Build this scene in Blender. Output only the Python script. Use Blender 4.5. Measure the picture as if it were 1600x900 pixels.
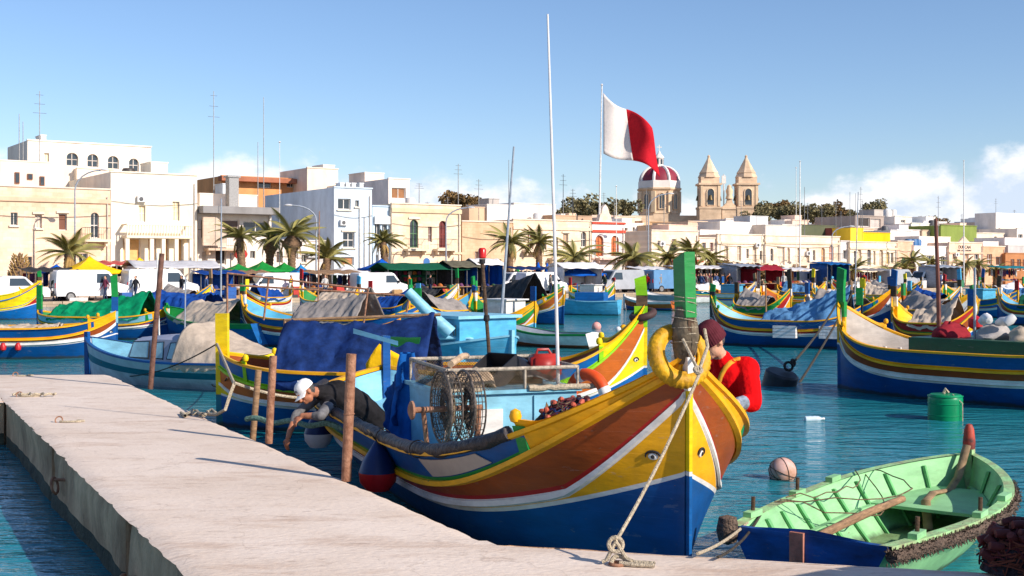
import bpy, bmesh, math, random
import numpy as np
from mathutils import Vector, Matrix, noise
random.seed(7)
for o in list(bpy.data.objects): bpy.data.objects.remove(o)
SC = bpy.context.scene
COL = SC.collection
PI = math.pi
def rad(d): return math.radians(d)
# ---------------------------------------------------------------- camera, world, sun
F, HY, CZ = 1900.0, 418.0, 2.6
cd = bpy.data.cameras.new('camera'); cam = bpy.data.objects.new('camera', cd); COL.objects.link(cam)
cd.sensor_width = 36; cd.lens = 36*F/1600; cd.shift_y = -(450-HY)/1600
cd.clip_start = 0.1; cd.clip_end = 6000
cam.location = (0, 0, CZ); cam.rotation_euler = (rad(90), 0, 0)
SC.camera = cam
SUN_EL = rad(29); SUN_AZ = math.atan2(.82, -.57)
sv = Vector((math.sin(SUN_AZ)*math.cos(SUN_EL), math.cos(SUN_AZ)*math.cos(SUN_EL), math.sin(SUN_EL)))
sl = bpy.data.lights.new('sun', 'SUN'); sl.energy = 4.6; sl.angle = rad(.5); sl.color = (1, .905, .80)
so = bpy.data.objects.new('sun', sl); COL.objects.link(so)
so.rotation_euler = (-sv).to_track_quat('-Z', 'Y').to_euler(); so.location = (30, -30, 40)
w = bpy.data.worlds.new('World'); SC.world = w; w.use_nodes = True
nt = w.node_tree; N = nt.nodes; LK = nt.links
bg = N['Background']; bg.inputs[1].default_value = 0.115
sky = N.new('ShaderNodeTexSky'); sky.sky_type = 'NISHITA'; sky.sun_disc = False
sky.sun_elevation = SUN_EL; sky.sun_rotation = SUN_AZ; sky.air_density = 1.0; sky.dust_density = .2; sky.ozone_density = 6.0
def world_clouds():
    """cumulus bank low over the horizon, all the way round, with a few loose puffs above"""
    tc = N.new('ShaderNodeTexCoord'); sep = N.new('ShaderNodeSeparateXYZ'); LK.new(tc.outputs['Generated'], sep.inputs[0])
    def noise_at(scale, st, loc, det, rough=.55):
        mp = N.new('ShaderNodeMapping'); mp.inputs['Scale'].default_value = st; mp.inputs['Location'].default_value = loc; LK.new(tc.outputs['Generated'], mp.inputs[0])
        q = N.new('ShaderNodeTexNoise'); q.inputs['Scale'].default_value = scale; q.inputs['Detail'].default_value = det; q.inputs['Roughness'].default_value = rough; LK.new(mp.outputs[0], q.inputs[0]); return q
    def math_(op, a, b):
        m = N.new('ShaderNodeMath'); m.operation = op
        for i, v in enumerate((a, b)):
            if isinstance(v, (int, float)): m.inputs[i].default_value = v
            else: LK.new(v, m.inputs[i])
        return m.outputs[0]
    big = noise_at(CLOUD[1], (1, 1, .6), CLOUD[0], 2); fine = noise_at(16, (1, 1, 1.5), (1.3, .2, .4), 9, .6)
    rm = N.new('ShaderNodeValToRGB'); cr = rm.color_ramp; cr.elements[0].position = 0; cr.elements[0].color = (.50,)*3+(1,); cr.elements[1].position = .2; cr.elements[1].color = (.0,)*3+(1,)
    for p_, v in ((.04, .53), (.062, .47), (.088, .28), (.12, .10)): cr.elements.new(p_).color = (v, v, v, 1)
    LK.new(sep.outputs[2], rm.inputs[0])
    d = math_('ADD', math_('ADD', math_('MULTIPLY', big.outputs[0], 1.0), math_('MULTIPLY', fine.outputs[0], .55)), rm.outputs[0])
    r2 = N.new('ShaderNodeMapRange'); r2.interpolation_type = 'SMOOTHSTEP'; r2.inputs[1].default_value = 1.12; r2.inputs[2].default_value = 1.27; r2.inputs[4].default_value = .8; LK.new(d, r2.inputs[0])
    up = noise_at(16, (1, 1, 1.5), (1.3, .2, .44), 9, .6)                # light from above: compare with the density a little higher
    lit = math_('ADD', math_('MULTIPLY', math_('SUBTRACT', fine.outputs[0], up.outputs[0]), 3.0), math_('MULTIPLY', sep.outputs[2], 7.0))
    cc = N.new('ShaderNodeValToRGB'); cc.color_ramp.elements[0].position = .15; cc.color_ramp.elements[1].position = .85
    cc.color_ramp.elements[0].color = (5.0, 5.7, 7.0, 1); cc.color_ramp.elements[1].color = (8.4, 8.1, 8.1, 1); LK.new(lit, cc.inputs[0])
    tint = N.new('ShaderNodeMix'); tint.data_type = 'RGBA'; tint.blend_type = 'MULTIPLY'; tint.inputs[0].default_value = 1; tint.inputs[7].default_value = (1.15, 1.03, 1.0, 1); LK.new(sky.outputs[0], tint.inputs[6])
    mx = N.new('ShaderNodeMix'); mx.data_type = 'RGBA'
    LK.new(r2.outputs[0], mx.inputs[0]); LK.new(tint.outputs[2], mx.inputs[6]); LK.new(cc.outputs[0], mx.inputs[7]); LK.new(mx.outputs[2], bg.inputs[0])
CLOUD = ((9.9, 1.2, .7), 3.5)
world_clouds()
vs = SC.view_settings; vs.view_transform = 'Standard'; vs.look = 'None'; vs.gamma = 1; vs.exposure = 0.38; vs.use_curve_mapping = False
# ---------------------------------------------------------------- helpers
def lin(c): return c/12.92 if c <= .04045 else ((c+.055)/1.055)**2.4
def S(r, g, b): return (lin(r/255), lin(g/255), lin(b/255), 1)
MATS = {}
def mat(name, col, rough=.5, var=.16, scale=3.0, bump=.0, bscale=30, stretch=(1, 1, 1), metal=0, dark=None, coords='Object', spec=.4, dist=.02):
    """painted / plain surface with blotchy wear"""
    if name in MATS: return MATS[name]
    m = bpy.data.materials.new(name); m.use_nodes = True; MATS[name] = m
    t = m.node_tree; n = t.nodes; l = t.links; p = n['Principled BSDF']
    p.inputs['Roughness'].default_value = rough; p.inputs['Metallic'].default_value = metal
    p.inputs['Specular IOR Level'].default_value = spec
    tc = n.new('ShaderNodeTexCoord'); mp = n.new('ShaderNodeMapping'); mp.inputs['Scale'].default_value = stretch
    l.new(tc.outputs[coords], mp.inputs[0])
    nz = n.new('ShaderNodeTexNoise'); nz.inputs['Scale'].default_value = scale; nz.inputs['Detail'].default_value = 7; nz.inputs['Roughness'].default_value = .65
    l.new(mp.outputs[0], nz.inputs[0])
    rp = n.new('ShaderNodeMapRange'); rp.inputs[1].default_value = .35; rp.inputs[2].default_value = .7; l.new(nz.outputs[0], rp.inputs[0])
    mx = n.new('ShaderNodeMix'); mx.data_type = 'RGBA'
    d = dark if dark else tuple(c*(1-2.2*var) for c in col[:3])+(1,)
    mx.inputs[6].default_value = tuple(min(1, c*(1+.35*var)) for c in col[:3])+(1,); mx.inputs[7].default_value = d
    l.new(rp.outputs[0], mx.inputs[0]); l.new(mx.outputs[2], p.inputs['Base Color'])
    if bump:
        nb = n.new('ShaderNodeTexNoise'); nb.inputs['Scale'].default_value = bscale; nb.inputs['Detail'].default_value = 5; l.new(mp.outputs[0], nb.inputs[0])
        b = n.new('ShaderNodeBump'); b.inputs['Strength'].default_value = bump; b.inputs['Distance'].default_value = dist
        l.new(nb.outputs[0], b.inputs['Height']); l.new(b.outputs[0], p.inputs['Normal'])
    return m
def nodes_of(m):
    t = m.node_tree; return t.nodes, t.links, t.nodes['Principled BSDF']
def paint(name, rgb, rough=.46, var=.15):
    """boat paint: brush-marked, chipped here and there, faint plank seams"""
    m = mat(name, S(*rgb), rough, var, 2.2, .25, 9, (1, 1, 3), dist=.012); n, l, p = nodes_of(m)
    src = p.inputs['Base Color'].links[0].from_socket; tc = n.new('ShaderNodeTexCoord')
    for sc, lo, hi, k, c in ((7, .62, .66, .7, tuple(.55*x+.10 for x in S(*rgb)[:3])+(1,)), (21, .665, .69, .8, S(120, 96, 78)), (1.4, .48, .75, .45, tuple(.62*x+.02 for x in S(*rgb)[:3])+(1,))):
        mp = n.new('ShaderNodeMapping'); mp.inputs['Scale'].default_value = (.5, .5, 1.6) if sc > 2 else (3, 3, .5); l.new(tc.outputs['Object'], mp.inputs[0])
        t = n.new('ShaderNodeTexNoise'); t.inputs['Scale'].default_value = sc; t.inputs['Detail'].default_value = 9; t.inputs['Roughness'].default_value = .7; l.new(mp.outputs[0], t.inputs[0])
        r = n.new('ShaderNodeMapRange'); r.inputs[1].default_value = lo; r.inputs[2].default_value = hi; r.inputs[4].default_value = k; l.new(t.outputs[0], r.inputs[0])
        mx = n.new('ShaderNodeMix'); mx.data_type = 'RGBA'; mx.inputs[7].default_value = c; l.new(r.outputs[0], mx.inputs[0]); l.new(src, mx.inputs[6]); src = mx.outputs[2]
    sp = n.new('ShaderNodeSeparateXYZ'); l.new(tc.outputs['Object'], sp.inputs[0]); t = n.new('ShaderNodeTexNoise'); t.inputs['Scale'].default_value = 6; l.new(tc.outputs['Object'], t.inputs[0])   # weed and scum along the waterline
    ma = n.new('ShaderNodeMath'); ma.operation = 'MULTIPLY_ADD'; ma.inputs[1].default_value = -.10; l.new(t.outputs[0], ma.inputs[0]); l.new(sp.outputs[2], ma.inputs[2])
    r = n.new('ShaderNodeMapRange'); r.inputs[1].default_value = .045; r.inputs[2].default_value = .0; r.inputs[4].default_value = .8; l.new(ma.outputs[0], r.inputs[0])
    mx = n.new('ShaderNodeMix'); mx.data_type = 'RGBA'; mx.inputs[7].default_value = S(58, 62, 46); l.new(r.outputs[0], mx.inputs[0]); l.new(src, mx.inputs[6]); src = mx.outputs[2]
    l.new(src, p.inputs['Base Color'])
    wv = n.new('ShaderNodeTexWave'); wv.bands_direction = 'Z'; wv.wave_profile = 'SAW'; wv.inputs['Scale'].default_value = 1.9; wv.inputs['Distortion'].default_value = .25; wv.inputs['Detail'].default_value = 1; l.new(tc.outputs['Object'], wv.inputs[0])
    b0 = p.inputs['Normal'].links[0].from_node; b = n.new('ShaderNodeBump'); b.inputs['Strength'].default_value = .5; b.inputs['Distance'].default_value = .02; l.new(wv.outputs['Fac'], b.inputs['Height']); l.new(b0.outputs[0], b.inputs['Normal']); l.new(b.outputs[0], p.inputs['Normal'])
    return m
def stone(name, rgb, course=.30, mortar=.75, var=.22, wear=None):
    """ashlar wall: pale stone with faint courses and patchy weathering"""
    m = mat(name, S(*rgb), .85, var, .35, .5, 6, spec=.2, dark=S(*wear) if wear else None)
    n, l, p = nodes_of(m)
    src = p.inputs['Base Color'].links[0].from_socket
    tc = n.new('ShaderNodeTexCoord'); mp = n.new('ShaderNodeMapping'); mp.inputs['Rotation'].default_value = (rad(90), 0, 0)
    l.new(tc.outputs['Object'], mp.inputs[0])
    bk = n.new('ShaderNodeTexBrick'); bk.inputs['Scale'].default_value = 1; bk.inputs['Brick Width'].default_value = course*2.1; bk.inputs['Row Height'].default_value = course
    bk.inputs['Mortar Size'].default_value = .018; bk.inputs['Color1'].default_value = (1, 1, 1, 1); bk.inputs['Color2'].default_value = (.86, .84, .82, 1); bk.inputs['Mortar'].default_value = (mortar,)*3+(1,)
    l.new(mp.outputs[0], bk.inputs[0])
    mm = n.new('ShaderNodeMix'); mm.data_type = 'RGBA'; mm.blend_type = 'MULTIPLY'; mm.inputs[0].default_value = 1
    l.new(src, mm.inputs[6]); l.new(bk.outputs[0], mm.inputs[7]); l.new(mm.outputs[2], p.inputs['Base Color'])
    return m
def pxr(px): return (px-800)/F
def unproj(px, py, z):
    """point at height z seen at a photo position: used to survey where things stand"""
    Y = (CZ-z)*F/(py-HY); return Vector((pxr(px)*Y, Y, z))
def atY(px, py, Y): return Vector((pxr(px)*Y, Y, CZ-(py-HY)*Y/F))

class MB:
    def __init__(s): s.v = []; s.f = []; s.m = []
    def add(s, vs, fs, mi=0):
        o = len(s.v); s.v += [tuple(v) for v in vs]; s.f += [tuple(i+o for i in f) for f in fs]; s.m += [mi]*len(fs); return s
    def box(s, c, d, mi=0, M=None):
        x, y, z = d[0]/2, d[1]/2, d[2]/2
        vs = [Vector((a*x, b*y, e*z)) for a in (-1, 1) for b in (-1, 1) for e in (-1, 1)]
        if M is not None: vs = [M @ v for v in vs]
        vs = [v+Vector(c) for v in vs]
        return s.add(vs, [(0, 1, 3, 2), (4, 6, 7, 5), (0, 4, 5, 1), (2, 3, 7, 6), (0, 2, 6, 4), (1, 5, 7, 3)], mi)
    def bb(s, x0, x1, y0, y1, z0, z1, mi=0): return s.box(((x0+x1)/2, (y0+y1)/2, (z0+z1)/2), (x1-x0, y1-y0, z1-z0), mi)
    def tube(s, pts, r, n=8, mi=0, caps=True, flat=1.0):
        pts = [Vector(p) for p in pts]; k = len(pts); rr = r if isinstance(r, (list, tuple)) else [r]*k
        up = Vector((0, 0, 1)); rings = []; prev = None
        for i, p in enumerate(pts):
            t = (pts[min(i+1, k-1)]-pts[max(i-1, 0)])
            if t.length < 1e-9: t = Vector((0, 0, 1))
            t.normalize()
            if prev is None:
                a = t.cross(up) if abs(t.z) < .95 else t.cross(Vector((1, 0, 0)))
            else: a = prev-t*prev.dot(t)
            if a.length < 1e-6: a = t.cross(Vector((1, 0, 0)))
            a.normalize(); prev = a; b = t.cross(a)
            rings.append([p+(a*math.cos(2*PI*j/n)+b*math.sin(2*PI*j/n)*flat)*rr[i] for j in range(n)])
        vs = [v for q in rings for v in q]
        fs = [(i*n+j, i*n+(j+1) % n, (i+1)*n+(j+1) % n, (i+1)*n+j) for i in range(k-1) for j in range(n)]
        if caps: fs += [tuple(range(n))[::-1], tuple((k-1)*n+j for j in range(n))]
        return s.add(vs, fs, mi)
    def lathe(s, prof, n=16, c=(0, 0, 0), mi=0, M=None):
        vs = []
        for r, z in prof:
            for j in range(n):
                v = Vector((r*math.cos(2*PI*j/n), r*math.sin(2*PI*j/n), z))
                if M is not None: v = M @ v
                vs.append(v+Vector(c))
        k = len(prof)
        fs = [(i*n+j, i*n+(j+1) % n, (i+1)*n+(j+1) % n, (i+1)*n+j) for i in range(k-1) for j in range(n)]
        if prof[0][0] > 1e-4: fs.append(tuple(range(n))[::-1])
        if prof[-1][0] > 1e-4: fs.append(tuple((k-1)*n+j for j in range(n)))
        return s.add(vs, fs, mi)
    def torus(s, c, R, r, M=None, n=24, k=10, mi=0, a0=0, a1=2*PI):
        full = abs(a1-a0-2*PI) < 1e-6; nn = n if full else n+1; vs = []
        for i in range(nn):
            a = a0+(a1-a0)*i/n
            for j in range(k):
                b = 2*PI*j/k; v = Vector(((R+r*math.cos(b))*math.cos(a), (R+r*math.cos(b))*math.sin(a), r*math.sin(b)))
                if M is not None: v = M @ v
                vs.append(v+Vector(c))
        fs = [(i*k+j, ((i+1) % nn)*k+j, ((i+1) % nn)*k+(j+1) % k, i*k+(j+1) % k) for i in range(n) for j in range(k)]
        return s.add(vs, fs, mi)
    def grid(s, fn, nu, nv, mi=0, mfn=None):
        o = len(s.v); s.v += [tuple(fn(i/nu, j/nv)) for i in range(nu+1) for j in range(nv+1)]
        for i in range(nu):
            for j in range(nv):
                a = o+i*(nv+1)+j; s.f.append((a, a+nv+1, a+nv+2, a+1)); s.m.append(mfn(i, j) if mfn else mi)
        return s
    def prism(s, poly, a, b, mi=0):
        """poly of (x,z) extruded in y from a to b"""
        n = len(poly); vs = [Vector((x, a, z)) for x, z in poly]+[Vector((x, b, z)) for x, z in poly]
        fs = [tuple(range(n)), tuple(range(2*n-1, n-1, -1))]+[(i, i+n, (i+1) % n+n, (i+1) % n) for i in range(n)]
        return s.add(vs, fs, mi)
    def xf(s, M): s.v = [tuple(M @ Vector(v)) for v in s.v]; return s
    def mesh(s, name, mats, smooth=False, ang=40):
        me = bpy.data.meshes.new(name); me.from_pydata(s.v, [], s.f)
        for m in (mats if isinstance(mats, (list, tuple)) else [mats]): me.materials.append(m)
        if any(s.m): me.polygons.foreach_set('material_index', s.m)
        if smooth:
            me.polygons.foreach_set('use_smooth', [True]*len(me.polygons)); me.set_sharp_from_angle(angle=rad(ang))
        me.update(); return me
    def build(s, name, mats, parent=None, smooth=False, loc=None, rz=None, ang=40, solid=0):
        o = bpy.data.objects.new(name, s.mesh(name, mats, smooth, ang)); COL.objects.link(o)
        if parent is not None: o.parent = parent
        if loc is not None: o.location = loc
        if rz is not None: o.rotation_euler = (0, 0, rz)
        if solid:
            md = o.modifiers.new('thickness', 'SOLIDIFY'); md.thickness = solid
        return o
def tag(o, label, cat, group=None):
    o['label'] = label; o['category'] = cat
    if group: o['group'] = group
    return o
def thing(name, label, cat, loc=(0, 0, 0), rz=0, group=None):
    o = bpy.data.objects.new(name, None); COL.objects.link(o); o.location = loc; o.rotation_euler = (0, 0, rz); o.empty_display_size = .2
    return tag(o, label, cat, group)
def struct(o, kind='structure'): o['kind'] = kind; return o
def link_mesh(name, me, parent=None, loc=(0, 0, 0), rot=(0, 0, 0), sc=(1, 1, 1)):
    o = bpy.data.objects.new(name, me); COL.objects.link(o); o.location = loc; o.rotation_euler = rot; o.scale = sc
    if parent is not None: o.parent = parent
    return o
def copy_tree(o, parent=None):
    c = o.copy(); COL.objects.link(c)
    if parent is not None: c.parent = parent
    for ch in list(o.children): copy_tree(ch, c)
    return c
def nz(x, y=0, z=0): return noise.noise(Vector((x, y, z)))
def sag(a, b, s=.1, n=12):
    a = Vector(a); b = Vector(b); return [a.lerp(b, i/n)-Vector((0, 0, s*4*(i/n)*(1-i/n))) for i in range(n+1)]
def RX(a): return Matrix.Rotation(a, 3, 'X')
def RY(a): return Matrix.Rotation(a, 3, 'Y')
def RZ(a): return Matrix.Rotation(a, 3, 'Z')
# ---------------------------------------------------------------- shared materials
BLUE = paint('blue_paint', (0, 80, 148)); BLUE2 = paint('bright_blue_paint', (0, 98, 170)); YEL = paint('yellow_paint', (246, 176, 8)); LEMON = paint('lemon_paint', (250, 214, 10))
BRN = paint('brown_paint', (156, 70, 16)); ORG = paint('orange_paint', (196, 98, 26)); REDP = paint('red_paint', (176, 22, 20)); WHT = paint('white_paint', (236, 232, 226)); GRN = paint('green_paint', (18, 142, 62))
LIME = paint('lime_paint', (140, 205, 20)); LBL = paint('light_blue_paint', (140, 200, 222)); TEAL = paint('teal_paint', (24, 120, 140)); DKB = paint('dark_navy_paint', (24, 30, 44)); GRYP = paint('grey_paint', (165, 172, 182)); SKYB = paint('sky_blue_paint', (84, 176, 214))
MINT = paint('mint_paint', (152, 210, 150), .65, .16); MINT2 = mat('deep_mint_paint', S(112, 186, 116), .6, .2, 4, .4, 14)
WOOD = mat('weathered_wood', S(168, 132, 98), .8, .3, 6, .5, 30, (1, 1, 6)); DARKW = mat('dark_wood', S(92, 70, 52), .85, .3, 7, .5, 30, (1, 1, 5))
RUST = mat('rusty_pipe', S(166, 122, 96), .8, .3, 9, .6, 40, dark=S(110, 66, 44)); STEEL = mat('galvanised_steel', S(150, 148, 146), .45, .25, 12, .2, 30, metal=.6)
ROPE = mat('rope_fibre', S(206, 190, 164), .95, .25, 40, 1, 90, spec=.1); ROPED = mat('dark_rope', S(84, 78, 72), .95, .3, 30, 1, 90, spec=.1); NETM = mat('net_cord', S(134, 116, 92), .95, .4, 20, .8, 60, spec=.1)
RUB = mat('black_rubber', S(34, 33, 36), .7, .25, 8, .5, 30); RUBY = mat('yellow_tyre_paint', S(224, 168, 10), .6, .22, 7, .6, 24, dark=S(150, 108, 20)); PLBK = mat('black_plastic', S(40, 40, 44), .4, .2, 5)
SKIN = mat('tanned_skin', S(186, 122, 90), .55, .15, 9, .2, 60); SKIN2 = mat('pale_skin', S(212, 158, 128), .55, .12, 9, .2, 60); HAIR = mat('grey_hair', S(90, 84, 80), .8, .3, 40, .8, 80)
def cloth(name, rgb, var=.14, b=.7, bs=5): return mat(name, S(*rgb), .85, var, 4, b, bs, spec=.15, dist=.04)
TARPB = cloth('blue_tarpaulin', (24, 72, 150), .2); TARPD = cloth('navy_tarpaulin', (27, 54, 110), .3); TARPG = cloth('green_tarpaulin', (0, 140, 92), .2); TARPN = cloth('beige_canvas', (196, 178, 158)); TARPGY = cloth('grey_canvas', (150, 142, 136)); TARPDG = cloth('dark_green_canvas', (20, 88, 62)); TARPW = cloth('white_canvas', (226, 222, 220), .08); TARPL = cloth('faded_blue_tarpaulin', (92, 142, 186), .2); CHAR = cloth('charcoal_tarpaulin', (62, 62, 64), .25)
YELC = cloth('yellow_canvas', (250, 196, 24), .08); AZUR = cloth('azure_canvas', (10, 90, 190), .12); PARG = cloth('parasol_green', (30, 140, 60), .14)
GLASS = mat('dark_glass', S(46, 56, 64), .08, .1, 2, spec=.8)
# ---------------------------------------------------------------- water, pier, quay, land
def water():
    m = bpy.data.materials.new('sea_water'); m.use_nodes = True; n, l, p = nodes_of(m)
    p.inputs['Roughness'].default_value = .07; p.inputs['IOR'].default_value = 1.33
    tc = n.new('ShaderNodeTexCoord')
    big = n.new('ShaderNodeTexNoise'); big.inputs['Scale'].default_value = .06; big.inputs['Detail'].default_value = 3; l.new(tc.outputs['Object'], big.inputs[0])
    cr = n.new('ShaderNodeValToRGB'); cr.color_ramp.elements[0].position = .35; cr.color_ramp.elements[1].position = .68
    cr.color_ramp.elements[0].color = S(10, 108, 124); cr.color_ramp.elements[1].color = S(46, 138, 148); l.new(big.outputs[0], cr.inputs[0]); l.new(cr.outputs[0], p.inputs['Base Color'])
    hs = None
    for sc, st, amp in ((.55, (1, 2.2, 1), .5), (1.9, (1, 2.4, 1), .22), (6.0, (1, 2.0, 1), .07)):
        mp = n.new('ShaderNodeMapping'); mp.inputs['Scale'].default_value = st; mp.inputs['Rotation'].default_value = (0, 0, rad(-14)); l.new(tc.outputs['Object'], mp.inputs[0])
        t = n.new('ShaderNodeTexNoise'); t.inputs['Scale'].default_value = sc; t.inputs['Detail'].default_value = 3; t.inputs['Distortion'].default_value = .4; l.new(mp.outputs[0], t.inputs[0])
        q = n.new('ShaderNodeMath'); q.operation = 'MULTIPLY'; q.inputs[1].default_value = amp; l.new(t.outputs[0], q.inputs[0])
        if hs is None: hs = q.outputs[0]
        else:
            a = n.new('ShaderNodeMath'); a.operation = 'ADD'; l.new(hs, a.inputs[0]); l.new(q.outputs[0], a.inputs[1]); hs = a.outputs[0]
    b = n.new('ShaderNodeBump'); cm = n.new('ShaderNodeTexNoise'); cm.inputs['Scale'].default_value = .16; cm.inputs['Detail'].default_value = 4; cmp_ = n.new('ShaderNodeMapping'); cmp_.inputs['Scale'].default_value = (.5, 1.4, 1); l.new(tc.outputs['Object'], cmp_.inputs[0]); l.new(cmp_.outputs[0], cm.inputs[0]); cr2 = n.new('ShaderNodeMapRange'); cr2.inputs[1].default_value = .38; cr2.inputs[2].default_value = .62; cr2.inputs[3].default_value = .35; l.new(cm.outputs[0], cr2.inputs[0]); l.new(cr2.outputs[0], b.inputs['Strength']); b.inputs['Distance'].default_value = .36; l.new(hs, b.inputs['Height']); l.new(b.outputs[0], p.inputs['Normal'])
    mb = MB(); mb.add([(-600, -60, 0), (600, -60, 0), (600, 1500, 0), (-600, 1500, 0)], [(0, 1, 2, 3)])
    struct(mb.build('water', m))
water()
PZ = .65
CONC = mat('pale_concrete', S(232, 214, 197), .9, .05, .7, .5, 22, (.8, 1.3, 1), spec=.2, dark=S(218, 197, 177), dist=.015)
def concrete_stains():
    n, l, p = nodes_of(CONC); src = p.inputs['Base Color'].links[0].from_socket
    tc = n.new('ShaderNodeTexCoord'); mp = n.new('ShaderNodeMapping'); mp.inputs['Scale'].default_value = (.8, 2.6, 1); mp.inputs['Rotation'].default_value = (0, 0, rad(-6)); l.new(tc.outputs['Object'], mp.inputs[0])
    for sc, lo, hi, c, k in ((1.1, .52, .72, S(186, 154, 130), .75), (5.5, .57, .7, S(156, 130, 112), .6), (26, .60, .68, S(170, 150, 136), .55)):
        t = n.new('ShaderNodeTexNoise'); t.inputs['Scale'].default_value = sc; t.inputs['Detail'].default_value = 8; t.inputs['Roughness'].default_value = .7; l.new(mp.outputs[0], t.inputs[0])
        r = n.new('ShaderNodeMapRange'); r.inputs[1].default_value = lo; r.inputs[2].default_value = hi; r.inputs[4].default_value = k; l.new(t.outputs[0], r.inputs[0])
        mx = n.new('ShaderNodeMix'); mx.data_type = 'RGBA'; mx.inputs[7].default_value = c; l.new(r.outputs[0], mx.inputs[0]); l.new(src, mx.inputs[6]); src = mx.outputs[2]
    vo = n.new('ShaderNodeTexVoronoi'); vo.feature = 'DISTANCE_TO_EDGE'; vo.inputs['Scale'].default_value = .55; ds = n.new('ShaderNodeTexNoise'); ds.inputs['Scale'].default_value = 2.5; ds.inputs['Detail'].default_value = 6; l.new(tc.outputs['Object'], ds.inputs[0])
    va = n.new('ShaderNodeVectorMath'); va.operation = 'MULTIPLY_ADD'; va.inputs[1].default_value = (.9, .9, 0); l.new(ds.outputs['Color'], va.inputs[0]); l.new(tc.outputs['Object'], va.inputs[2]); l.new(va.outputs[0], vo.inputs[0])
    r = n.new('ShaderNodeMapRange'); r.inputs[1].default_value = .006; r.inputs[2].default_value = .0; r.inputs[4].default_value = .28; l.new(vo.outputs[0], r.inputs[0])
    mx = n.new('ShaderNodeMix'); mx.data_type = 'RGBA'; mx.inputs[7].default_value = S(140, 120, 104); l.new(r.outputs[0], mx.inputs[0]); l.new(src, mx.inputs[6]); src = mx.outputs[2]
    l.new(src, p.inputs['Base Color'])
concrete_stains()
CONW = mat('wet_wall_concrete', S(206, 168, 132), .9, .3, 1.6, .9, 16, (1, 1, .6), dark=S(138, 106, 80), dist=.03)
WEED = mat('weedy_wall', S(70, 72, 58), .8, .35, 4, .9, 20, dark=S(34, 40, 32), dist=.03)
XL = lambda y: -2.1-.532*(y-7.77)
XR = lambda y: -.18-.53*(y-8.68)
FE = lambda x: 8.68-.25*(x+.18)             # front edge of the quay to the right of the pier
def chip(a, k=.03): return (abs(nz(a*1.7, 3.1))*1.2+max(0, nz(a*6, 9.3))*.9)*k
def pier():
    root = thing('pier', 'x', 'x'); del root['label']; del root['category']; struct(root)
    mb = MB()
    def top(u, v):
        y = -4+26.1*u; xl = XL(y)+chip(y, .045); xr = XR(y)-(chip(y+40, .035) if y > 8.7 else 0); x = xl+(xr-xl)*v
        e = min(v, 1-v); z = PZ-(.02+.02*abs(nz(y*3, 1))) * (1 if e < 1e-6 and (v < .5 or y > 8.7) else 0)+.004*nz(x*1.2, y*1.2)
        return (x, y, z)
    mb.grid(top, 420, 24); mb.build('top_slab', CONC, root, True, ang=60)
    mb = MB()                                   # head of the pier turning left
    mb.grid(lambda u, v: (XL(17.8+4.3*u)-.002-v*14, 17.8+4.3*u-(chip(v*14, .05) if u == 0 else 0), PZ-(.03 if u in (0, 1) else .003)), 10, 60); mb.build('head_slab', CONC, root)
    mb = MB()                                   # quay to the right of the pier
    def q(u, v):
        yl = -4+12.68*v; xl = XR(yl)+.002; xr = 18; yr = -4+(FE(18)+4)*v
        x = xl+(xr-xl)*u; y = yl+(yr-yl)*u-(chip(x+9, .03) if v == 1 else 0)
        return (x, y, PZ-.002-(.025 if v == 1 else 0)+.003*nz(x*1.3, y*1.3))
    mb.grid(q, 160, 40); mb.build('quay_slab', CONC, root, True, ang=60)
    def block(p, q2, inward, i, z1=PZ-.02):
        """one cast length of pier wall, p to q2 at the outer face"""
        p = Vector(p); q2 = Vector(q2); d = (q2-p); L = d.length; d.normalize(); nrm = Vector((d.y, -d.x)) * (1 if inward else -1)
        mb = MB(); na = max(6, int(L*7))
        def face(u, v):
            a = L*u; z = -1.0+(z1+1.0)*v; c = p+d*a
            k = .035*nz(c.x*2.3, c.y*2.3, z*3)+.05*nz(c.x*.7, z*2)-(.07 if u in (0, 1) else 0)-(.05*abs(nz(a*5, z)) if v > .93 else 0)
            return (c.x-nrm.x*k*-1, c.y+nrm.y*k, z)
        mb.grid(face, na, 14, 0, lambda i, j: 1 if -1+(z1+1)*(j+.5)/14 < .16 else 0)
        o = p-nrm*.6; e = q2-nrm*.6
        mb.add([(p.x, p.y, -1), (p.x, p.y, z1-.01), (o.x, o.y, z1-.01), (o.x, o.y, -1), (q2.x, q2.y, -1), (q2.x, q2.y, z1-.01), (e.x, e.y, z1-.01), (e.x, e.y, -1)], [(0, 1, 2, 3), (4, 7, 6, 5), (1, 5, 6, 2)])
        mb.build('wall_block', [CONW, WEED], root, True, ang=50)
    ys = [-2, 2.2, 6.2, 9.6, 13.4, 17.75]
    for i in range(5): block((XL(ys[i]+.03)+.03, ys[i]+.03), (XL(ys[i+1])+.03, ys[i+1]), False, i)
    ys = [8.72, 12.5, 17.2, 22.0]
    for i in range(3): block((XR(ys[i]+.03)-.05, ys[i]+.03), (XR(ys[i+1])-.05, ys[i+1]), True, i)
    xs = [-.16, 4.2, 9, 14]
    for i in range(3): block((xs[i], FE(xs[i])-.04), (xs[i+1]-.03, FE(xs[i+1])-.04), False, i)
    block((XL(17.8)-.02, 17.84), (XL(17.8)-5, 17.84), False, 0); block((XL(17.8)-5.05, 17.84), (XL(17.8)-12, 17.84), False, 0)
    block((-8.2-12, 22.02), (-7.3, 22.02), False, 0)
pier()
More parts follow.
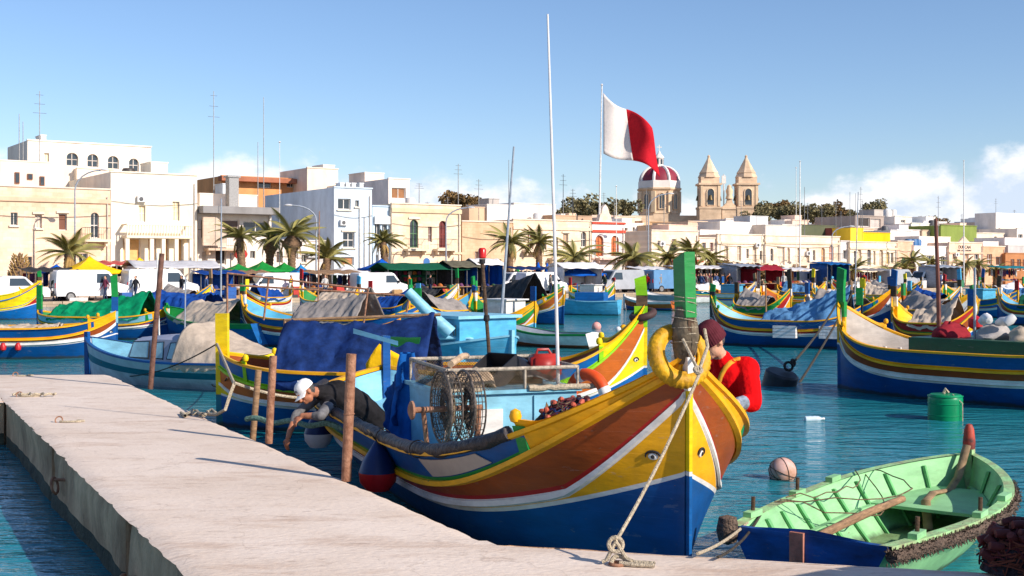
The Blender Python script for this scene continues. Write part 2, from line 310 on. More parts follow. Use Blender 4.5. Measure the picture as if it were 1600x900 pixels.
# far quay and land
U = Vector((.824, .566)); V = Vector((-.566, .824)); E0 = Vector((-30, 81)); QZ = .25
def on_line(px, off):
    A = E0+V*off; r = pxr(px); k = (r*A.y-A.x)/(U.x-r*U.y); return k, A+U*k
def qp(px, off): p = on_line(px, off)[1]; return Vector((p.x, p.y, QZ))
ASPH = mat('quay_paving', S(176, 160, 144), .9, .2, .3, .3, 8)
QST = stone('quay_stone', (196, 172, 146), .35, .6)
SOIL = mat('dry_hill', S(140, 124, 92), .95, .3, .05)
def land():
    root = thing('quay', 'x', 'x'); del root['label']; del root['category']; struct(root)
    mb = MB()
    a = E0-U*70; b = E0+U*160; c = b+V*26; d = a+V*26
    mb.add([(a.x, a.y, QZ), (b.x, b.y, QZ), (c.x, c.y, QZ), (d.x, d.y, QZ)], [(0, 1, 2, 3)]); mb.build('paving', ASPH, root)
    for i in range(46):                           # edge stones with a kerb lip
        p = E0-U*70+U*5*i; mb = MB(); M = RZ(math.atan2(U.y, U.x))
        mb.box((0, 0, 0), (4.96, .5, .9)); mb.box((0, .02, .49), (4.94, .52, .10))
        o = mb.build('edge_block', QST, root, loc=(p.x+U.x*2.5, p.y+U.y*2.5, -.19), rz=math.atan2(U.y, U.x))
    mb = MB()
    def hill(u, v):
        p = E0-U*200+U*520*u+V*(26+300*v); e = max(0, min(1, v*1.6)); return (p.x, p.y, QZ-.02+7.5*e*e*(3-2*e)*(.6+.6*max(0, nz(p.x*.01, p.y*.01)+.4)))
    mb.grid(hill, 40, 16); struct(mb.build('hill', SOIL, None, True))
land()
# ---------------------------------------------------------------- boats
def lerp(a, b, t): return a+(b-a)*t
class Luzzu:
    """double-ended fishing boat; local x to the bow, waterline at z = 0"""
    def __init__(s, name, label, pos, head, L=8.6, B=1.28, pal=None, k=1.0, gun=.97, stern=.8, N=44, detail=1, group=None, stem_top=2.62, stem_cols=None, cat='boat', bow_end=1.0, stern_post=None, deck=None, x0=0, bow=1.0):
        s.L, s.B, s.k, s.x0 = L, B, k, x0; s.gun = gun; s.sf = stern; s.bf = bow
        s.root = thing(name, label, cat, (pos[0], pos[1], 0), head, group)
        p = dict(bottom=BLUE, line=WHT, wedge=YEL, white=WHT, red=REDP, belt=BRN, rail=YEL, trim=GRN, strake=BLUE, cap=YEL, board=YEL, deck=WOOD, inner=LBL, post=GRN)
        p.update(pal or {}); s.p = p; s.hull(N, detail); s.ends(detail, stem_top*k, stem_cols, stern_post)
    def end(s, t): return s.sf if t < 0 else s.bf
    # heights of the painted bands
    def zb(s, t):
        a = abs(t); k = s.k; e = s.end(t); g = s.gun
        blue = .36+.65*e*a**3.5; w0 = .365+1.23*e*a**6.5
        rail = g-.32+1.25*e*a**4.3; gun = g+.99*e*a**4.7
        q = [blue, blue+.035, max(blue+.04, w0), max(blue+.045, w0)+.065, max(blue+.045, w0)+.10, rail, rail+.055, rail+.085, gun]
        for i in range(1, 9): q[i] = max(q[i], q[i-1]+.004)
        return [z*k for z in q]
    def plan(s, t, w):
        w = w**1.4; p = lerp(3.0, 5.5, w); q = lerp(1.08, 1.0, w); return max(0, 1-abs(t)**p)**q
    def pt(s, t, z, side=1, out=0):
        zk = -.4*s.k; w = max(0, min(1.25, (z-zk)/(s.zb(t)[8]-zk)))
        y = s.B*s.plan(t, min(1, w))*(w**.42 if w > 0 else 0)*(1 if w < 1 else 1+.18*(w-1))
        x = s.L/2*t+s.x0+(.02*s.k*max(0, w-.3)*t*abs(t)**3)
        y = max(y, .024*min(1, w*4))
        return Vector((x, side*(y+out), z))
    def T(s, i, N):
        u = -1+2*i/N; return math.copysign(1-(1-abs(u))**1.45, u)
    def hull(s, N, detail):
        p = s.p; mats = [p[q] for q in ('bottom', 'line', 'wedge', 'white', 'red', 'belt', 'rail', 'trim', 'strake')]
        mb = MB(); rows = [(-.4*s.k, 0)]
        for side in (1, -1):
            pts = []; mi = None
            for i in range(N+1):
                t = s.T(i, N); z = s.zb(t); zz = []; mm = []
                lo = -.4*s.k
                for j, zt in enumerate(z):
                    n = 5 if j == 0 else (3 if j in (2, 5, 8) else 1)
                    for q in range(1, n+1): zz.append(lo+(zt-lo)*q/n); mm.append(j)
                    lo = zt
                pts.append([s.pt(t, a, side) for a in [-.4*s.k]+zz]); mi = mm
            nv = len(mi); o = len(mb.v); mb.v += [tuple(v) for c in pts for v in c]
            for i in range(N):
                for j in range(nv):
                    a = o+i*(nv+1)+j; f = (a, a+nv+1, a+nv+2, a+1); mb.f.append(f if side < 0 else f[::-1]); mb.m.append(9 if (mi[j] >= 6 and s.T(i, N) > .80 and detail) else mi[j])
        mb.build('hull', mats+[p['board']], s.root, True, ang=50)
        # inner skin and deck
        mb = MB()
        for side in (1, -1):
            def inn(u, v):
                t = s.T(u*N, N)*.985; z = lerp(s.dz(t)-.05, s.zb(t)[8]-.01, v); q = s.pt(t, z, 1); return (q.x*.992, side*max(.02, q.y-.06), z)
            mb.grid(inn, N, 2)
        mb.build('inner_skin', p['inner'], s.root, True)
        mb = MB(); mb.grid(lambda u, v: (s.pt(s.T(u*N, N)*.985, s.dz(s.T(u*N, N))).x*.99, (2*v-1)*max(.02, s.pt(s.T(u*N, N)*.985, s.dz(s.T(u*N, N))).y-.05), s.dz(s.T(u*N, N))+.03*(1-(2*v-1)**2)), N, 4)
        mb.build('deck', p['deck'], s.root, True)
        for side in (1, -1):
            mb = MB(); s.strip(mb, lambda t: s.zb(t)[8]-.005, .05*s.k, .10*s.k, side, -.07*s.k, N); mb.build('gunwale', p['cap'], s.root, True)
            if detail: 
                mb = MB(); s.strip(mb, lambda t: s.zb(t)[5], .055*s.k, .05*s.k, side, -.01, N); mb.build('rubbing_rail', p['rail'], s.root, True)
                mb = MB(); s.strip(mb, lambda t: s.zb(t)[2]+.004, .058*s.k, .025*s.k, side, -.008, N); mb.build('rubbing_strip', p['white'], s.root, True)
    def dz(s, t): return (s.gun-.34+.55*abs(t)**4*s.end(t))*s.k
    def strip(s, mb, zf, h, w, side, off, N, t0=-1, t1=1):
        def prof(t):
            z = zf(t); a = s.pt(t, z, side); q = s.pt(t, z+h, side)
            y = side*(max(abs(a.y), abs(q.y))+off); return [(a.x, y, z), (a.x, y+side*w, z+h*.1), (a.x, y+side*w, z+h*.9), (a.x, y, z+h)]
        o = len(mb.v)
        for i in range(N+1): mb.v += prof(max(t0, min(t1, s.T(i, N))))
        for i in range(N):
            for j in range(4):
                f = (o+i*4+j, o+i*4+(j+1) % 4, o+(i+1)*4+(j+1) % 4, o+(i+1)*4+j); mb.f.append(f if side > 0 else f[::-1]); mb.m.append(0)
    def post(s, mb, sg, z0, z1, w0, w1, back=.16, mi=0, lean=.0):
        t = sg; n = 8; rows = []
        for i in range(n+1):
            z = lerp(z0, z1, i/n); x = s.pt(t, min(z, s.zb(1)[8])).x+sg*lean*(z-z0)/(z1-z0); w = lerp(w0, w1, i/n)*s.k
            rows.append([(x+sg*.05*s.k, -w*.55, z), (x+sg*.05*s.k, w*.55, z), (x-sg*back*s.k, w, z), (x-sg*back*s.k, -w, z)])
        o = len(mb.v); mb.v += [v for r in rows for v in r]
        for i in range(n):
            for j in range(4): f = (o+i*4+j, o+i*4+(j+1) % 4, o+(i+1)*4+(j+1) % 4, o+(i+1)*4+j); mb.f.append(f if sg > 0 else f[::-1]); mb.m.append(mi)
        mb.f.append((o, o+3, o+2, o+1)); mb.m.append(mi); e = o+n*4; mb.f.append((e, e+1, e+2, e+3)); mb.m.append(mi)
    def ends(s, detail, top, cols, sp):
        p = s.p; z = s.zb(1); k = s.k
        c = cols or dict(bottom=p['bottom'], mid=p['wedge'], upper=DARKW, head=p['post'])
        mb = MB(); s.post(mb, 1, -.4*k, z[0], .022, .022); s.post(mb, 1, z[0]+.002, z[0]+.035*k, .024, .024, mi=3); s.post(mb, 1, z[0]+.037*k, z[3], .024, .028, mi=1); s.post(mb, 1, z[3]+.002, z[8]+.02, .045, .06, mi=2)
        mb.build('stem', [c['bottom'], c['mid'], c.get('upper0', p['white']), p['white']], s.root)
        mb = MB(); s.post(mb, 1, z[8]+.022, lerp(z[8], top, .42), .048, .046, back=.13, mi=0); mb.build('stem_post', c['upper'], s.root)
        mb = MB(); x = s.pt(1, z[8]).x; h0 = lerp(z[8], top, .42)+.002
        mb.prism([(x+.05*k, h0), (x-.13*k, h0), (x-.16*k, top), (x+.02*k, top+.06*k)], -.046*k, .046*k); mb.build('stem_head', c['head'], s.root)
        z = s.zb(-1); st = sp or {}
        mb = MB(); s.post(mb, -1, -.4*k, z[0], .05, .05); s.post(mb, -1, z[0]+.002, z[8]+.05, .05, .055, mi=1); s.post(mb, -1, z[8]+.052, st.get('top', 1.95)*k, .055, .055, mi=2)
        mb.build('stern_post', [st.get('low', p['bottom']), st.get('mid', p['wedge']), st.get('head', p['post'])], s.root)
        # washboards at the bow with their carved ends
        for sg in ((1, -1) if detail else (1,)):
            for side in (1, -1):
                if sg < 0 and not detail > 1: continue
                mb = MB(); n = 16; t0, t1 = .80, .965
                def wb(u, v, o=0):
                    t = sg*lerp(t0, t1, u); zb = s.zb(t)[8]; hgt = (.09*math.exp(-((u-.0)/.17)**2)+.025)*k*(.7 if sg < 0 else 1)
                    q = s.pt(t, zb, side); return Vector((q.x, q.y+side*(.05*v+o-.03)*k, zb+.03*k+hgt*v))
                mb.grid(lambda u, v: wb(u, v), n, 3); mb.grid(lambda u, v: wb(u, v, -.045), n, 3)
                for i in range(n):                 # close the top edge
                    a, b = wb(i/n, 1), wb((i+1)/n, 1); d, e = wb((i+1)/n, 1, -.045), wb(i/n, 1, -.045); mb.add([a, b, d, e], [(0, 1, 2, 3)])
                a, b, d, e = wb(0, 0), wb(0, 1), wb(0, 1, -.045), wb(0, 0, -.045); mb.add([a, b, d, e], [(0, 1, 2, 3)])
                w = mb.build('washboard', p['board'], s.root, True)
                a = wb(0, 1, -.02); mb = MB(); mb.lathe([(0, .0), (.04*k, .02*k), (.052*k, .06*k), (.04*k, .105*k), (0, .125*k)], 10, a-Vector((0, 0, .03*k))); mb.build('knob', p['board'], w, True)
                a = wb(0, 0); b = wb(0, 1)
                mb = MB(); tz = s.zb(sg*t0); lo = s.pt(sg*t0, tz[6], side); hi = s.pt(sg*t0, tz[8], side)
                tv = (s.pt(sg*(t0+.02), tz[7], side)-s.pt(sg*t0, tz[7], side)).normalized()*.09*k
                o = Vector((0, side*.03*k, 0))
                mb.add([lo, lo+tv, hi+tv+Vector((0, 0, .1*k)), hi+Vector((0, 0, .1*k)), lo+o, lo+tv+o, hi+tv+o+Vector((0, 0, .1*k)), hi+o+Vector((0, 0, .1*k))], [(0, 1, 2, 3), (4, 7, 6, 5), (0, 4, 5, 1), (1, 5, 6, 2), (2, 6, 7, 3), (3, 7, 4, 0)])
                mb.build('end_cleat', p['trim'], w)
        if detail:
            for side in (1, -1):                   # the painted eyes
                t = .962; zz = lerp(s.zb(t)[1], s.zb(t)[2], .50); c = s.pt(t, zz, side); tx = (s.pt(t+.01, zz, side)-s.pt(t-.01, zz, side)).normalized(); tz = (s.pt(t, zz+.03, side)-s.pt(t, zz-.03, side)).normalized(); nn = tx.cross(tz)*(-side)
                if nn.y*side < 0: nn = -nn
                M = Matrix((tx, nn, tz)).transposed()
                mb = MB(); mb.lathe([(0, .022), (.034, .012), (.038, 0)], 14, c, M=M @ Matrix(((1.15, 0, 0), (0, 0, 1), (0, .7, 0))) if False else M @ RX(rad(-90)) @ Matrix.Diagonal((1.15, .75, 1)))
                e = mb.build('eye', WHT, s.root, True)
                mb = MB(); mb.lathe([(0, .014), (.014, .008), (.016, 0)], 10, c+nn*.018, M=M @ RX(rad(-90))); mb.build('pupil', RUB, e, True)
                mb = MB(); mb.tube([c+tx*(.06*math.cos(a))+tz*(.042*math.sin(a))+nn*.012 for a in [rad(d) for d in range(-10, 200, 20)]], [.004, .009, .011, .011, .011, .011, .011, .01, .008, .006, .004], 6); mb.build('brow', RUB, e, True)
    def M4(s): return Matrix.Translation(s.root.location) @ Matrix.Rotation(s.root.rotation_euler.z, 4, 'Z')
    def w(s, x, y, z): return s.M4() @ Vector((x, y, z))
    def put(s, o): o.location = s.root.location; o.rotation_euler = s.root.rotation_euler; return o
def part(mb, name, m, boat, smooth=False, **k): return mb.build(name, m, boat.root, smooth, **k)
def loose(mb, name, m, boat, label, cat, smooth=False, group=None, **k):
    return tag(boat.put(mb.build(name, m, None, smooth, **k)), label, cat, group)
def tent(boat, name, m, label, x0, x1, h0, h1, wrinkle=.05, drop=.12, ridge=.0, open_end=None, seed=0, wide=1.03, flat=.3):
    """tarpaulin over a ridge pole, pulled down over both gunwales"""
    mb = MB(); nu, nv = 46, 34
    def f(u, v):
        x = lerp(x0, x1, u); t = max(-1, min(1, 2*x/boat.L)); g = boat.pt(t, boat.zb(t)[8]); gz = boat.zb(t)[8]; b = max(.25, abs(g.y))*wide+.04; a = 2*v-1
        h = lerp(h0, h1, u)-.07*math.sin(PI*u)*h0
        prof = (1-abs(a)**1.25) if flat < .5 else (1-abs(a)**3.5)
        z = gz-drop*boat.k+(h-gz+drop*boat.k)*max(0, prof)
        wr = wrinkle*(nz(x*2.3+seed, a*1.5, seed)+.7*nz(x*6.1+seed, a*2.2+4, seed)+.35*nz(x*14, a*5, seed)+.9*(.5-abs(nz(x*2.1+a*1.3+seed, a*2.6-x*.8, seed+7))*2.2))
        if abs(a) > .97: z -= abs(nz(x*4, seed))*.10
        return (x+wr*.2, a*b*(1+wr*.3)+ridge*(1-abs(a)), z+wr*.9)
    mb.grid(f, nu, nv)
    o = loose(mb, name, m, boat, label, 'tarpaulin', True, ang=65)
    md = o.modifiers.new('thickness', 'SOLIDIFY'); md.thickness = .012
    return o
class Dinghy:
    """open boat with a transom; local x to the bow"""
    def __init__(s, name, label, pos, head, L=5, B=.95, fb=.5, cols=None, ribs=0, tr=.72, group=None, N=26, bow_rise=.35, thw=(.1, -.45), cat='boat', zlow=-.25, inside=None, bands=(6, 10)):
        s.L, s.B, s.fb, s.tr, s.br = L, B, fb, tr, bow_rise; s.k = 1; s.gun = fb
        c = dict(low=WHT, mid=WHT, top=BLUE, cap=WHT, inner=WHT, thwart=WOOD, transom=None); c.update(cols or {}); s.c = c
        s.root = thing(name, label, cat, (pos[0], pos[1], 0), head, group); N = N
        zl = zlow
        mb = MB()
        for side in (1, -1):
            def f(u, v, side=side): return s.at(u, v, side)
            o0 = len(mb.f); mb.grid(f, N, 12, 0, lambda i, j: 0 if j < bands[0] else (1 if j < bands[1] else 2))
        mb.build('hull', [c['low'], c['mid'], c['top']], s.root, True, ang=55)
        mb = MB()
        for side in (1, -1): mb.grid(lambda u, v, side=side: s.inn(u, lerp(.35, 1, v), side), N, 5)
        mb.build('inner_planking', c['inner'], s.root, True)
        mb = MB(); mb.grid(lambda u, v: (lerp(s.inn(u, .38, 1), s.inn(u, .38, -1), v) if False else s.inn(u, .38, 1).lerp(s.inn(u, .38, -1), v)), N, 3); mb.build('bottom_boards', c.get('floor', c['inner']), s.root)
        for side in (1, -1):
            mb = MB(); pts = [s.at(i/N, 1, side) for i in range(N+1)]; inn = [s.inn(i/N, 1, side) for i in range(N+1)]
            for i in range(N):
                a, b, d, e = pts[i], pts[i+1], inn[i+1], inn[i]; up = Vector((0, 0, .03)); ow = Vector((0, side*.025, 0))
                mb.add([a+ow-up, b+ow-up, b+ow+up*.5, a+ow+up*.5, d+up*.5-ow, e+up*.5-ow], [(0, 1, 2, 3), (3, 2, 4, 5)])
            mb.build('gunwale', c['cap'], s.root)
        mb = MB(); n = 10
        mb.grid(lambda u, v: s.at(0, u, 1).lerp(s.at(0, u, -1), v)+Vector((0, 0, .05*u*(1-abs(2*v-1)))), n, 6); mb.grid(lambda u, v: s.at(0, u, 1).lerp(s.at(0, u, -1), v)+Vector((.05, 0, .05*u*(1-abs(2*v-1)))), n, 6)
        a, b = s.at(0, 1, 1), s.at(0, 1, -1); mb.bb(a.x-.004, a.x+.054, b.y, a.y, a.z-.02, a.z+.012)
        mb.build('transom', c['transom'] or c['mid'], s.root)
        mb = MB(); q = s.at(1, 1, 1); mb.prism([(q.x-.1, -.1), (q.x+.04, -.1), (q.x+.06, q.z+.12), (q.x-.06, q.z+.12)], -.04, .04); mb.build('stem', c['cap'], s.root)
        for t in thw:
            u = (t+1)/2; a = s.inn(u, .72, 1); mb = MB(); mb.box((a.x, 0, a.z), (.24, 2*a.y, .035)); mb.build('thwart', c['thwart'], s.root)
        for i in range(ribs):
            u = (i+.7)/(ribs+.6)
            for side in (1, -1):
                mb = MB(); pts = [s.inn(u, v, side)-Vector((0, side*.012, 0)) for v in (.38, .5, .62, .74, .86, .96)]; 
                mb.v = []; 
                for q in pts: mb.v += [(q.x-.022, q.y, q.z), (q.x+.022, q.y, q.z), (q.x+.022, q.y-side*.026, q.z), (q.x-.022, q.y-side*.026, q.z)]
                for j in range(5):
                    for e in range(4): mb.f.append((j*4+e, j*4+(e+1) % 4, j*4+4+(e+1) % 4, j*4+4+e)); mb.m.append(0)
                mb.f.append((20, 21, 22, 23)); mb.m.append(0)
                mb.build('rib', c.get('rib', c['inner']), s.root)
    def at(s, u, v, side):
        pl = lerp(s.tr, 1, math.sin(min(1, u/.5)*PI/2)) if u < .5 else max(0, 1-((u-.5)/.5)**2.4)**.8
        z = -.25+(s.fb+s.br*max(0, u-.35)**2/.42+.06*(1-u)**2+.25)*v
        y = s.B*pl*(v**.5)*(.86+.14*v); return Vector((s.L*(u-.5)+(.22*v if u > .98 else .22*v*u**6), side*max(y, .03*v), z))
    def inn(s, u, v, side):
        u = min(u, .985); p = s.at(u, v, side); return Vector((p.x, side*max(.0, abs(p.y)-.045), p.z-.01*(v < 1)))
    def zb(s, t): u = (t+1)/2; return [s.at(u, 1, 1).z]*9
    def pt(s, t, z, side=1): return s.at(min(1, max(0, (t+1)/2)), 1, side)
    M4 = Luzzu.M4; w = Luzzu.w; put = Luzzu.put
def rope(name, pts, r, label, m=ROPE, cat='rope', group=None, n=7):
    mb = MB(); mb.tube(pts, r, n); return tag(mb.build(name, m, None, True), label, cat, group)
# ---------------------------------------------------------------- people
def fused(name, prims, mats, parent=None, voxel=.012, smooth=6, bump=0):
    """one continuous skin over tapered capsules / ellipsoids; prims: ('c',a,b,ra,rb,mi) or ('e',centre,radii,rot,mi)"""
    mb = MB()
    for p in prims:
        if p[0] == 'c':
            a, b, ra, rb = Vector(p[1]), Vector(p[2]), p[3], p[4]; d = (b-a); L = d.length; d = d/L if L > 1e-6 else Vector((0, 0, 1)); n = 12
            q = [a-d*ra*math.cos(x)*1 for x in (0,)]
            pts = [a-d*ra*.98, a-d*ra*.7, a-d*ra*.3, a]+[a.lerp(b, i/6) for i in range(1, 6)]+[b, b+d*rb*.3, b+d*rb*.7, b+d*rb*.98]
            rr = [ra*.2, ra*.71, ra*.95, ra]+[lerp(ra, rb, i/6) for i in range(1, 6)]+[rb, rb*.95, rb*.71, rb*.2]
            mb.tube(pts, rr, n)
        else:
            M = p[3] if p[3] is not None else Matrix.Identity(3); prof = [(math.sin(PI*i/10), -math.cos(PI*i/10)) for i in range(11)]
            mb.lathe(prof, 16, p[1], M=M @ Matrix.Diagonal(p[2]))
    me = mb.mesh(name+'_src', mats); o = bpy.data.objects.new(name+'_src', me); COL.objects.link(o)
    md = o.modifiers.new('r', 'REMESH'); md.mode = 'VOXEL'; md.voxel_size = voxel
    if smooth: ms = o.modifiers.new('s', 'SMOOTH'); ms.factor = .5; ms.iterations = smooth
    dg = bpy.context.evaluated_depsgraph_get(); res = bpy.data.meshes.new_from_object(o.evaluated_get(dg)); res.name = name
    bpy.data.objects.remove(o)
    res.materials.clear()
    for m in mats: res.materials.append(m)
    nf = len(res.polygons); C = np.empty(nf*3, 'f'); res.polygons.foreach_get('center', C); C = C.reshape(-1, 3); best = np.full(nf, 1e9); idx = np.zeros(nf, 'i')
    for p in prims:
        if p[0] == 'c':
            a, d = np.array(p[1]), np.array(p[2])-np.array(p[1]); t = np.clip(((C-a) @ d)/max(1e-9, d @ d), 0, 1); D = np.linalg.norm(C-a-t[:, None]*d, axis=1)-(p[3]+(p[4]-p[3])*t)
        else:
            M = np.array(p[3]) if p[3] is not None else np.eye(3); r = np.array(p[2]); D = (np.linalg.norm(((C-np.array(p[1])) @ M)/r, axis=1)-1)*r.min()
        k = D < best; best[k] = D[k]; idx[k] = p[-1]
    res.polygons.foreach_set('material_index', idx); res.polygons.foreach_set('use_smooth', [True]*nf)
    if bump:
        nv = len(res.vertices); co = np.empty(nv*3, 'f'); no = np.empty(nv*3, 'f'); res.vertices.foreach_get('co', co); res.vertices.foreach_get('normal', no)
        h = np.array([nz(*(co[3*i:3*i+3]*11))+.5*nz(*(co[3*i:3*i+3]*24)) for i in range(nv)])
        res.vertices.foreach_set('co', co+no*np.repeat(h, 3).astype('f')*bump)
    res.update()
    o = bpy.data.objects.new(name, res); COL.objects.link(o)
    if parent is not None: o.parent = parent
    return o
def hand_prims(wr, d, up, mi, curl=.5, s=1.0, thumb=1):
    """palm, four bent fingers and a thumb leaving the side of the palm; d along the hand, up = back of the hand"""
    d = d.normalized(); up = (up-d*up.dot(d)).normalized(); sd = d.cross(up)*thumb; P = []
    pc = wr+d*.05*s; M = Matrix((sd, d, up)).transposed(); P.append(('e', pc, (.042*s, .052*s, .018*s), M, mi))
    for i, (o, L) in enumerate(((.030, .072), (.010, .082), (-.010, .077), (-.029, .060))):
        b = wr+d*.088*s+sd*o*s; a1 = curl*.6; e = b+(d*math.cos(a1)-up*math.sin(a1))*L*.5*s; a2 = curl*1.5; g = e+(d*math.cos(a2)-up*math.sin(a2))*L*.5*s
        P += [('c', b, e, .0095*s, .0088*s, mi), ('c', e, g, .0088*s, .0075*s, mi)]
    b = wr+d*.03*s+sd*.034*s; e = b+(d*.6+sd*.75-up*.2).normalized()*.04*s; g = e+(d*.95+sd*.15-up*.35).normalized()*.034*s
    P += [('c', b, e, .0125*s, .011*s, mi), ('c', e, g, .011*s, .009*s, mi)]
    return P
def head_prims(c, face, up, mi, hair, s=1.0):
    face = face.normalized(); up = (up-face*up.dot(face)).normalized(); sd = face.cross(up); M = Matrix((sd, face, up)).transposed()
    L = lambda x, y, z: c+(sd*x+face*y+up*z)*s
    return [('e', L(0, -.01, .02), (.076*s, .094*s, .105*s), M, mi), ('e', L(0, .03, -.05), (.058*s, .062*s, .07*s), M, mi), ('e', L(0, .075, -.085), (.03*s, .025*s, .025*s), M, mi),
            ('c', L(0, .09, .01), L(0, .112, -.032), .010*s, .017*s, mi), ('e', L(.079, -.01, -.01), (.012*s, .022*s, .034*s), M, mi), ('e', L(-.079, -.01, -.01), (.012*s, .022*s, .034*s), M, mi),
            ('c', L(-.03, .088, .028), L(.03, .088, .028), .012*s, .012*s, mi), ('c', L(-.02, .092, -.058), L(.02, .092, -.058), .009*s, .009*s, mi),
            ('e', L(0, -.035, .02), (.077*s, .076*s, .095*s), M, hair)], L, M
# ---------------------------------------------------------------- the big boat by the pier
MAIN = Luzzu('fishing_boat', 'big blue, yellow and brown fishing boat moored beside the concrete pier, bow towards us', (-.165, 13.33), rad(-69.5), 9.2, 1.5, x0=-.3,
             pal=dict(inner=LBL, deck=LBL), detail=1, N=64, gun=.88, stern=.25, stem_top=2.66, stem_cols=dict(bottom=BLUE2, mid=LEMON, upper=DARKW, head=GRN, upper0=WHT), stern_post=dict(top=1.6, low=BLUE, mid=BLUE, head=BLUE))
def main_boat():
    b = MAIN; R = b.root
    # blank plate on the sheer strake, pier side
    def plate(x0, x1, a0, a1, out):
        mb = MB()
        def f(u, v):
            x = lerp(x0, x1, u)-.12*v; t = 2*(x-b.x0)/b.L; z = b.zb(t); zz = lerp(z[7], z[8], lerp(a0, a1, v)); q = b.pt(t, zz, -1); return (x, q.y-out, zz)
        mb.grid(f, 14, 6); return mb
    plate(2.1, 3.1, .04, .80, .02).build('number_plate', mat('blank_grey_board', S(176, 160, 150), .6, .08), R, solid=.008)
    # padded black roll on the pier-side gunwale
    mb = MB(); pts = []; rr = []
    for i in range(70):
        t = lerp(-.80, .79, i/69); z = b.zb(t)[8]; q = b.pt(t, z, -1); pts.append((q.x, q.y-.01, z+.05+.012*nz(i*.5))); rr.append(.062+.016*nz(i*.55, 2)+.008*nz(i*1.9))
    mb.tube(pts, rr, 10); mb.build('gunwale_padding', mat('black_bitumen_cloth', S(54, 48, 50), .5, .3, 6, .9, 18, dist=.03), R, True)
    for i in range(6):
        t = -.7+.24*i; z = b.zb(t)[8]; q = b.pt(t, z, -1); mb = MB(); mb.torus((q.x, q.y-.01, z+.05), .078, .006, RY(rad(90)), 14, 5); mb.build('padding_lashing', ROPED, R, True)
    # cabin
    x0, x1, y0, y1, z0, z1 = -.3, 1.04, -.92, .50, .45, 1.33
    mb = MB(); mb.bb(x0, x1, y0, y1, z0, z1); cab = mb.build('cabin', LBL, R)
    mb = MB(); mb.bb(x0-.04, x1+.045, y0-.04, y1+.04, z1+.002, z1+.04); mb.build('cabin_roof', mat('cabin_roof_paint', S(128, 190, 210), .5, .2, 5), cab)
    mb = MB(); mb.bb(x1+.002, x1+.03, -.60, -.32, .68, 1.18); mb.build('white_panel', WHT, cab)
    mb = MB(); mb.bb(x1+.002, x1+.02, .02, .025, .6, 1.3); mb.build('panel_joint', mat('joint_paint', S(120, 176, 196)), cab)
    mb = MB(); mb.lathe([(0, .0), (.05, .0), (.05, .07), (.035, .075), (.03, .05), (0, .05)], 14, (x1+.02, .44, 1.22), M=RY(rad(90))); mb.build('cabin_lamp', [TEAL], cab, True)
    # pipe rack on the roof with wire netting
    zr = 1.60; rx0, rx1, ry0, ry1 = -.28, 1.06, -.90, .50
    mb = MB(); c = [(rx0, ry0, zr), (rx1, ry0, zr-.02), (rx1, ry1, zr-.02), (rx0, ry1, zr)]
    for i in range(4): mb.tube([c[i], c[(i+1) % 4]], .02, 8)
    for q in c+[(rx1, -.08, zr-.02)]: mb.tube([q, (q[0], q[1], z1+.03)], .016, 6)
    rk = mb.build('roof_rack', mat('roped_pipe', S(190, 176, 156), .7, .3, 20, .6, 60), R, True)
    mb = MB()                                       # netting panels
    def net(a, bb, za, zb_, step=.03):
        a = Vector(a); bb = Vector(bb); L = (bb-a).length; n = int(L/step)
        for i in range(-8, n+1):
            for s in (0, 1):
                u0, u1 = i*step/L, (i*step+(za-zb_))/L
                if s: u0, u1 = u1, u0
                p0 = a.lerp(bb, u0); p1 = a.lerp(bb, u1)
                if 0 <= u0 <= 1 and 0 <= u1 <= 1: mb.tube([(p0.x, p0.y, za), (p1.x, p1.y, zb_)], .0028, 3, caps=False)
    net(c[0], c[1], zr-.02, z1+.04); net(c[1], c[2], zr-.03, z1+.04); net(c[3], c[0], zr-.02, z1+.04)
    mb.build('wire_netting', NETM, rk)
    mb = MB(); mb.tube([(rx1+.03, -.05+.8*i/14, z1+.05+.02*nz(i*.9)) for i in range(15)], [.03+.012*nz(i*.7, 5) for i in range(15)], 8); mb.tube([(rx1+.02, -.95+.4*i/8, z1+.05+.02*nz(i*.9, 4)) for i in range(9)], .02, 8); mb.build('furled_net', ROPE, rk, True)
    # white mast and its stay
    mb = MB(); mb.tube([(.98, .34, .6), (.98, .28, 2.8), (.98, .20, 5.2)], [.022, .018, .011], 8); mb.build('mast', mat('mast_white', S(226, 222, 220), .5, .1), R, True)
    # roller and cleats
    for x, y in ((1.55, -1.02), (1.78, -.98)):
        mb = MB(); mb.lathe([(.045, 0), (.03, .06), (.03, .12), (.06, .14), (.05, .18), (0, .19)], 10, (x, y, .72)); mb.build('bollard', RUST, R, True)
    # fore rail on the far side: tyre strip hung outside
    mb = MB(); mb.bb(3.15, 3.2, -.9, .9, .75, 1.0); mb.build('bow_bulkhead', BRN, R)
main_boat()
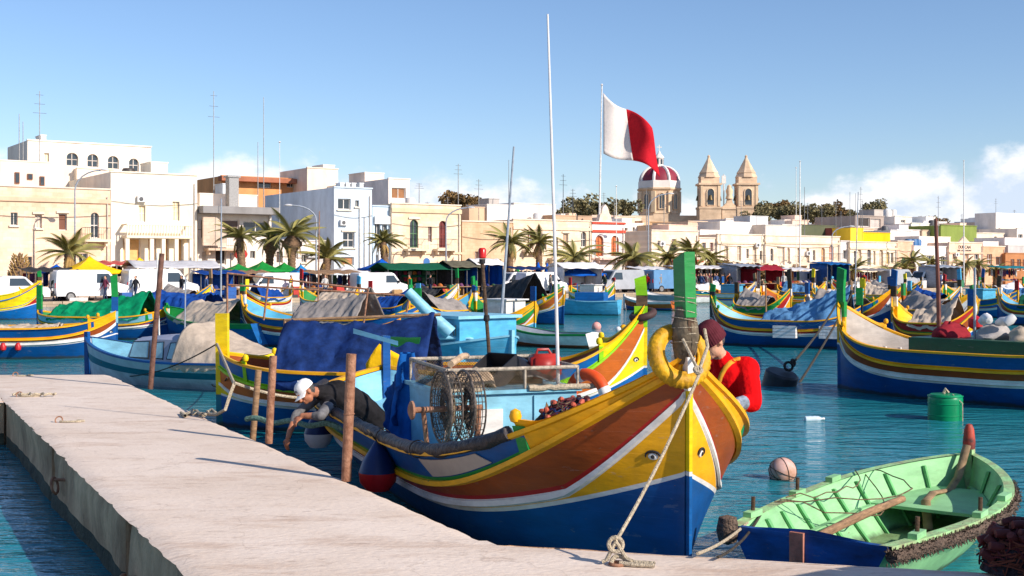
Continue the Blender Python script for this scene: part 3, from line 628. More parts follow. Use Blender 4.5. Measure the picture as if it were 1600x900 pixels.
def hauler():
    b = MAIN; t = thing('net_hauler', 'pair of wire-mesh net hauler drums in front of the light blue cabin', 'net hauler'); b.put(t)
    cx, cz, r = 1.36, 1.26, .345; rustm = mat('hauler_steel', S(120, 108, 98), .55, .35, 14, .4, 40, metal=.5)
    for cy in (-1.06, -.83):
        mb = MB(); mb.torus((cx, cy, cz), r, .013, RX(rad(90)), 36, 8); mb.torus((cx, cy+.11, cz), r*.98, .009, RX(rad(90)), 36, 6); w = mb.build('rim', rustm, t, True)
        mb = MB()
        for i in range(30):
            a = 2*PI*i/30
            mb.tube([(cx+r*math.cos(a), cy, cz+r*math.sin(a)), (cx+.06*math.cos(a), cy+.05, cz+.06*math.sin(a))], .0042, 4, caps=False)
            mb.tube([(cx+r*math.cos(a), cy, cz+r*math.sin(a)), (cx+r*.98*math.cos(a), cy+.11, cz+r*.98*math.sin(a))], .0042, 4, caps=False)
        for k in range(1, 8): mb.torus((cx, cy+.05*(1-k/8), cz), r*k/8, .0042, RX(rad(90)), 30, 4)
        for k in (1, 2): mb.torus((cx, cy+.11*k/3, cz), r, .0042, RX(rad(90)), 30, 4)
        mb.build('wire_mesh', rustm, w)
        mb = MB(); rnd = random.Random(int(cy*100))
        for q in range(26):
            a0 = rnd.random()*6; rr = rnd.uniform(.08, .22)
            mb.tube([(cx+(rr+.05*nz(j*.4, q))*math.cos(a0+j*.3), cy+.06+.03*nz(j*.5, q, 3), cz-.02+(rr+.05*nz(j*.5, q))*math.sin(a0+j*.3)) for j in range(10)], .011, 5)
        mb.build('wound_net', NETM, w, True)
    mb = MB(); mb.tube([(cx, -1.34, cz-.02), (cx, -.64, cz-.02)], .03, 10); mb.lathe([(.09, 0), (.09, .02), (.05, .04), (0, .04)], 16, (cx, -1.34, cz-.02), M=RX(rad(90))); mb.build('axle', RUST, t, True)
    mb = MB(); mb.tube([(cx, -.68, cz), (cx-.1, -.66, .75)], .03, 8); mb.build('bracket', RUST, t, True); mb = MB(); mb.tube([(cx, -1.24, cz), (cx-.1, -1.16, .78)], .025, 8); mb.build('bracket', RUST, t, True)
hauler()
def deck_gear():
    b = MAIN
    # lifebuoy on the cabin side
    t = thing('lifebuoy', 'orange lifebuoy with a white band hung on the cabin corner', 'lifebuoy'); b.put(t)
    OR = mat('lifebuoy_orange', S(232, 84, 28), .5, .12, 6); M = RX(rad(90)) @ RX(rad(-14)); c = (.98, .66, 1.24); M = RY(rad(0)) @ RZ(rad(22)) @ RX(rad(94))
    mb = MB(); mb.torus(c, .25, .065, M, 36, 12); mb.build('ring', OR, t, True)
    for a in (20, 110, 200, 290): mb = MB(); mb.torus(c, .25, .0675, M, 6, 12, a0=rad(a-9), a1=rad(a+9)); mb.build('band', WHT, t, True)
    # jerrycan
    t = thing('jerrycan', 'red plastic jerrycan on the roof rack beside the white mast', 'jerrycan'); b.put(t); RC = mat('jerrycan_red', S(170, 42, 34), .45, .15, 5)
    bm = bmesh.new(); bmesh.ops.create_cube(bm, size=1)
    for v in bm.verts: v.co = Vector((v.co.x*.18, v.co.y*.36*(.9 if v.co.z > 0 else 1), v.co.z*.26))+Vector((.5, .36, 1.55))
    bmesh.ops.bevel(bm, geom=bm.edges[:], offset=.035, segments=3, affect='EDGES'); me = bpy.data.meshes.new('can_body'); bm.to_mesh(me); bm.free(); me.materials.append(RC)
    for f in me.polygons: f.use_smooth = True
    link_mesh('can_body', me, t)
    mb = MB(); mb.tube([(.5, .26, 1.665), (.5, .28, 1.725), (.5, .40, 1.725), (.5, .44, 1.665)], .016, 8); mb.build('handle', RC, t, True)
    mb = MB(); mb.lathe([(.03, 0), (.03, .045), (0, .05)], 12, (.5, .48, 1.675)); mb.build('cap', PLBK, t, True)
    # black crates and folded canvas in the rack
    def crate(cx, cy, cz, M, label, col=PLBK):
        t = thing('fish_crate', label, 'crate', group='crates in the roof rack'); b.put(t)
        def bx(nm, c, d): mb = MB(); mb.box(M @ Vector(c)+Vector((cx, cy, cz)), d, 0, M); mb.build(nm, col, t)
        bx('base', (0, 0, -.09), (.40, .52, .015)); bx('side', (.195, 0, 0), (.015, .52, .18)); bx('side', (-.195, 0, 0), (.015, .52, .18)); bx('end', (0, .26, 0), (.40, .015, .18)); bx('end', (0, -.26, 0), (.40, .015, .18))
    crate(.5, -.25, 1.48, RZ(rad(28)) @ RX(rad(30)), 'black plastic fish crate tipped up in the middle of the roof rack')
    crate(.3, .1, 1.46, RZ(rad(-12)) @ RY(rad(24)), 'black plastic fish crate lying beside the red jerrycan')
    mb = MB(); mb.grid(lambda u, v: (.1+.75*u+.03*nz(v*6), -.80+.5*v, 1.52+.05*nz(u*5, v*5)+.04*math.sin(v*9)-.12*(abs(u-.5)*2)**4-.1*(abs(v-.5)*2)**6), 22, 22)
    loose(mb, 'folded_canvas', mat('sack_canvas', S(196, 168, 138), .95, .2, 8, .7, 12), b, 'folded tan canvas sacks lying in the left of the roof rack', 'canvas', True, ang=70, solid=.02)
    mb = MB(); mb.tube([(.78, -.78, 1.62), (.3, -.5, 1.66), (.0, -.35, 1.64)], .035, 8); loose(mb, 'rolled_sack', mat('sack_canvas', S(196, 168, 138)), b, 'rolled tan sack on top of the folded canvas', 'sack', True)
    mb = MB()                                        # loose sheet of black plastic standing up
    mb.grid(lambda u, v: (.75-.35*v, .0+.4*u, 1.44+.22*v*(1-.6*u)+.03*math.sin(u*5)), 8, 6); loose(mb, 'black_plastic_sheet', PLBK, b, 'bent sheet of black plastic in the rack', 'plastic sheet', True, solid=.012)
    # blue oilskins hanging from the rack's rear corner
    mb = MB()
    def oil(u, v):
        a = u*2*PI; s = .10+.16*v+.035*math.sin(a*4+v*3)+.03*nz(u*9, v*4); return (-.42+s*.9*math.cos(a), -.90+s*.75*math.sin(a), 1.66-1.0*v+.02*nz(u*5, v*7))
    mb.grid(oil, 40, 20); loose(mb, 'blue_oilskin', cloth('oilskin_blue', (20, 96, 176), .2), b, 'bright blue oilskin hanging from the rear corner of the roof rack', 'oilskin', True, ang=80)
    mb = MB()
    def oil2(u, v): s = 1-.25*v; return (-.3-.75*u*s, -1.0-.1*math.sin(u*9+v*2)*v+.05*nz(u*6, v*5), 1.5-.35*u-.62*v*(1-.2*u)+.05*nz(u*4, v*3))
    mb.grid(oil2, 24, 18); loose(mb, 'blue_tarpaulin', cloth('deep_blue_cloth', (16, 70, 136), .25), b, 'crumpled dark blue cloth draped against the cabin side', 'tarpaulin', True, ang=80, solid=.012)
    # foredeck nets
    def pile(name, c, R, H, seed, m, label, fl=None, nf=14, n=60, lr=.007):
        t = thing(name, label, 'fishing net'); b.put(t); rnd = random.Random(seed)
        mb = MB(); mb.grid(lambda u, v: (c[0]+R[0]*math.sin(v*PI/2)*math.cos(u*2*PI)*(1+.18*nz(math.cos(u*6.28)*2, math.sin(u*6.28)*2, v*3+seed)), c[1]+R[1]*math.sin(v*PI/2)*math.sin(u*2*PI)*(1+.18*nz(math.cos(u*6.28)*2, math.sin(u*6.28)*2+9, v*3+seed)), c[2]+H*math.cos(v*PI/2)*(1+.15*nz(u*7, v*5, seed))), 36, 12)
        mb.build('net_heap', m, t, True, ang=80)
        mb = MB()
        for i in range(n):
            a = rnd.random()*2*PI; e = rnd.uniform(.1, 1.35); da = rnd.uniform(-.35, .35); de = rnd.uniform(-.25, .25); pts = []
            for j in range(8):
                A = a+da*j+.4*nz(j*.7, i); E = max(.05, min(1.55, e+de*j*.4+.3*nz(j*.6, i, 5))); k = 1.05
                pts.append((c[0]+k*R[0]*math.sin(E)*math.cos(A), c[1]+k*R[1]*math.sin(E)*math.sin(A), c[2]+k*H*math.cos(E)))
            mb.tube(pts, lr, 4, rnd.randrange(3), caps=False)
        struct(mb.build('net_cords', [NETM, mat('blue_cord', S(30, 60, 110), .9), mat('maroon_cord', S(92, 34, 40), .9)], t), 'stuff')
        for i in range(nf):
            A = rnd.random()*2*PI; E = rnd.uniform(.15, 1.3); mb = MB(); mb.lathe([(0, -.035), (.02, -.028), (.028, 0), (.02, .028), (0, .035)], 8, (c[0]+1.07*R[0]*math.sin(E)*math.cos(A), c[1]+1.07*R[1]*math.sin(E)*math.sin(A), c[2]+1.07*H*math.cos(E)), M=RX(rnd.random()*3) @ RY(rnd.random()*3)); mb.build('float', fl or mat('net_float', S(196, 92, 66), .6), t, True)
        return t
    pile('net_pile', (2.1, .02, .92), (.36, .42), .44, 3, mat('dark_net', S(58, 48, 56), .95, .4, 18, 1, 40, dist=.04), 'dark net heap with orange floats on the foredeck', n=120, nf=20)
    pile('sack_pile', (2.25, -.42, .80), (.45, .45), .2, 5, mat('jute_sack', S(176, 148, 116), .95, .3, 8, .9, 14, dist=.05), 'tan sacking and purple net tails spread before the dark net heap', n=30, nf=0)
    pile('net_coil', (1.75, -.85, .70), (.42, .16), .16, 8, NETM, 'low brown net bundle with floats along the gunwale padding', n=50, nf=6)
    mb = MB(); mb.grid(lambda u, v: (1.62+.28*u, -.35+.55*v+.06*nz(u*5, v*4), .88+.42*(1-abs(2*v-1))*(1-u*.9)+.05*nz(u*6, v*6)), 12, 14); loose(mb, 'brown_cloth', mat('brown_sailcloth', S(160, 122, 84), .95, .25, 6, .8, 12), b, 'peaked brown sailcloth between cabin front and net heap', 'cloth', True, ang=80, solid=.015)
    mb = MB(); mb.bb(2.32, 2.34, .5, .66, .95, 1.22); mb.bb(2.25, 2.33, .5, .52, .95, 1.2); loose(mb, 'metal_bracket', STEEL, b, 'small upright metal bracket behind the dark net heap', 'bracket')
deck_gear()
def bow_gear():
    b = MAIN; sx = b.pt(1, 1.9).x
    t = thing('tyre_fender', 'yellow painted scooter tyre looped over the stem post', 'tyre'); b.put(t)
    M = RY(rad(66)); c = Vector((sx-.06, -.045, 1.92)); mb = MB()
    def tyre(u, v):
        a = u*2*PI; q = v*2*PI; out = max(0, math.cos(q)); g = .0028*(1 if math.sin(a*34+2.5*math.sin(q*2)) > 0 else -1)*(out > .15); r = .058+g*out
        return c+M @ Vector(((.20+r*1.05*math.cos(q))*math.cos(a), (.20+r*1.05*math.cos(q))*math.sin(a), r*1.12*math.sin(q)))
    mb.grid(tyre, 204, 18); mb.build('tyre_body', RUBY, t, True, ang=35)
    mb = MB(); mb.torus(c+M @ Vector((0, 0, .035)), .148, .012, M, 40, 8); mb.build('bead', RUBY, t, True)
    # canvas wrapped round the stem
    mb = MB(); mb.grid(lambda u, v: (sx-.05+(.075+.03*math.sin(v*PI)+.02*nz(u*8, v*4))*math.cos(u*2*PI), (.06+.04*math.sin(v*PI)+.02*nz(math.cos(u*6.28)*2, v*5))*math.sin(u*2*PI), 1.86+.44*v), 28, 14)
    loose(mb, 'stem_canvas', mat('stem_canvas_cloth', S(118, 104, 84), .95, .35, 8, .9, 12), b, 'brown canvas wrapped and tied round the stem post above the tyre', 'canvas', True, ang=80)
    mb = MB(); 
    for i in range(7): mb.torus((sx-.06, 0, 2.02+.06*i+.01*nz(i)), .118-.012*(i/9), .0036, RX(rad(random.uniform(-14, 14))) @ RY(rad(random.uniform(-10, 10))) @ Matrix.Diagonal((1, .85, 1)), 18, 5)
    loose(mb, 'lashing_cord', ROPE, b, 'thin pale cord wound round the canvas on the stem', 'cord', True)
    # mooring rope to the pier
    p0 = b.w(sx+.12, -.02, 2.06); p1 = b.w(sx+.2, -.08, 1.80); e = unproj(962, 846, PZ+.15)
    t = thing('mooring_rope', 'pale mooring rope from the yellow tyre down to a knot on the pier', 'rope')
    mb = MB(); mb.tube([b.w(sx-.05, .17, 2.12), b.w(sx+.12, .10, 2.0), b.w(sx+.24, -.03, 1.86), b.w(sx+.25, -.06, 1.80)], .014, 7); mb.tube([b.w(sx+.1, -.10, 2.06), b.w(sx+.26, -.06, 1.84)]+sag(b.w(sx+.27, -.06, 1.80), e, .05, 14), .0125, 7); mb.build('line', ROPE, t, True)
    mb = MB(); mb.torus(b.w(sx+.26, -.06, 1.84), .025, .016, RX(.8), 12, 6); mb.build('knot', ROPE, t, True)
    k = e; mb = MB()
    mb.torus((k.x, k.y, k.z-.02), .045, .015, RX(rad(80)), 16, 7); mb.torus((k.x+.02, k.y-.02, k.z-.14), .05, .016, RX(rad(60)), 16, 7)
    mb.tube([(k.x, k.y, k.z), (k.x-.06, k.y, k.z-.12), (k.x-.09, k.y, PZ+.016)], .014, 7); mb.tube([(k.x, k.y, k.z), (k.x+.07, k.y-.02, k.z-.11), (k.x+.10, k.y-.04, PZ+.03)], .014, 7)
    mb.tube([(k.x+.02, k.y-.05, PZ+.02), (k.x+.12, k.y-.08, PZ+.016), (k.x+.24, k.y-.1, PZ+.016), (k.x+.25, k.y-.05, PZ+.017), (k.x+.12, k.y-.03, PZ+.02), (k.x+.04, k.y, PZ+.05)], .015, 7); mb.build('knot_coil', ROPE, t, True)
    mb = MB(); mb.torus((k.x+.01, k.y-.02, PZ+.01), .05, .011, None, 16, 6); tag(mb.build('mooring_ring', RUST, None, True), 'rusty ring in the pier under the mooring rope knot', 'ring')
bow_gear()
def fender(p, label, top, bot, r=.17, h=.46, hang=None):
    t = thing('fender', label, 'fender', p); mb = MB(); prof = [(0, -h*.5), (r*.6, -h*.47), (r*.95, -h*.3), (r, -h*.12)]; mb.lathe(prof, 16); mb.lathe([(r, -h*.12), (r*.8, h*.1), (r*.45, h*.3), (r*.16, h*.46), (0, h*.5)], 16, mi=1); mb.build('fender_body', [bot, top], t, True)
    if hang is not None: mb = MB(); mb.tube([(0, 0, h*.45), Vector(hang)-Vector(p)], .011, 6); mb.build('lanyard', ROPED, t, True)
    return t
NAVY = mat('navy_vinyl', S(18, 40, 92), .4, .15, 4); REDV = mat('red_vinyl', S(196, 30, 36), .45, .12, 4); WHV = mat('white_vinyl', S(226, 224, 222), .45, .1, 4); ORV = mat('orange_vinyl', S(236, 110, 60), .5, .12, 4)
def hull_point(b, t, z, side, out): q = b.pt(t, z, side); return b.w(q.x, q.y+side*out, z)
fender(hull_point(MAIN, .24, .64, -1, .17), 'navy and red teardrop fender hanging between pier and big boat', NAVY, REDV, .19, .52, hull_point(MAIN, .24, 1.0, -1, .07))
fender(hull_point(MAIN, -.55, .55, -1, .17), 'navy and white teardrop fender below the man in the white cap', NAVY, WHV, .18, .5, hull_point(MAIN, -.55, 1.0, -1, .07))
def beacon():
    t = thing('beacon_pole', 'brown pole with a red beacon lamp rising behind the roof rack', 'pole'); MAIN.put(t)
    mb = MB(); mb.tube([(-.25, .02, .6), (-.27, 0, 1.7), (-.32, -.06, 2.66)], .022, 8); mb.build('pole', DARKW, t, True)
    mb = MB(); mb.lathe([(.03, 0), (.045, .01), (.045, .10), (.03, .12), (0, .12)], 12, (-.32, -.06, 2.70)); mb.build('lamp', mat('beacon_red', S(200, 30, 26), .25, .08), t, True)
    mb = MB(); mb.lathe([(.035, 0), (.035, .05)], 12, (-.32, -.06, 2.645)); mb.lathe([(.03, 0), (.036, .03), (.03, .07)], 10, (-.285, -.02, 2.0)); mb.build('fitting', RUB, t, True)
beacon()
# ---------------------------------------------------------------- men on the big boat
def man_black():
    b = MAIN; W = lambda x, y, z: b.w(x, y, z)
    # lies over the pier-side gunwale at the quarter; image-plane targets turned into places in the boat
    P = lambda px, py, Y: atY(px, py, Y)
    t = thing('person', 'man in a white cap and dark vest leaning over the boat side beside the pier', 'person'); 
    hip = P(584, 656, 14.9); belly = P(557, 632, 14.7); chest = P(527, 617, 14.45); neck = P(499, 613, 14.2); head = P(478, 612, 14.05)
    shL = P(515, 634, 14.1); shR = P(503, 614, 14.5); elR = P(463, 648, 14.3); wrR = P(450, 684, 14.15); elL = P(500, 650, 13.8); wrL = P(472, 650, 13.85)
    kneeL = P(572, 712, 14.7); kneeR = P(595, 712, 15.0); footL = P(625, 716, 15.0); footR = P(645, 712, 15.3)
    mats = [SKIN, cloth('black_vest', (38, 36, 38), .3), cloth('grey_check_shirt', (128, 126, 128), .35), cloth('dark_trousers', (34, 34, 40), .2), HAIR]
    face = Vector((-.62, -.42, -.62)); hp, L, M = head_prims(head, face, Vector((-.45, -.05, .75)), 0, 4, 1.08)
    pr = [('c', hip, belly, .17, .18, 1), ('c', belly, chest, .18, .185, 1), ('c', chest, neck, .16, .085, 1), ('c', shL, shR, .085, .085, 1), ('c', neck, head, .065, .06, 0),
          ('c', shR, elR, .068, .055, 2), ('c', elR, elR.lerp(wrR, .25), .055, .052, 2), ('c', elR.lerp(wrR, .2), wrR, .044, .03, 0),
          ('c', shL, elL, .075, .06, 2), ('c', elL, elL.lerp(wrL, .25), .058, .054, 2), ('c', elL.lerp(wrL, .2), wrL, .046, .032, 0),
          ('c', hip, kneeL, .11, .08, 3), ('c', hip, kneeR, .11, .08, 3), ('c', kneeL, footL, .075, .05, 3), ('c', kneeR, footR, .075, .05, 3)]
    pr += hp+hand_prims(wrR, Vector((-.15, -.15, -1)), Vector((-.5, -.8, 0)), 0, .7)+hand_prims(wrL, Vector((-.7, -.3, -.55)), Vector((-.3, -.6, .8)), 0, .9)
    fused('body', pr, mats, t, .0085, 5, .006)
    # cap
    fd = face.normalized(); up = (Vector((-.45, -.05, .75))-fd*Vector((-.45, -.05, .75)).dot(fd)).normalized(); sd = fd.cross(up)
    C = mat('cap_cotton', S(238, 236, 234), .8, .06, 10, .3, 20); mb = MB(); Mh = Matrix((sd, fd, up)).transposed()
    cen = head+up*.045-fd*.012
    mb.lathe([(1.0, -.22), (1.02, 0), (.97, .35), (.8, .68), (.5, .9), (.1, 1), (0, 1)], 24, cen, M=Mh @ Matrix.Diagonal((.096, .116, .105))); cap = mb.build('cap', C, t, True)
    mb = MB(); mb.grid(lambda u, v: cen+sd*(.088*(2*v-1))+fd*(.085+(.10*u)*(1-.45*(2*v-1)**2)-.02*(2*v-1)**2-.035*(abs(2*v-1)**2))+up*(-.012-.035*u-.022*(2*v-1)**2), 8, 12); mb.build('cap_peak', C, cap, True, solid=.006)
    mb = MB(); mb.lathe([(0, .01), (.008, .008), (.01, 0)], 8, cen+up*.105); mb.build('cap_button', C, cap, True)
    mb = MB(); mb.grid(lambda u, v: cen+(sd*math.sin(lerp(-.5, .5, v))*.094+fd*math.cos(lerp(-.5, .5, v))*.113)*1.04+up*(.02+.03*u), 2, 8); mb.build('cap_badge', mat('badge_grey', S(120, 120, 126), .7), cap)
    for s in (-1, 1):
        q = L(.032*s, .093, .006); mb = MB(); mb.lathe([(0, -.011), (.009, -.006), (.011, 0), (.009, .006), (0, .011)], 8, q); mb.build('eyeball', RUB, t, True)
man_black()
def man_red():
    P = lambda px, py, Y: atY(px, py, Y)
    t = thing('person', 'man in a red jacket and maroon knitted hat bending over the bow', 'person')
    head = P(1113, 533, 10.75); neck = P(1128, 562, 10.85); chest = P(1144, 596, 10.9); waist = P(1126, 660, 11.0); hip = P(1104, 698, 11.05)
    shL = P(1166, 578, 10.85); shR = P(1110, 582, 11.15); elL = P(1174, 628, 10.55); wrL = P(1134, 634, 10.3)
    elR = P(1094, 636, 11.1); wrR = P(1088, 668, 10.85); kL = P(1082, 732, 11.05); kR = P(1062, 732, 11.15); fL = P(1068, 772, 11.1); fR = P(1046, 772, 11.2)
    RED = mat('red_fleece', S(222, 18, 22), .95, .1, 6, .9, 26, spec=.05, dist=.012); PLA = cloth('plaid_cuff', (176, 190, 206), .4, .4, 30); DUN = mat('navy_dungarees', S(30, 30, 44), .9, .3, 6, .6, 14); SAL = cloth('salmon_apron', (214, 110, 84), .12)
    mats = [SKIN2, RED, PLA, SAL, HAIR]
    face = Vector((-.72, -.35, -.55)); upv = Vector((-.25, -.1, 1)); hp, L, M = head_prims(head, face, upv, 0, 4, 1.16)
    pr = [('c', waist, chest, .165, .20, 1), ('c', chest, neck, .175, .09, 1), ('c', shL, shR, .125, .115, 1), ('c', neck, head, .068, .06, 0), ('c', waist, hip, .165, .16, 3),
          ('c', shL, elL, .112, .095, 1), ('c', elL, elL.lerp(wrL, .22), .082, .07, 1), ('c', elL.lerp(wrL, .26), elL.lerp(wrL, .5), .064, .058, 2), ('c', elL.lerp(wrL, .45), wrL, .048, .034, 0),
          ('c', shR, elR, .09, .075, 1), ('c', elR, wrR, .07, .04, 1), ('c', hip, kL, .13, .09, 3), ('c', hip, kR, .13, .09, 3), ('c', kL, fL, .085, .06, 3), ('c', kR, fR, .085, .06, 3)]
    pr += hp+hand_prims(wrL, Vector((-.75, -.35, -.5)), Vector((-.2, -.3, .9)), 0, .8)+hand_prims(wrR, Vector((-.2, -.5, -.8)), Vector((-.5, -.5, .6)), 0, .6)
    body = fused('body', pr, mats, t, .0085, 5, .005)
    fd = face.normalized(); up = (upv-fd*upv.dot(fd)).normalized(); sd = fd.cross(up); Mh = Matrix((sd, fd, up)).transposed()
    HAT = mat('maroon_knit', S(96, 44, 52), .95, .15, 20, .2, 60, spec=.05); cen = head+up*.04-fd*.012; mb = MB()
    def knit(u, v):
        a = u*2*PI; r, z = ((1.03+.05*(v < .26), -.35+v*1.6) if v < .3 else (1.04*math.cos((v-.3)/.7*PI/2)**.62, .13+1.0*math.sin((v-.3)/.7*PI/2))); k = 1+.018*math.cos(a*34)
        return cen+Mh @ Vector((.102*r*k*math.cos(a), .12*r*k*math.sin(a), .132*z))
    mb.grid(knit, 136, 16); mb.build('knitted_hat', HAT, t, True, ang=70)
    # dungaree straps and bib
    STR = mat('mustard_strap', S(226, 160, 40), .85, .1, 10)
    def band(pts, w, nm, m, nrm):
        mb = MB(); n = len(pts)
        for i, p in enumerate(pts):
            d = (pts[min(n-1, i+1)]-pts[max(0, i-1)]).normalized(); s = d.cross(nrm).normalized()*w; mb.v += [tuple(p-s), tuple(p+s)]
        for i in range(n-1): mb.f.append((2*i, 2*i+1, 2*i+3, 2*i+2)); mb.m.append(0)
        mb.build(nm, m, t, True, solid=.012)
    from mathutils.bvhtree import BVHTree
    bv = BVHTree.FromPolygons([v.co.copy() for v in body.data.vertices], [tuple(p.vertices) for p in body.data.polygons]); eye = Vector((0, 0, CZ))
    def fit(px, py, off=.012):
        d = (P(px, py, 10)-eye).normalized(); h = bv.ray_cast(eye, d); return (h[0] if h[0] is not None else P(px, py, 10.8))-d*off
    band([fit(*q) for q in ((1156, 561), (1150, 562), (1142, 566), (1134, 574), (1128, 584), (1124, 595), (1120, 606), (1117, 617))], .02, 'strap', STR, Vector((-.2, -1, .2)))
    mb = MB(); mb.grid(lambda u, v: fit(lerp(1104, 1126, u), lerp(614, 655, v), .015+.01*nz(u*5, v*5)), 8, 10); mb.build('bib', DUN, t, True, solid=.02)
    mb = MB(); mb.box(fit(1117, 618, .03), (.035, .02, .045)); mb.build('buckle', STEEL, t)
man_red()
# ---------------------------------------------------------------- second boat with the lime bow
SEC = Luzzu('fishing_boat', 'blue fishing boat with lime stem, yellow stern post and blue tarpaulin, behind the big boat', (-1.35, 19.6), math.atan2(-.62, 6.71), 6.9, 1.12,
            pal=dict(belt=ORG, trim=LIME, strake=BLUE2, bottom=BLUE2, wedge=LEMON, red=ORG, rail=LIME, cap=YEL, board=LEMON, inner=BRN, post=LIME), gun=.95, detail=2, N=56, stem_top=2.42, stem_cols=dict(bottom=BLUE2, mid=LEMON, upper=DARKW, head=LIME, upper0=LIME), stern_post=dict(top=1.85, low=TEAL, mid=LEMON, head=LEMON), stern=.25)
def second_gear():
    b = SEC
    mb = MB(); s = b.pt(1, 1.6).x; mb.torus((s-.02, 0, 1.85), .17, .06, RX(rad(12)) @ RY(rad(-14)), 30, 10); loose(mb, 'small_tyre', mat('brown_rubber', S(74, 50, 48), .7, .2, 8), b, 'small dark brown tyre round the lime stem', 'tyre', True)
    tent(b, 'blue_tarpaulin', TARPD, 'dark blue tarpaulin tent over the boat with the yellow stern post', -2.35, .1, 1.75, 1.85, .09, .25, seed=3, wide=1.0)
    mb = MB(); mb.tube([(-2.3, 0, .7), (-2.36, 0, 1.76)], .03, 6); mb.tube([(-2.36, 0, 1.74), (.2, 0, 1.84)], .03, 6); part(mb, 'tent_frame', WOOD, b, True)
    mb = MB(); mb.grid(lambda u, v: (-.75+.55*u, -1.22+.02*nz(u*6, v*6)-.05*v, .55+.8*v*(1-.75*abs(u-.35))+.3*u*v), 8, 8); loose(mb, 'yellow_sheet', YELC, b, 'bright yellow canvas sheet hung over the boat side behind the blue cloth', 'canvas', True, solid=.012)
    mb = MB(); mb.bb(-.55, -.05, -.55, -.1, .75, 1.5); loose(mb, 'green_box', paint('dark_green_locker', (14, 100, 44)), b, 'dark green locker box under the light blue plank', 'box')
    p = b.w(-3.45, 0, 1.2)
second_gear()
def pier_props():
    def pole(px, py, top_px, top_py, r, label, m=RUST):
        p = unproj(px, py, PZ); q = atY(top_px, top_py, p.y); mb = MB()
        mb.tube([p-Vector((0, 0, .02))]+[p.lerp(q, i/8)+Vector((.004*nz(i, px), 0, 0)) for i in range(1, 9)], r, 10); mb.torus(p+(q-p)*.52, r*1.05, .006, None, 12, 5)
        return tag(mb.build('mooring_post', m, None, True), label, 'post', 'posts along the pier edge')
    pole(541, 748, 549, 553, .047, 'thick rusty post on the pier edge in front of the big boat'); pole(420, 690, 427, 556, .042, 'short rusty post on the pier edge beside the leaning man')
    pole(235, 606, 253, 396, .042, 'tall thin rusty pole at the pier edge before the grey cabin boat', mat('dark_rust', S(120, 84, 70), .8, .3, 9, .5, 40)); 
    p = atY(386, 668, 15.4); q = atY(404, 578, 15.5); mb = MB(); mb.tube([p-Vector((0, 0, 1)), q], .04, 10); tag(mb.build('mooring_stake', WOOD, None, True), 'leaning wooden stake beside the yellow stern post', 'post')
    st = SEC.w(-3.5, 0, 1.35)
    rope('mooring_rope', [unproj(283, 647, PZ+.02), unproj(310, 646, PZ+.02), unproj(338, 648, PZ+.03), atY(352, 640, 15.45), atY(360, 615, 15.5), atY(366, 600, 15.5), st], .022, 'thick pale rope from the pier to the yellow stern post')
    rope('rope_coil', [unproj(283+6*i, 645+5*math.sin(i*1.4), PZ+.02+.012*(i % 2)) for i in range(10)], .022, 'untidy pale rope end lying at the pier edge left of the yellow post')
    rope('long_rope', sag(atY(366, 598, 15.5), hull_point(MAIN, -.72, .85, -1, .1), .05), .02, 'pale rope running from the stake past the short rusty post')
    rope('thin_line', sag(atY(200, 588, 27.0), st, .12, 16), .012, 'thin line sagging from the grey cabin boat to the yellow post', ROPED); rope('slack_line', sag(atY(330, 600, 26), atY(355, 590, 19), .1, 12)+[], .012, 'slack line under the grey cabin boat bow', ROPED)
    rope('green_rope', [atY(385+8*i, 655-3*math.sin(i*.9)+i*.6, 15.2-.06*i)+Vector((0, 0, .02*nz(i))) for i in range(21)], .035, 'thick faded green rope slung behind the short rusty post', mat('faded_green_rope', S(124, 160, 140), .95, .3, 30, 1, 60))
    for px, py, lb in ((92, 660, 'small rope eye lying alone on the pier top'), (30, 620, 'knotted rope through a ring at the far pier corner'), (24, 588, 'rusty iron fitting on the far edge of the pier')):
        t = thing('mooring_ring', lb, 'ring', unproj(px, py, PZ)); mb = MB(); mb.torus((0, 0, .03), .045, .009, RX(rad(70)), 18, 6); mb.build('ring', RUST, t, True)
        mb = MB(); mb.tube([(.02, -.02, .015), (.12, -.05, .016), (.24, -.02, .016), (.3, .04, .016), (.2, .08, .016)], .014, 6); mb.build('rope_tail', ROPE, t, True)
        if px == 30: mb = MB(); mb.tube([(-.1+.05*i, .05*math.sin(i*1.7), .03+.02*(i % 2)) for i in range(14)], .02, 6); mb.build('rope_knot', ROPE, t, True)
    for y, z, lb in ((9.2, .25, 'iron mooring ring hanging low on the pier wall'), (7.9, .2, 'nearest iron ring on the weedy pier wall'), (12.6, .4, 'small iron ring high on the pier wall')):
        t = thing('wall_ring', lb, 'ring', (XL(y)-.02, y, z)); mb = MB(); mb.torus((-.05, 0, -.06), .085, .014, RY(rad(78)), 18, 6); mb.build('ring', RUST, t, True); mb = MB(); mb.tube([(.1, 0, 0), (-.09, 0, 0)], .018, 6); mb.build('pin', RUST, t, True)
    # net heap at the right corner of the quay
    t = thing('net_pile', 'dark red nets and cork floats heaped at the quay corner', 'fishing net', (0, 0, 0)); c = unproj(1600, 884, PZ); rnd = random.Random(4); mb = MB(); R0 = .31; H = .27
    mb.grid(lambda u, v: (c.x+R0*math.sin(v*PI/2)*math.cos(u*6.283)*(1+.25*nz(u*5, v*4)), c.y-.12+R0*math.sin(v*PI/2)*math.sin(u*6.283)*(1+.25*nz(u*5, v*4, 7)), PZ+H*math.cos(v*PI/2)), 30, 10); mb.build('net_heap', mat('dark_net', S(52, 46, 60)), t, True)
    mb = MB()
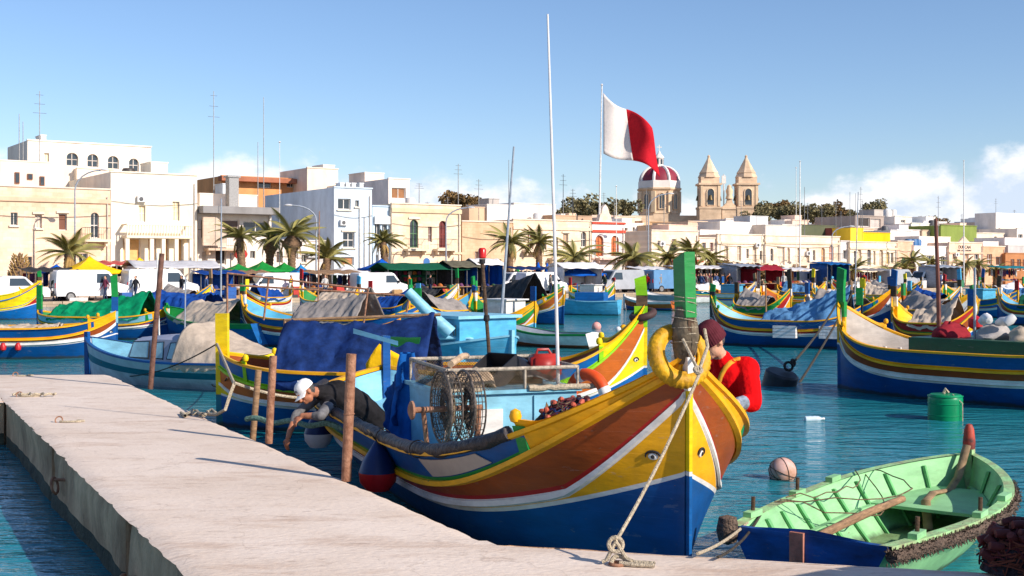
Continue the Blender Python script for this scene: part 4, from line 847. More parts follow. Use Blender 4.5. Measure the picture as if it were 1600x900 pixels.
    for i in range(150):
        a = rnd.random()*6.28; e = rnd.uniform(.1, 1.45); pts = []
        for j in range(8):
            A = a+rnd.uniform(-.1, .4)*j*.5; E = max(.05, min(1.55, e+.5*nz(j*.6, i))); k = 1.03+.22*abs(nz(i, j*.8)); pts.append((c.x+k*R0*math.sin(E)*math.cos(A), c.y-.12+k*R0*math.sin(E)*math.sin(A), PZ+.01+k*H*math.cos(E)))
        mb.tube(pts, .006, 4, rnd.randrange(2), caps=False)
    struct(mb.build('net_cords', [mat('maroon_cord', S(92, 34, 40)), mat('russet_cord', S(120, 62, 44), .9)], t), 'stuff')
    for i in range(26):
        A = rnd.random()*6.28; E = rnd.uniform(.3, 1.5); mb = MB(); mb.lathe([(.0, -.05), (.026, -.045), (.03, 0), (.026, .045), (0, .05)], 9, (c.x+1.1*R0*math.sin(E)*math.cos(A), c.y-.12+1.1*R0*math.sin(E)*math.sin(A), PZ+.03+1.08*H*math.cos(E)), M=RX(rnd.random()*3) @ RY(rnd.random()*3)); mb.build('float', mat('dark_float', S(104, 44, 40), .7, .25, 8), t, True)
    # unseen boxes added just outside the frame to shade the quay corner
    FB = mat('shade_box_plastic', S(60, 110, 160), .5, .15, 4); a = rad(32); k = 0
    for r_ in range(4):
        for col in range(3):
            o = Vector((3.05, 6.42))+Vector((math.cos(a), math.sin(a)))*(.72*col+.36); o += Vector((math.sin(a), -math.cos(a)))*.25
            t = thing('shade_box', 'unseen blue box added outside the picture to shade the quay corner', 'crate', (o.x, o.y, PZ+.27*r_), a, 'added boxes that shade the quay')
            for nm, cc, d in (('base', (0, 0, .015), (.68, .46, .03)), ('side', (0, .225, .14), (.68, .02, .24)), ('side', (0, -.225, .14), (.68, .02, .24)), ('end', (.335, 0, .14), (.02, .43, .24)), ('end', (-.335, 0, .14), (.02, .43, .24))):
                mb = MB(); mb.box(cc, d); mb.build(nm, FB, t)
pier_props()
# ---------------------------------------------------------------- green dinghy
DG = Dinghy('rowing_boat', 'old mint green rowing boat with blue transom beside the quay', (3.43, 10.83), math.atan2(3.26, 2.39), 4.05, .84, .50, dict(low=MINT, mid=MINT, top=MINT, cap=mat('worn_mint_rail', S(150, 206, 140), .8, .3, 5, .7, 16, dark=S(150, 140, 110)), inner=MINT, floor=mat('dirty_bilge', S(128, 158, 108), .7, .35, 3, .5, 12, dark=S(84, 92, 62)), thwart=MINT, transom=paint('royal_blue_transom', (16, 88, 170), .5, .3), rib=MINT2), ribs=9, tr=.74, bow_rise=.16, thw=(), bands=(6, 10))
def dinghy_gear():
    b = DG; R = b.root
    for u, m in ((.30, MINT), (.78, MINT)):
        a = b.inn(u, .70, 1); 
        if u > .7:
            mb = MB(); mb.grid(lambda s, v: b.inn(lerp(.70, .93, s), .68, 1).lerp(b.inn(lerp(.70, .93, s), .68, -1), v), 8, 6); mb.build('bow_thwart', m, R, solid=.03)
    for side in (1, -1):                               # inner stringer
        mb = MB(); n = 24
        for i in range(n+1):
            q = b.inn(lerp(.02, .97, i/n), .66, side); mb.v += [(q.x, q.y, q.z-.035), (q.x, q.y-side*.05, q.z-.035), (q.x, q.y-side*.05, q.z+.035), (q.x, q.y, q.z+.035)]
        for i in range(n):
            for j in range(4): mb.f.append((i*4+j, i*4+(j+1) % 4, i*4+4+(j+1) % 4, i*4+4+j)); mb.m.append(0)
        mb.build('stringer', MINT, R)
        for u in (.12, .42, .62):                       # blocks and thole pins
            q = b.at(u, 1, side); mb = MB(); mb.box((q.x, q.y-side*.03, q.z+.035), (.22, .07, .05)); e = mb.build('rowlock_block', MINT, R)
            if u < .5: mb = MB(); mb.tube([(q.x, q.y-side*.03, q.z+.04), (q.x+.01, q.y-side*.03, q.z+.17)], .018, 8); mb.build('thole_pin', DARKW, e, True)
    a = b.at(0, 1, 1); mb = MB(); mb.bb(a.x-.035, a.x-.002, .02, .13, -.1, a.z+.03); mb.build('rudder_strap', mat('salmon_wood', S(196, 130, 110), .8, .25, 5, .5, 20), R)
    OK = mat('shaggy_rope_fender', S(122, 102, 88), 1, .35, 30, 1, 40, dark=S(58, 48, 42), dist=.06)
    mb = MB(); pts = [b.at(u, .95, -1)+Vector((0, -.04, -.02)) for u in [i/30*.8 for i in range(31)]]; mb.tube(pts, [.05+.022*nz(i*1.1) for i in range(31)], 10); 
    for i in range(1800):
        q = random.choice(pts); d = Vector((random.uniform(-.12, .12), random.uniform(-.3, .2), random.uniform(-.5, .6))).normalized(); o = q+Vector((random.uniform(-.09, .09), 0, 0))+d*.045; mb.tube([o, o+d*.02+Vector((random.uniform(-.012, .012),)*3)], .004, 3, caps=False)
    mb.build('rope_fender', OK, R, True, ang=80)
    mb = MB(); c = b.at(0, .97, 1); mb.lathe([(0, -.12), (.07, -.09), (.09, 0), (.07, .1), (0, .12)], 12, c+Vector((-.02, .04, 0))); mb.build('corner_fender', OK, R, True)
    q = b.at(1, 1, 1); mb = MB(); mb.lathe([(.06, 0), (.065, .06), (.05, .2), (.03, .25), (0, .26)], 12, (q.x-.02, 0, q.z+.06)); mb.build('stem_head', mat('red_stem_tip', S(178, 66, 44), .6, .3, 8, dark=S(60, 40, 40)), R, True)
    mb = MB(); pts = sag((-1.7, .2, .40), (.45, .1, .46), -.02, 10); mb.tube(pts, [.032, .034, .036, .037, .037, .037, .037, .036, .035, .034, .032], 10); loose(mb, 'oar', WOOD, b, 'wooden oar shaft lying inside the green rowing boat', 'oar', True)
    mb = MB(); pts = [(q.x-.1, .0, q.z+.1), (q.x-.3, .03, q.z-.2), (q.x-.5, .06, .35), (q.x-.9, .1, .38), (q.x-1.25, .06, .36), (q.x-1.3, .02, .1)]
    mb.tube(pts, .045, 8, flat=.5); loose(mb, 'strap', mat('hemp_strap', S(160, 132, 100), .95, .25, 8), b, 'tan canvas strap hanging from the stem inside the green boat', 'strap', True)
    A = b.w(-1.75, .62, .55); Bq = Vector((1.25, 8.2, PZ+.02))
    rope('mooring_line', sag(A, Bq, .03), .012, 'pale line from the green boat stern corner to the quay'); rope('mooring_line', sag(b.w(-1.3, .7, .55), Bq+Vector((.12, -.1, 0)), .06), .01, 'second thinner line from the green boat to the quay', ROPED)
    for i in range(3):
        s = random.Random(i+2); rope('fishing_line', [b.w(lerp(-1.2, 1.6, j/12)*(.6+.1*i), lerp(.74, .45-.25*(i % 3), math.sin(j/12*PI)), .58+.06*nz(j*.7, i)-.22*math.sin(j/12*PI)*(i % 2)) for j in range(13)], .006, ['thin tangled cord along the left gunwale of the green boat', 'loose cord drooping into the green boat', 'slack cord across the green boat ribs', 'fine cord lying by the rowlock blocks of the green boat', 'pale cord end trailing over the green boat stringer'][i], NETM, 'cord')
dinghy_gear()
# ---------------------------------------------------------------- buoys and floats
def buoys():
    p = unproj(1218, 602, 0); t = thing('mooring_buoy', 'black drum buoy with a shackle and two ropes to the moored boat', 'buoy', p); mb = MB(); mb.lathe([(0, -.35), (.33, -.34), (.37, -.28), (.37, .28), (.33, .34), (0, .35)], 24, (0, 0, .05), M=RX(rad(14)) @ RY(rad(12)) @ Matrix.Diagonal((1, 1, .75))); mb.build('drum', mat('buoy_black', S(48, 50, 56), .5, .25, 4), t, True)
    mb = MB(); mb.torus((.2, 0, .42), .09, .03, RX(rad(80)), 14, 7); mb.torus((.3, 0, .5), .07, .028, RZ(.8) @ RX(rad(80)), 14, 7); mb.build('shackle', RUB, t, True)
    return p
BU = buoys()
def small_floats():
    p = unproj(1477, 655, 0); t = thing('barrel_buoy', 'green plastic barrel floating before the big blue boat', 'buoy', p); mb = MB(); mb.lathe([(0, -.3), (.27, -.29), (.29, -.2), (.285, .2), (.29, .24), (.28, .30), (.25, .33), (0, .34)], 24, (0, 0, .1)); mb.build('barrel', mat('barrel_green', S(0, 140, 88), .35, .12, 4), t, True)
    for z in (-.02, .18, .3): mb = MB(); mb.torus((0, 0, .1+z), .285, .012, None, 24, 5); mb.build('hoop', mat('barrel_green', S(0, 140, 88)), t, True)
    mb = MB(); mb.tube([(-.03, 0, .44), (0, 0, .52), (.05, 0, .45)], .03, 6); mb.tube([(.05, -.2, .45), (.2, -.25, .3), (.2, -.26, -.1)], .012, 6); mb.build('rope', ROPE, t, True)
    p = unproj(1223, 748, 0); t = thing('ball_buoy', 'pinkish white ball buoy netted with rope beside the green boat', 'buoy', p); mb = MB(); mb.lathe([(math.sin(PI*i/14)*.17, -math.cos(PI*i/14)*.17) for i in range(15)], 24, (0, 0, .09)); mb.build('ball', mat('faded_buoy', S(214, 176, 166), .6, .2, 4, dark=S(170, 120, 84)), t, True)
    mb = MB()
    for i in range(6): mb.torus((0, 0, .09), .172, .005, RZ(i*.9) @ RX(.5+i*.45), 24, 4)
    mb.build('net_cord', ROPED, t, True)
    p = unproj(1271, 657, 0); t = thing('plastic_bottle', 'clear plastic bottle floating on the water', 'bottle', p, .2); mb = MB(); mb.lathe([(0, -.16), (.05, -.155), (.055, -.14), (.05, -.1), (.055, -.06), (.05, -.02), (.055, .02), (.05, .06), (.05, .09), (.02, .15), (.02, .17), (0, .17)], 14, (0, 0, .025), M=RY(rad(90))); mb.build('bottle_body', mat('clear_plastic', S(200, 215, 222), .15, .1, 5, spec=.8), t, True); mb = MB(); mb.lathe([(.024, 0), (.024, .03), (0, .03)], 10, (.17, 0, .025), M=RY(rad(90))); mb.build('bottle_cap', WHV, t, True)
    def ball(px, py, r, m, label):
        t = thing('float', label, 'buoy', unproj(px, py, 0)); mb = MB(); mb.lathe([(math.sin(PI*i/10)*r, -math.cos(PI*i/10)*r) for i in range(11)], 14, (0, 0, r*.5)); mb.build('ball', m, t, True); mb = MB(); mb.torus((0, 0, r*1.5), r*.2, r*.06, RX(rad(90)), 10, 5); mb.build('eyelet', ROPED, t, True)
    ball(932, 514, .2, mat('pink_vinyl', S(226, 160, 150), .5, .1), 'round pink float on open water'); ball(974, 516, .16, YEL, 'yellow float near the lime bow'); ball(966, 517, .12, WHV, 'white float touching the yellow one'); ball(990, 482, .2, WHV, 'white float beside the small moored boats')
small_floats()
# ---------------------------------------------------------------- other boats in the harbour
def heading(p, q): return math.atan2(q[1]-p[1], q[0]-p[0])
def place(bow_px, bow_Y, st_px, st_Y):
    a = Vector((pxr(bow_px)*bow_Y, bow_Y)); c = Vector((pxr(st_px)*st_Y, st_Y)); return (a+c)/2, heading(c, a), (a-c).length
def lz(label, bow_px, bow_Y, st_px, st_Y, B=1.05, **k):
    m, h, L = place(bow_px, bow_Y, st_px, st_Y); k.setdefault('N', 36); k.setdefault('bow', .78); k.setdefault('stern', .5); return Luzzu('fishing_boat', label, m, h, L, B, **k)
def harbour():
    # big blue boat on the right, its stern outside the frame
    RB = lz('large blue fishing boat with green stem filling the right edge', 1312, 26.2, 1790, 21.5, 1.15, bow=.9, pal=dict(inner=paint('washed_cream', (206, 196, 184)), post=GRN, belt=BRN, trim=YEL, red=WHT, board=YEL), gun=.95, N=56, stem_top=2.55, stem_cols=dict(bottom=BLUE, mid=YEL, upper=GRN, head=GRN, upper0=GRN))
    b = RB
    mb = MB(); x0, x1 = -2.5, 1.05; mb.bb(x0, x1, -.75, .75, .6, 1.22); part(mb, 'deck_house', paint('bottle_green', (16, 84, 60)), b)
    mb = MB(); mb.bb(.55, 1.07, -.775, -.755, .62, 1.2); part(mb, 'pale_panel', mat('clouded_panel', S(150, 178, 198), .5, .25, 2.2), b)
    mb = MB(); mb.bb(-.3, .2, -.79, -.77, .55, 1.22); part(mb, 'worn_board', mat('worn_plywood', S(140, 112, 92), .9, .3, 5, .4, 20), b)
    for i in range(3): mb = MB(); t = .35+.11*i; q = b.pt(t, .8, 1); mb.box((q.x, q.y-.09, .85), (.06, .05, .35)); part(mb, 'timber_head', WHT, b)
    mb = MB(); mb.tube([(1.0, -.35, .6), (1.02, -.33, 2.2), (1.06, -.3, 3.6)], [.05, .045, .035], 8); part(mb, 'brown_mast', mat('brown_varnish', S(120, 66, 52), .6, .25, 6), b, True)
    mb = MB(); mb.tube([(-.1, .3, 1.2), (-.1, .3, 2.6)], .025, 8); part(mb, 'light_mast', GRYP, b, True)
    rnd = random.Random(3)
    for i, (x, m, nm, lb) in enumerate(((.55, cloth('red_bundle', (150, 40, 50)), 'red_net_bundle', 'dark red net bundle on the large blue boat'), (-.35, cloth('grey_bundle', (170, 164, 160)), 'grey_net_bundle', 'pale grey net bundle on the large blue boat'), (-1.0, cloth('beige_bundle', (190, 172, 150)), 'canvas_bundle', 'beige canvas bundle at the right frame edge'))):
        mb = MB(); mb.grid(lambda u, v: (x+.3*math.sin(v*PI/2)*math.cos(u*6.283)*(1+.3*nz(u*6, v*4, i)), .0+.5*math.sin(v*PI/2)*math.sin(u*6.283)*(1+.3*nz(u*6+3, v*4, i)), 1.22+.28*math.cos(v*PI/2)*(1+.3*nz(u*5, v*5, i+4))), 26, 10); loose(mb, nm, m, b, lb, 'bundle', True, ang=80)
    for i, (x, y, z) in enumerate(((-.25, .2, 1.6), (-.5, 0, 1.55), (-.4, .4, 1.62), (-.75, .2, 1.6))):
        t = thing('float', 'white oval float in the pile on the large blue boat', 'buoy', b.w(x, y, z), 0, 'white floats on the large blue boat'); mb = MB(); mb.lathe([(0, -.13), (.07, -.11), (.1, 0), (.07, .11), (0, .13)], 12, M=RX(rnd.random()*3) @ RY(rnd.random())); mb.build('float_body', WHV, t, True)
    t = thing('float', 'red and black float at the right edge', 'buoy', b.w(.2, -.3, 1.5)); mb = MB(); mb.lathe([(0, -.16), (.14, -.08), (.14, .08), (0, .16)], 12); mb.build('float_body', REDV, t, True)
    for px in (1553, 1578): mb = MB(); p = hull_point(b, .02 if px == 1553 else -.08, .25, -1, .06); q = b.root.matrix_world.inverted() if False else None; l = b.M4().inverted() @ p; mb.torus(l, .06, .03, RX(rad(90)), 12, 6); part(mb, 'rubber_fender', RUB, b, True)
    # luzzu with faded blue tarp facing left
    b = lz('dark-bowed fishing boat with faded blue tarpaulin behind the black buoy', 1112, 41.5, 1345, 39.0, 1.0, pal=dict(belt=BRN, strake=BLUE, wedge=DKB, trim=YEL, inner=LBL, board=GRN, cap=YEL), gun=.85, stem_top=2.0, stem_cols=dict(bottom=DKB, mid=DKB, upper=DKB, head=GRN, upper0=GRN))
    tent(b, 'faded_tarpaulin', TARPL, 'faded blue tarpaulin hung in folds over the dark-bowed boat', -2.2, .55, 2.1, 1.15, .09, .05, seed=9, wide=.95)
    mb = MB(); mb.tube([(.6, 0, .5), (.62, 0, 2.0)], .03, 6); mb.tube([(-2.2, 0, .5), (-2.2, 0, 2.2)], .03, 6); part(mb, 'tent_post', WOOD, b, True)
    for x, w_, m, nm, lb in ((-.35, .75, WHV, 'crate_fender', 'pale wooden crate hung as a fender on the dark-bowed boat'), (-1.75, .65, TARPW, 'sack_fender', 'white sack hung as a fender on the dark-bowed boat')):
        q = b.pt(2*x/b.L, .55, 1); sd = 1 if b.w(x, 1, 0).y < b.w(x, -1, 0).y else -1
        mb = MB(); 
        for j in range(4): mb.box((x, sd*(abs(q.y)+.14), .38+.10*j), (w_, .2, .088))
        loose(mb, nm, m, b, lb, 'fender')
    for e in ((1290, 470), (1318, 455)): pass
    rope('buoy_rope', sag(BU+Vector((.3, 0, .5)), b.w(-2.0, 0, 1.9), .15), .03, 'dark rope from the black buoy up to the tarpaulin', ROPED); rope('buoy_rope', sag(BU+Vector((.35, .05, -.1)), b.w(-2.3, 0, 1.9), .1), .03, 'second dark rope from the black buoy into the water line', ROPED)
    # left: blue boat with green tarpaulin
    b = lz('blue fishing boat under a green tarpaulin at the left edge', 181, 35.5, -190, 34.5, 1.1, pal=dict(belt=BRN, wedge=BLUE, white=WHT, trim=YEL, red=WHT, strake=BLUE, cap=YEL, inner=TARPN), bow=.45, gun=.86, stem_top=2.35, stern_post=dict(top=1.2), stem_cols=dict(bottom=BLUE, mid=BLUE, upper=BLUE, head=GRN, upper0=LBL))
    b = b; tent(b, 'sand_cover', TARPN, 'sand-coloured net cover in the blue boat at the left edge', -.4, 1.6, .95, .9, .10, .0, seed=21, wide=.8)
    b2 = lz('low blue boat carrying a big emerald tarpaulin, behind the tall thin rusty pole', 262, 44, 60, 45, 1.0, bow=.3, stern=.2, pal=dict(belt=BLUE2, wedge=BLUE, strake=LBL, inner=GRN), gun=.8, stem_top=1.2, N=24)
    tent(b2, 'green_tarpaulin', TARPG, 'emerald green tarpaulin tent behind the tall thin rusty pole', -1.7, 1.9, 1.25, 1.75, .10, .05, seed=22, wide=1.0)
    for i, x in enumerate((.35, .75)):
        q = b.pt(2*x/b.L, .3, -1); t = thing('float', ['pink', 'small red'][i]+' float hanging on the blue hull at left', 'buoy', b.w(x, q.y-.1, .36)); mb = MB(); mb.lathe([(0, -.12), (.08, -.07), (.09, .03), (.04, .12), (0, .13)], 10); mb.build('float_body', REDV, t, True)
    # luzzu bow at the far left by the quay
    lz('blue and yellow striped fishing boat bow by the quay at far left', 63, 61, -190, 60, 1.3, pal=dict(belt=LEMON, wedge=REDP, strake=LEMON, white=LEMON, red=BLUE2, rail=BLUE2, trim=LEMON, cap=LEMON, bottom=BLUE2), gun=1.15, stem_top=2.4, N=26)
    # boat behind with light blue hull and blue tarp
    m, h, L = place(185, 52, 350, 50); b = Dinghy('work_boat', 'pale blue work boat with a blue tarpaulin at its stern, by the quay', m, h, L, 1.1, .85, dict(low=LBL, mid=LBL, top=LBL, cap=TEAL, inner=LBL, thwart=WOOD), bow_rise=.3, N=20)
    tent(b, 'blue_tarpaulin', TARPB, 'royal blue tarpaulin tied over the pale blue work boat', -2.2, .6, 1.5, 1.6, .12, .4, seed=5, flat=1)
    m, h, L = place(265, 44, 420, 40); b = Dinghy('covered_boat', 'small boat under beige canvas behind the grey cabin boat', m, h, L, 1.0, .7, dict(low=BLUE, mid=BLUE2, top=GRN, cap=GRN, inner=GRN), bow_rise=.5, N=20)
    tent(b, 'beige_canvas', TARPN, 'sand-coloured canvas cover on the boat behind the cabin boat', -1.5, 1.2, 1.55, 1.5, .06, .1, seed=8)
    # luzzu with grey tarp (centre left)
    b = lz('green-stemmed fishing boat with a grey canvas tent, centre left', 378, 41, 655, 38.5, 1.0, pal=dict(belt=BRN, wedge=BLUE, trim=YEL, cap=YEL, strake=BLUE, inner=SKYB, board=YEL), gun=.9, stem_top=2.0)
    tent(b, 'grey_canvas', TARPGY, 'grey-brown canvas tent on the green-stemmed boat', -1.6, .9, 1.95, 1.45, .07, .1, seed=13)
    # grey tarp luzzu right of centre
    b = lz('orange-bowed fishing boat with a charcoal tarpaulin tent beyond the mast', 880, 55, 742, 60, .95, pal=dict(belt=ORG, wedge=YEL, strake=WHT, trim=YEL, cap=YEL, board=GRN, red=YEL, bottom=BLUE), gun=.9, stem_top=1.7)
    tent(b, 'charcoal_tarpaulin', CHAR, 'charcoal tarpaulin tent on the orange-bowed boat', -2.3, 1.3, 1.7, 2.35, .07, .1, seed=17)
    # light blue cabin boat with boom and lettering
    m, h, L = place(790, 27.0, 600, 31); b = Dinghy('trawler', 'light blue trawler with a slanting boom behind the roof rack', m, h, L, 1.35, .7, dict(low=SKYB, mid=SKYB, top=SKYB, cap=LBL, inner=LBL, transom=SKYB), bow_rise=.4, N=20)
    mb = MB(); mb.bb(-.5, 1.9, -.8, .8, .4, 1.45); c = part(mb, 'wheelhouse', SKYB, b); mb = MB(); mb.bb(-.6, 2.0, -.9, .9, 1.452, 1.52); mb.build('wheelhouse_roof', LBL, c)
    cu = bpy.data.curves.new('boat_name', 'FONT'); cu.body = 'APPOLL AI'; cu.size = .34; cu.extrude = .004; cu.align_x = 'CENTER'; tmp = bpy.data.objects.new('t', cu); COL.objects.link(tmp)
    me = bpy.data.meshes.new_from_object(tmp.evaluated_get(bpy.context.evaluated_depsgraph_get())); bpy.data.objects.remove(tmp); me.materials.append(WHT)
    sd = 1 if b.w(0, 1, 0).y < b.w(0, -1, 0).y else -1
    o = link_mesh('boat_name', me, c, (1.0, sd*.808, 1.08), (rad(90), 0, PI if sd > 0 else 0))
    bo = thing('boom', 'thick light blue boom slanting above the trawler', 'boom'); mb = MB(); mb.tube([atY(637, 455, 27), atY(668, 487, 27), atY(704, 521, 27)], [.11, .13, .16], 12); mb.build('spar', LBL, bo, True); mb = MB(); mb.grid(lambda u, v: atY(lerp(668, 740, u), 528-(24*math.sin(u*PI)**.7)*v, 27.1+.5*v), 10, 6); mb.build('boom_cradle', LBL, bo, True, solid=.05)
    mb = MB(); mb.add([atY(552, 513, 17.6), atY(552, 521, 17.6), atY(622, 540, 17.2), atY(622, 533, 17.2), atY(552, 513, 17.9), atY(552, 521, 17.9), atY(622, 540, 17.5), atY(622, 533, 17.5)], [(0, 1, 2, 3), (4, 7, 6, 5), (0, 3, 7, 4), (1, 5, 6, 2), (0, 4, 5, 1), (3, 2, 6, 7)]); tag(mb.build('plank', LBL), 'light blue plank lying across behind the roof rack', 'plank')
    # small rowing boat, white and green
    m, h, L = place(790, 41, 928, 39); Dinghy('rowing_boat', 'small white rowing boat with green rail and brown bottom beyond the mast', m, h, L, .7, .42, dict(low=BRN, mid=WHT, top=GRN, cap=GRN, inner=GRYP), N=18, ribs=0, bands=(6, 11))
    m, h, L = place(876, 67, 968, 66); b = Dinghy('motor_boat', 'plain sky blue motor boat with a low blue wheelhouse on open water', m, h, L, .85, .75, dict(low=SKYB, mid=SKYB, top=SKYB, cap=LBL, inner=LBL), N=18, bow_rise=.2)
    mb = MB(); mb.bb(-.9, .7, -.55, .55, .5, 1.25); mb.tube([(.7, 0, 1.2), (.72, 0, 1.7)], .03, 6); part(mb, 'wheelhouse', BLUE2, b)
    m, h, L = place(980, 75, 1055, 73); Dinghy('covered_boat', 'small orange-striped boat under white canvas near the far quay', m, h, L, .8, .5, dict(low=BLUE, mid=ORG, top=WHT, cap=WHT), N=16); 
    m, h, L = place(1000, 84, 1060, 82); Dinghy('skiff', 'grey skiff with a rounded cover moored below the parked vans', m, h, L, .8, .7, dict(low=BLUE2, mid=GRYP, top=GRYP, cap=WHT), N=16)
    # grey cabin boat by the pier head
    m, h, L = place(146, 28.3, 432, 25.4); b = Dinghy('cabin_boat', 'grey and teal cabin boat with a beige rear cover beside the pier', m, h, L, 1.0, .56, dict(low=mat('hull_grey', S(216, 224, 228), .5, .15, 3), mid=TEAL, top=mat('upper_grey', S(196, 204, 214), .4, .1), cap=BLUE, inner=LBL, floor=WHT), bow_rise=.42, N=30, thw=(.62,), bands=(7, 9))
    mb = MB(); GR = mat('cabin_grey', S(150, 154, 172), .4, .1)
    sec = lambda x, hz, w_: [Vector((x, -w_, .4)), Vector((x, -w_*.86, hz*.92)), Vector((x, -w_*.5, hz)), Vector((x, w_*.5, hz)), Vector((x, w_*.86, hz*.92)), Vector((x, w_, .4))]
    rings = [sec(1.1, .62, .62), sec(.8, 1.06, .70), sec(.0, 1.14, .76), sec(-.85, 1.14, .78)]
    mb.v = [tuple(v) for r in rings for v in r]
    for i in range(3):
        for j in range(5): mb.f.append((i*6+j, i*6+6+j, i*6+7+j, i*6+1+j)); mb.m.append(0)
    mb.f += [tuple(range(6)), tuple(range(23, 17, -1))]; mb.m += [0, 0]
    c = part(mb, 'cabin', GR, b); sd = 1 if b.w(0, 1, 0).y < b.w(0, -1, 0).y else -1
    WG = mat('cabin_window', S(150, 196, 206), .1, .2, 2, spec=.8)
    for x0, x1 in ((.2, .78), (-.25, .1), (-.68, -.36)):
        for s in (sd, -sd):
            mb = MB(); f = lambda x, z: (x, s*(lerp(.76, .655, (z-.4)/.6)+.012), z)
            mb.add([f(x0, .64), f(x1, .64), f(x1-.07, .98), f(x0+.03, 1.0)], [(0, 1, 2, 3)]); w_ = mb.build('window', WG, c, solid=.006)
            mb = MB(); mb.tube([f(x0, .64), f(x1, .64), f(x1-.07, .98), f(x0+.03, 1.0), f(x0, .62)], .014, 6); mb.build('window_frame', RUB, w_, True)
    mb = MB(); mb.add([(1.05, -.45, .72), (1.05, .45, .72), (.84, .45, 1.03), (.84, -.45, 1.03)], [(0, 1, 2, 3)]); mb.build('windscreen', WG, c, solid=.01)
    tent(b, 'beige_cover', TARPN, 'beige canvas cover over the rear of the grey cabin boat', -2.6, -.72, .8, 1.42, .022, .12, seed=31, wide=.98, flat=1)
    q = b.at(.995, .3, 1); mb = MB(); mb.tube([(-.35, .2, .9), (-.38, .2, 2.4)], .015, 6); part(mb, 'aerial', GRYP, b, True)
    # crowd of boats on the right in the middle distance
    far = [('orange and yellow fishing boat behind the faded tarpaulin', 1190, 62, 1330, 58, dict(belt=ORG, strake=YEL, bottom=BLUE, inner=ORG), 1.0, None, None),
           ('fishing boat with teal stem and grey tent behind the green stem', 1392, 50, 1260, 53, dict(belt=BRN, strake=BLUE2, wedge=WHT, post=BLUE), 1.0, TARPGY, 'brownish tent behind the tall green stem'),
           ('blue-stemmed fishing boat with ragged beige covers', 1395, 38, 1520, 36.5, dict(belt=BRN, strake=REDP, bottom=BLUE2, post=BLUE), .9, TARPN, 'ragged beige cover on the blue-stemmed boat'),
           ('white-hulled fishing boat with grey awning in the right distance', 1520, 46, 1410, 50, dict(belt=WHT, strake=ORG, bottom=WHT, wedge=ORG), .9, TARPGY, 'grey awning on the white-hulled boat'),
           ('dark blue fishing boat moored at right below the palm trees', 1475, 66, 1590, 62, dict(belt=BLUE2, strake=BLUE, bottom=BLUE2), 1.0, None, None),
           ('black and yellow fishing boat with upturned bow, far right', 1535, 72, 1640, 70, dict(belt=DKB, strake=DKB, bottom=BLUE2, wedge=YEL), 1.0, TARPL, 'turquoise cover on the far right boat'),
           ('fishing boat with a yellow rail and dark hull under the sign building', 1440, 84, 1350, 88, dict(belt=DKB, strake=DKB, bottom=BLUE), 1.0, TARPGY, 'grey cover on the dark boat under the sign building'),
           ('blue fishing boat with a white cabin near the far right quay', 1180, 78, 1110, 80, dict(belt=BLUE2, strake=WHT, bottom=WHT), .9, None, None),
           ('teal fishing boat with a pale cover near the orange-bowed one', 1270, 72, 1350, 70, dict(belt=TEAL, strake=SKYB, bottom=TEAL, inner=TEAL), .95, TARPW, 'pale cover on the teal boat'),
           ('red and blue fishing boat in the row before the stone facades', 1300, 92, 1375, 95, dict(belt=REDP, strake=BLUE2, bottom=BLUE), .95, None, None),
           ('yellow-railed fishing boat with blue sides left of the church view', 740, 50, 640, 46, dict(belt=BRN, strake=BLUE2, inner=SKYB), .9, TARPGY, 'pale grey canvas over the boat behind the beacon pole'),
           ('blue fishing boat moored off the white vans, centre left', 470, 62, 580, 60, dict(belt=BLUE2, strake=WHT, bottom=BLUE), .9, TARPN, 'cream cover on the boat off the white vans'),
           ('green and yellow fishing boat between the tents', 740, 44, 835, 42, dict(belt=GRN, strake=YEL, inner=GRN, bottom=SKYB), .75, None, None),
           ('blue fishing boat with brown stripe at far right edge', 1560, 56, 1680, 54, dict(belt=BRN, strake=BLUE), .95, TARPDG, 'dark green cover at the far right edge')]
    far += [('yellow and blue fishing boat moored off the far-left vans', 330, 66, 250, 68, dict(belt=LEMON, strake=BLUE2, bottom=BLUE), .9, TARPGY, 'grey cover on the boat off the far-left vans'),
           ('white and red small fishing boat before the green parasols', 455, 70, 385, 68, dict(belt=REDP, strake=WHT, bottom=WHT), .85, TARPB, 'blue cover on the white and red boat'),
           ('sky blue fishing boat left of the slanting boom', 560, 52, 655, 50, dict(belt=SKYB, strake=BLUE2, bottom=SKYB), .9, TARPB, 'crumpled blue cover left of the slanting boom'),
           ('white fishing boat between boom and beacon pole', 715, 68, 640, 70, dict(belt=WHT, strake=BLUE, bottom=BLUE2), .9, CHAR, 'black cover between boom and beacon pole'),
           ('green fishing boat right of the charcoal tent', 960, 78, 890, 80, dict(belt=GRN, strake=WHT, bottom=BLUE2), .8, None, None),
           ('turquoise fishing boat under the market crowd', 1060, 88, 1130, 90, dict(belt=TEAL, strake=TEAL, bottom=WHT), .9, TARPW, 'white cover under the market crowd'),
           ('low red fishing boat right of the dark-bowed boat', 1235, 52, 1150, 54, dict(belt=REDP, strake=GRN, bottom=BLUE), .8, TARPGY, 'drab cover right of the dark-bowed stem'),
           ('yellow fishing boat before the blue-walled hut', 1290, 82, 1215, 84, dict(belt=LEMON, strake=ORG, bottom=BLUE), .9, TARPL, 'light blue cover before the blue-walled hut'),
           ('striped fishing boat beneath the silver van', 1415, 74, 1345, 76, dict(belt=BRN, strake=LEMON, bottom=BLUE), .9, TARPN, 'beige cover beneath the silver van'),
           ('navy fishing boat left of the brown mast', 1500, 58, 1420, 60, dict(belt=BLUE, strake=WHT, bottom=BLUE2), .9, TARPB, 'bright blue cover left of the brown mast'),
           ('teal fishing boat right of the brown mast', 1530, 84, 1600, 86, dict(belt=TEAL, strake=LEMON, bottom=BLUE), .9, TARPW, 'white cover right of the brown mast')]
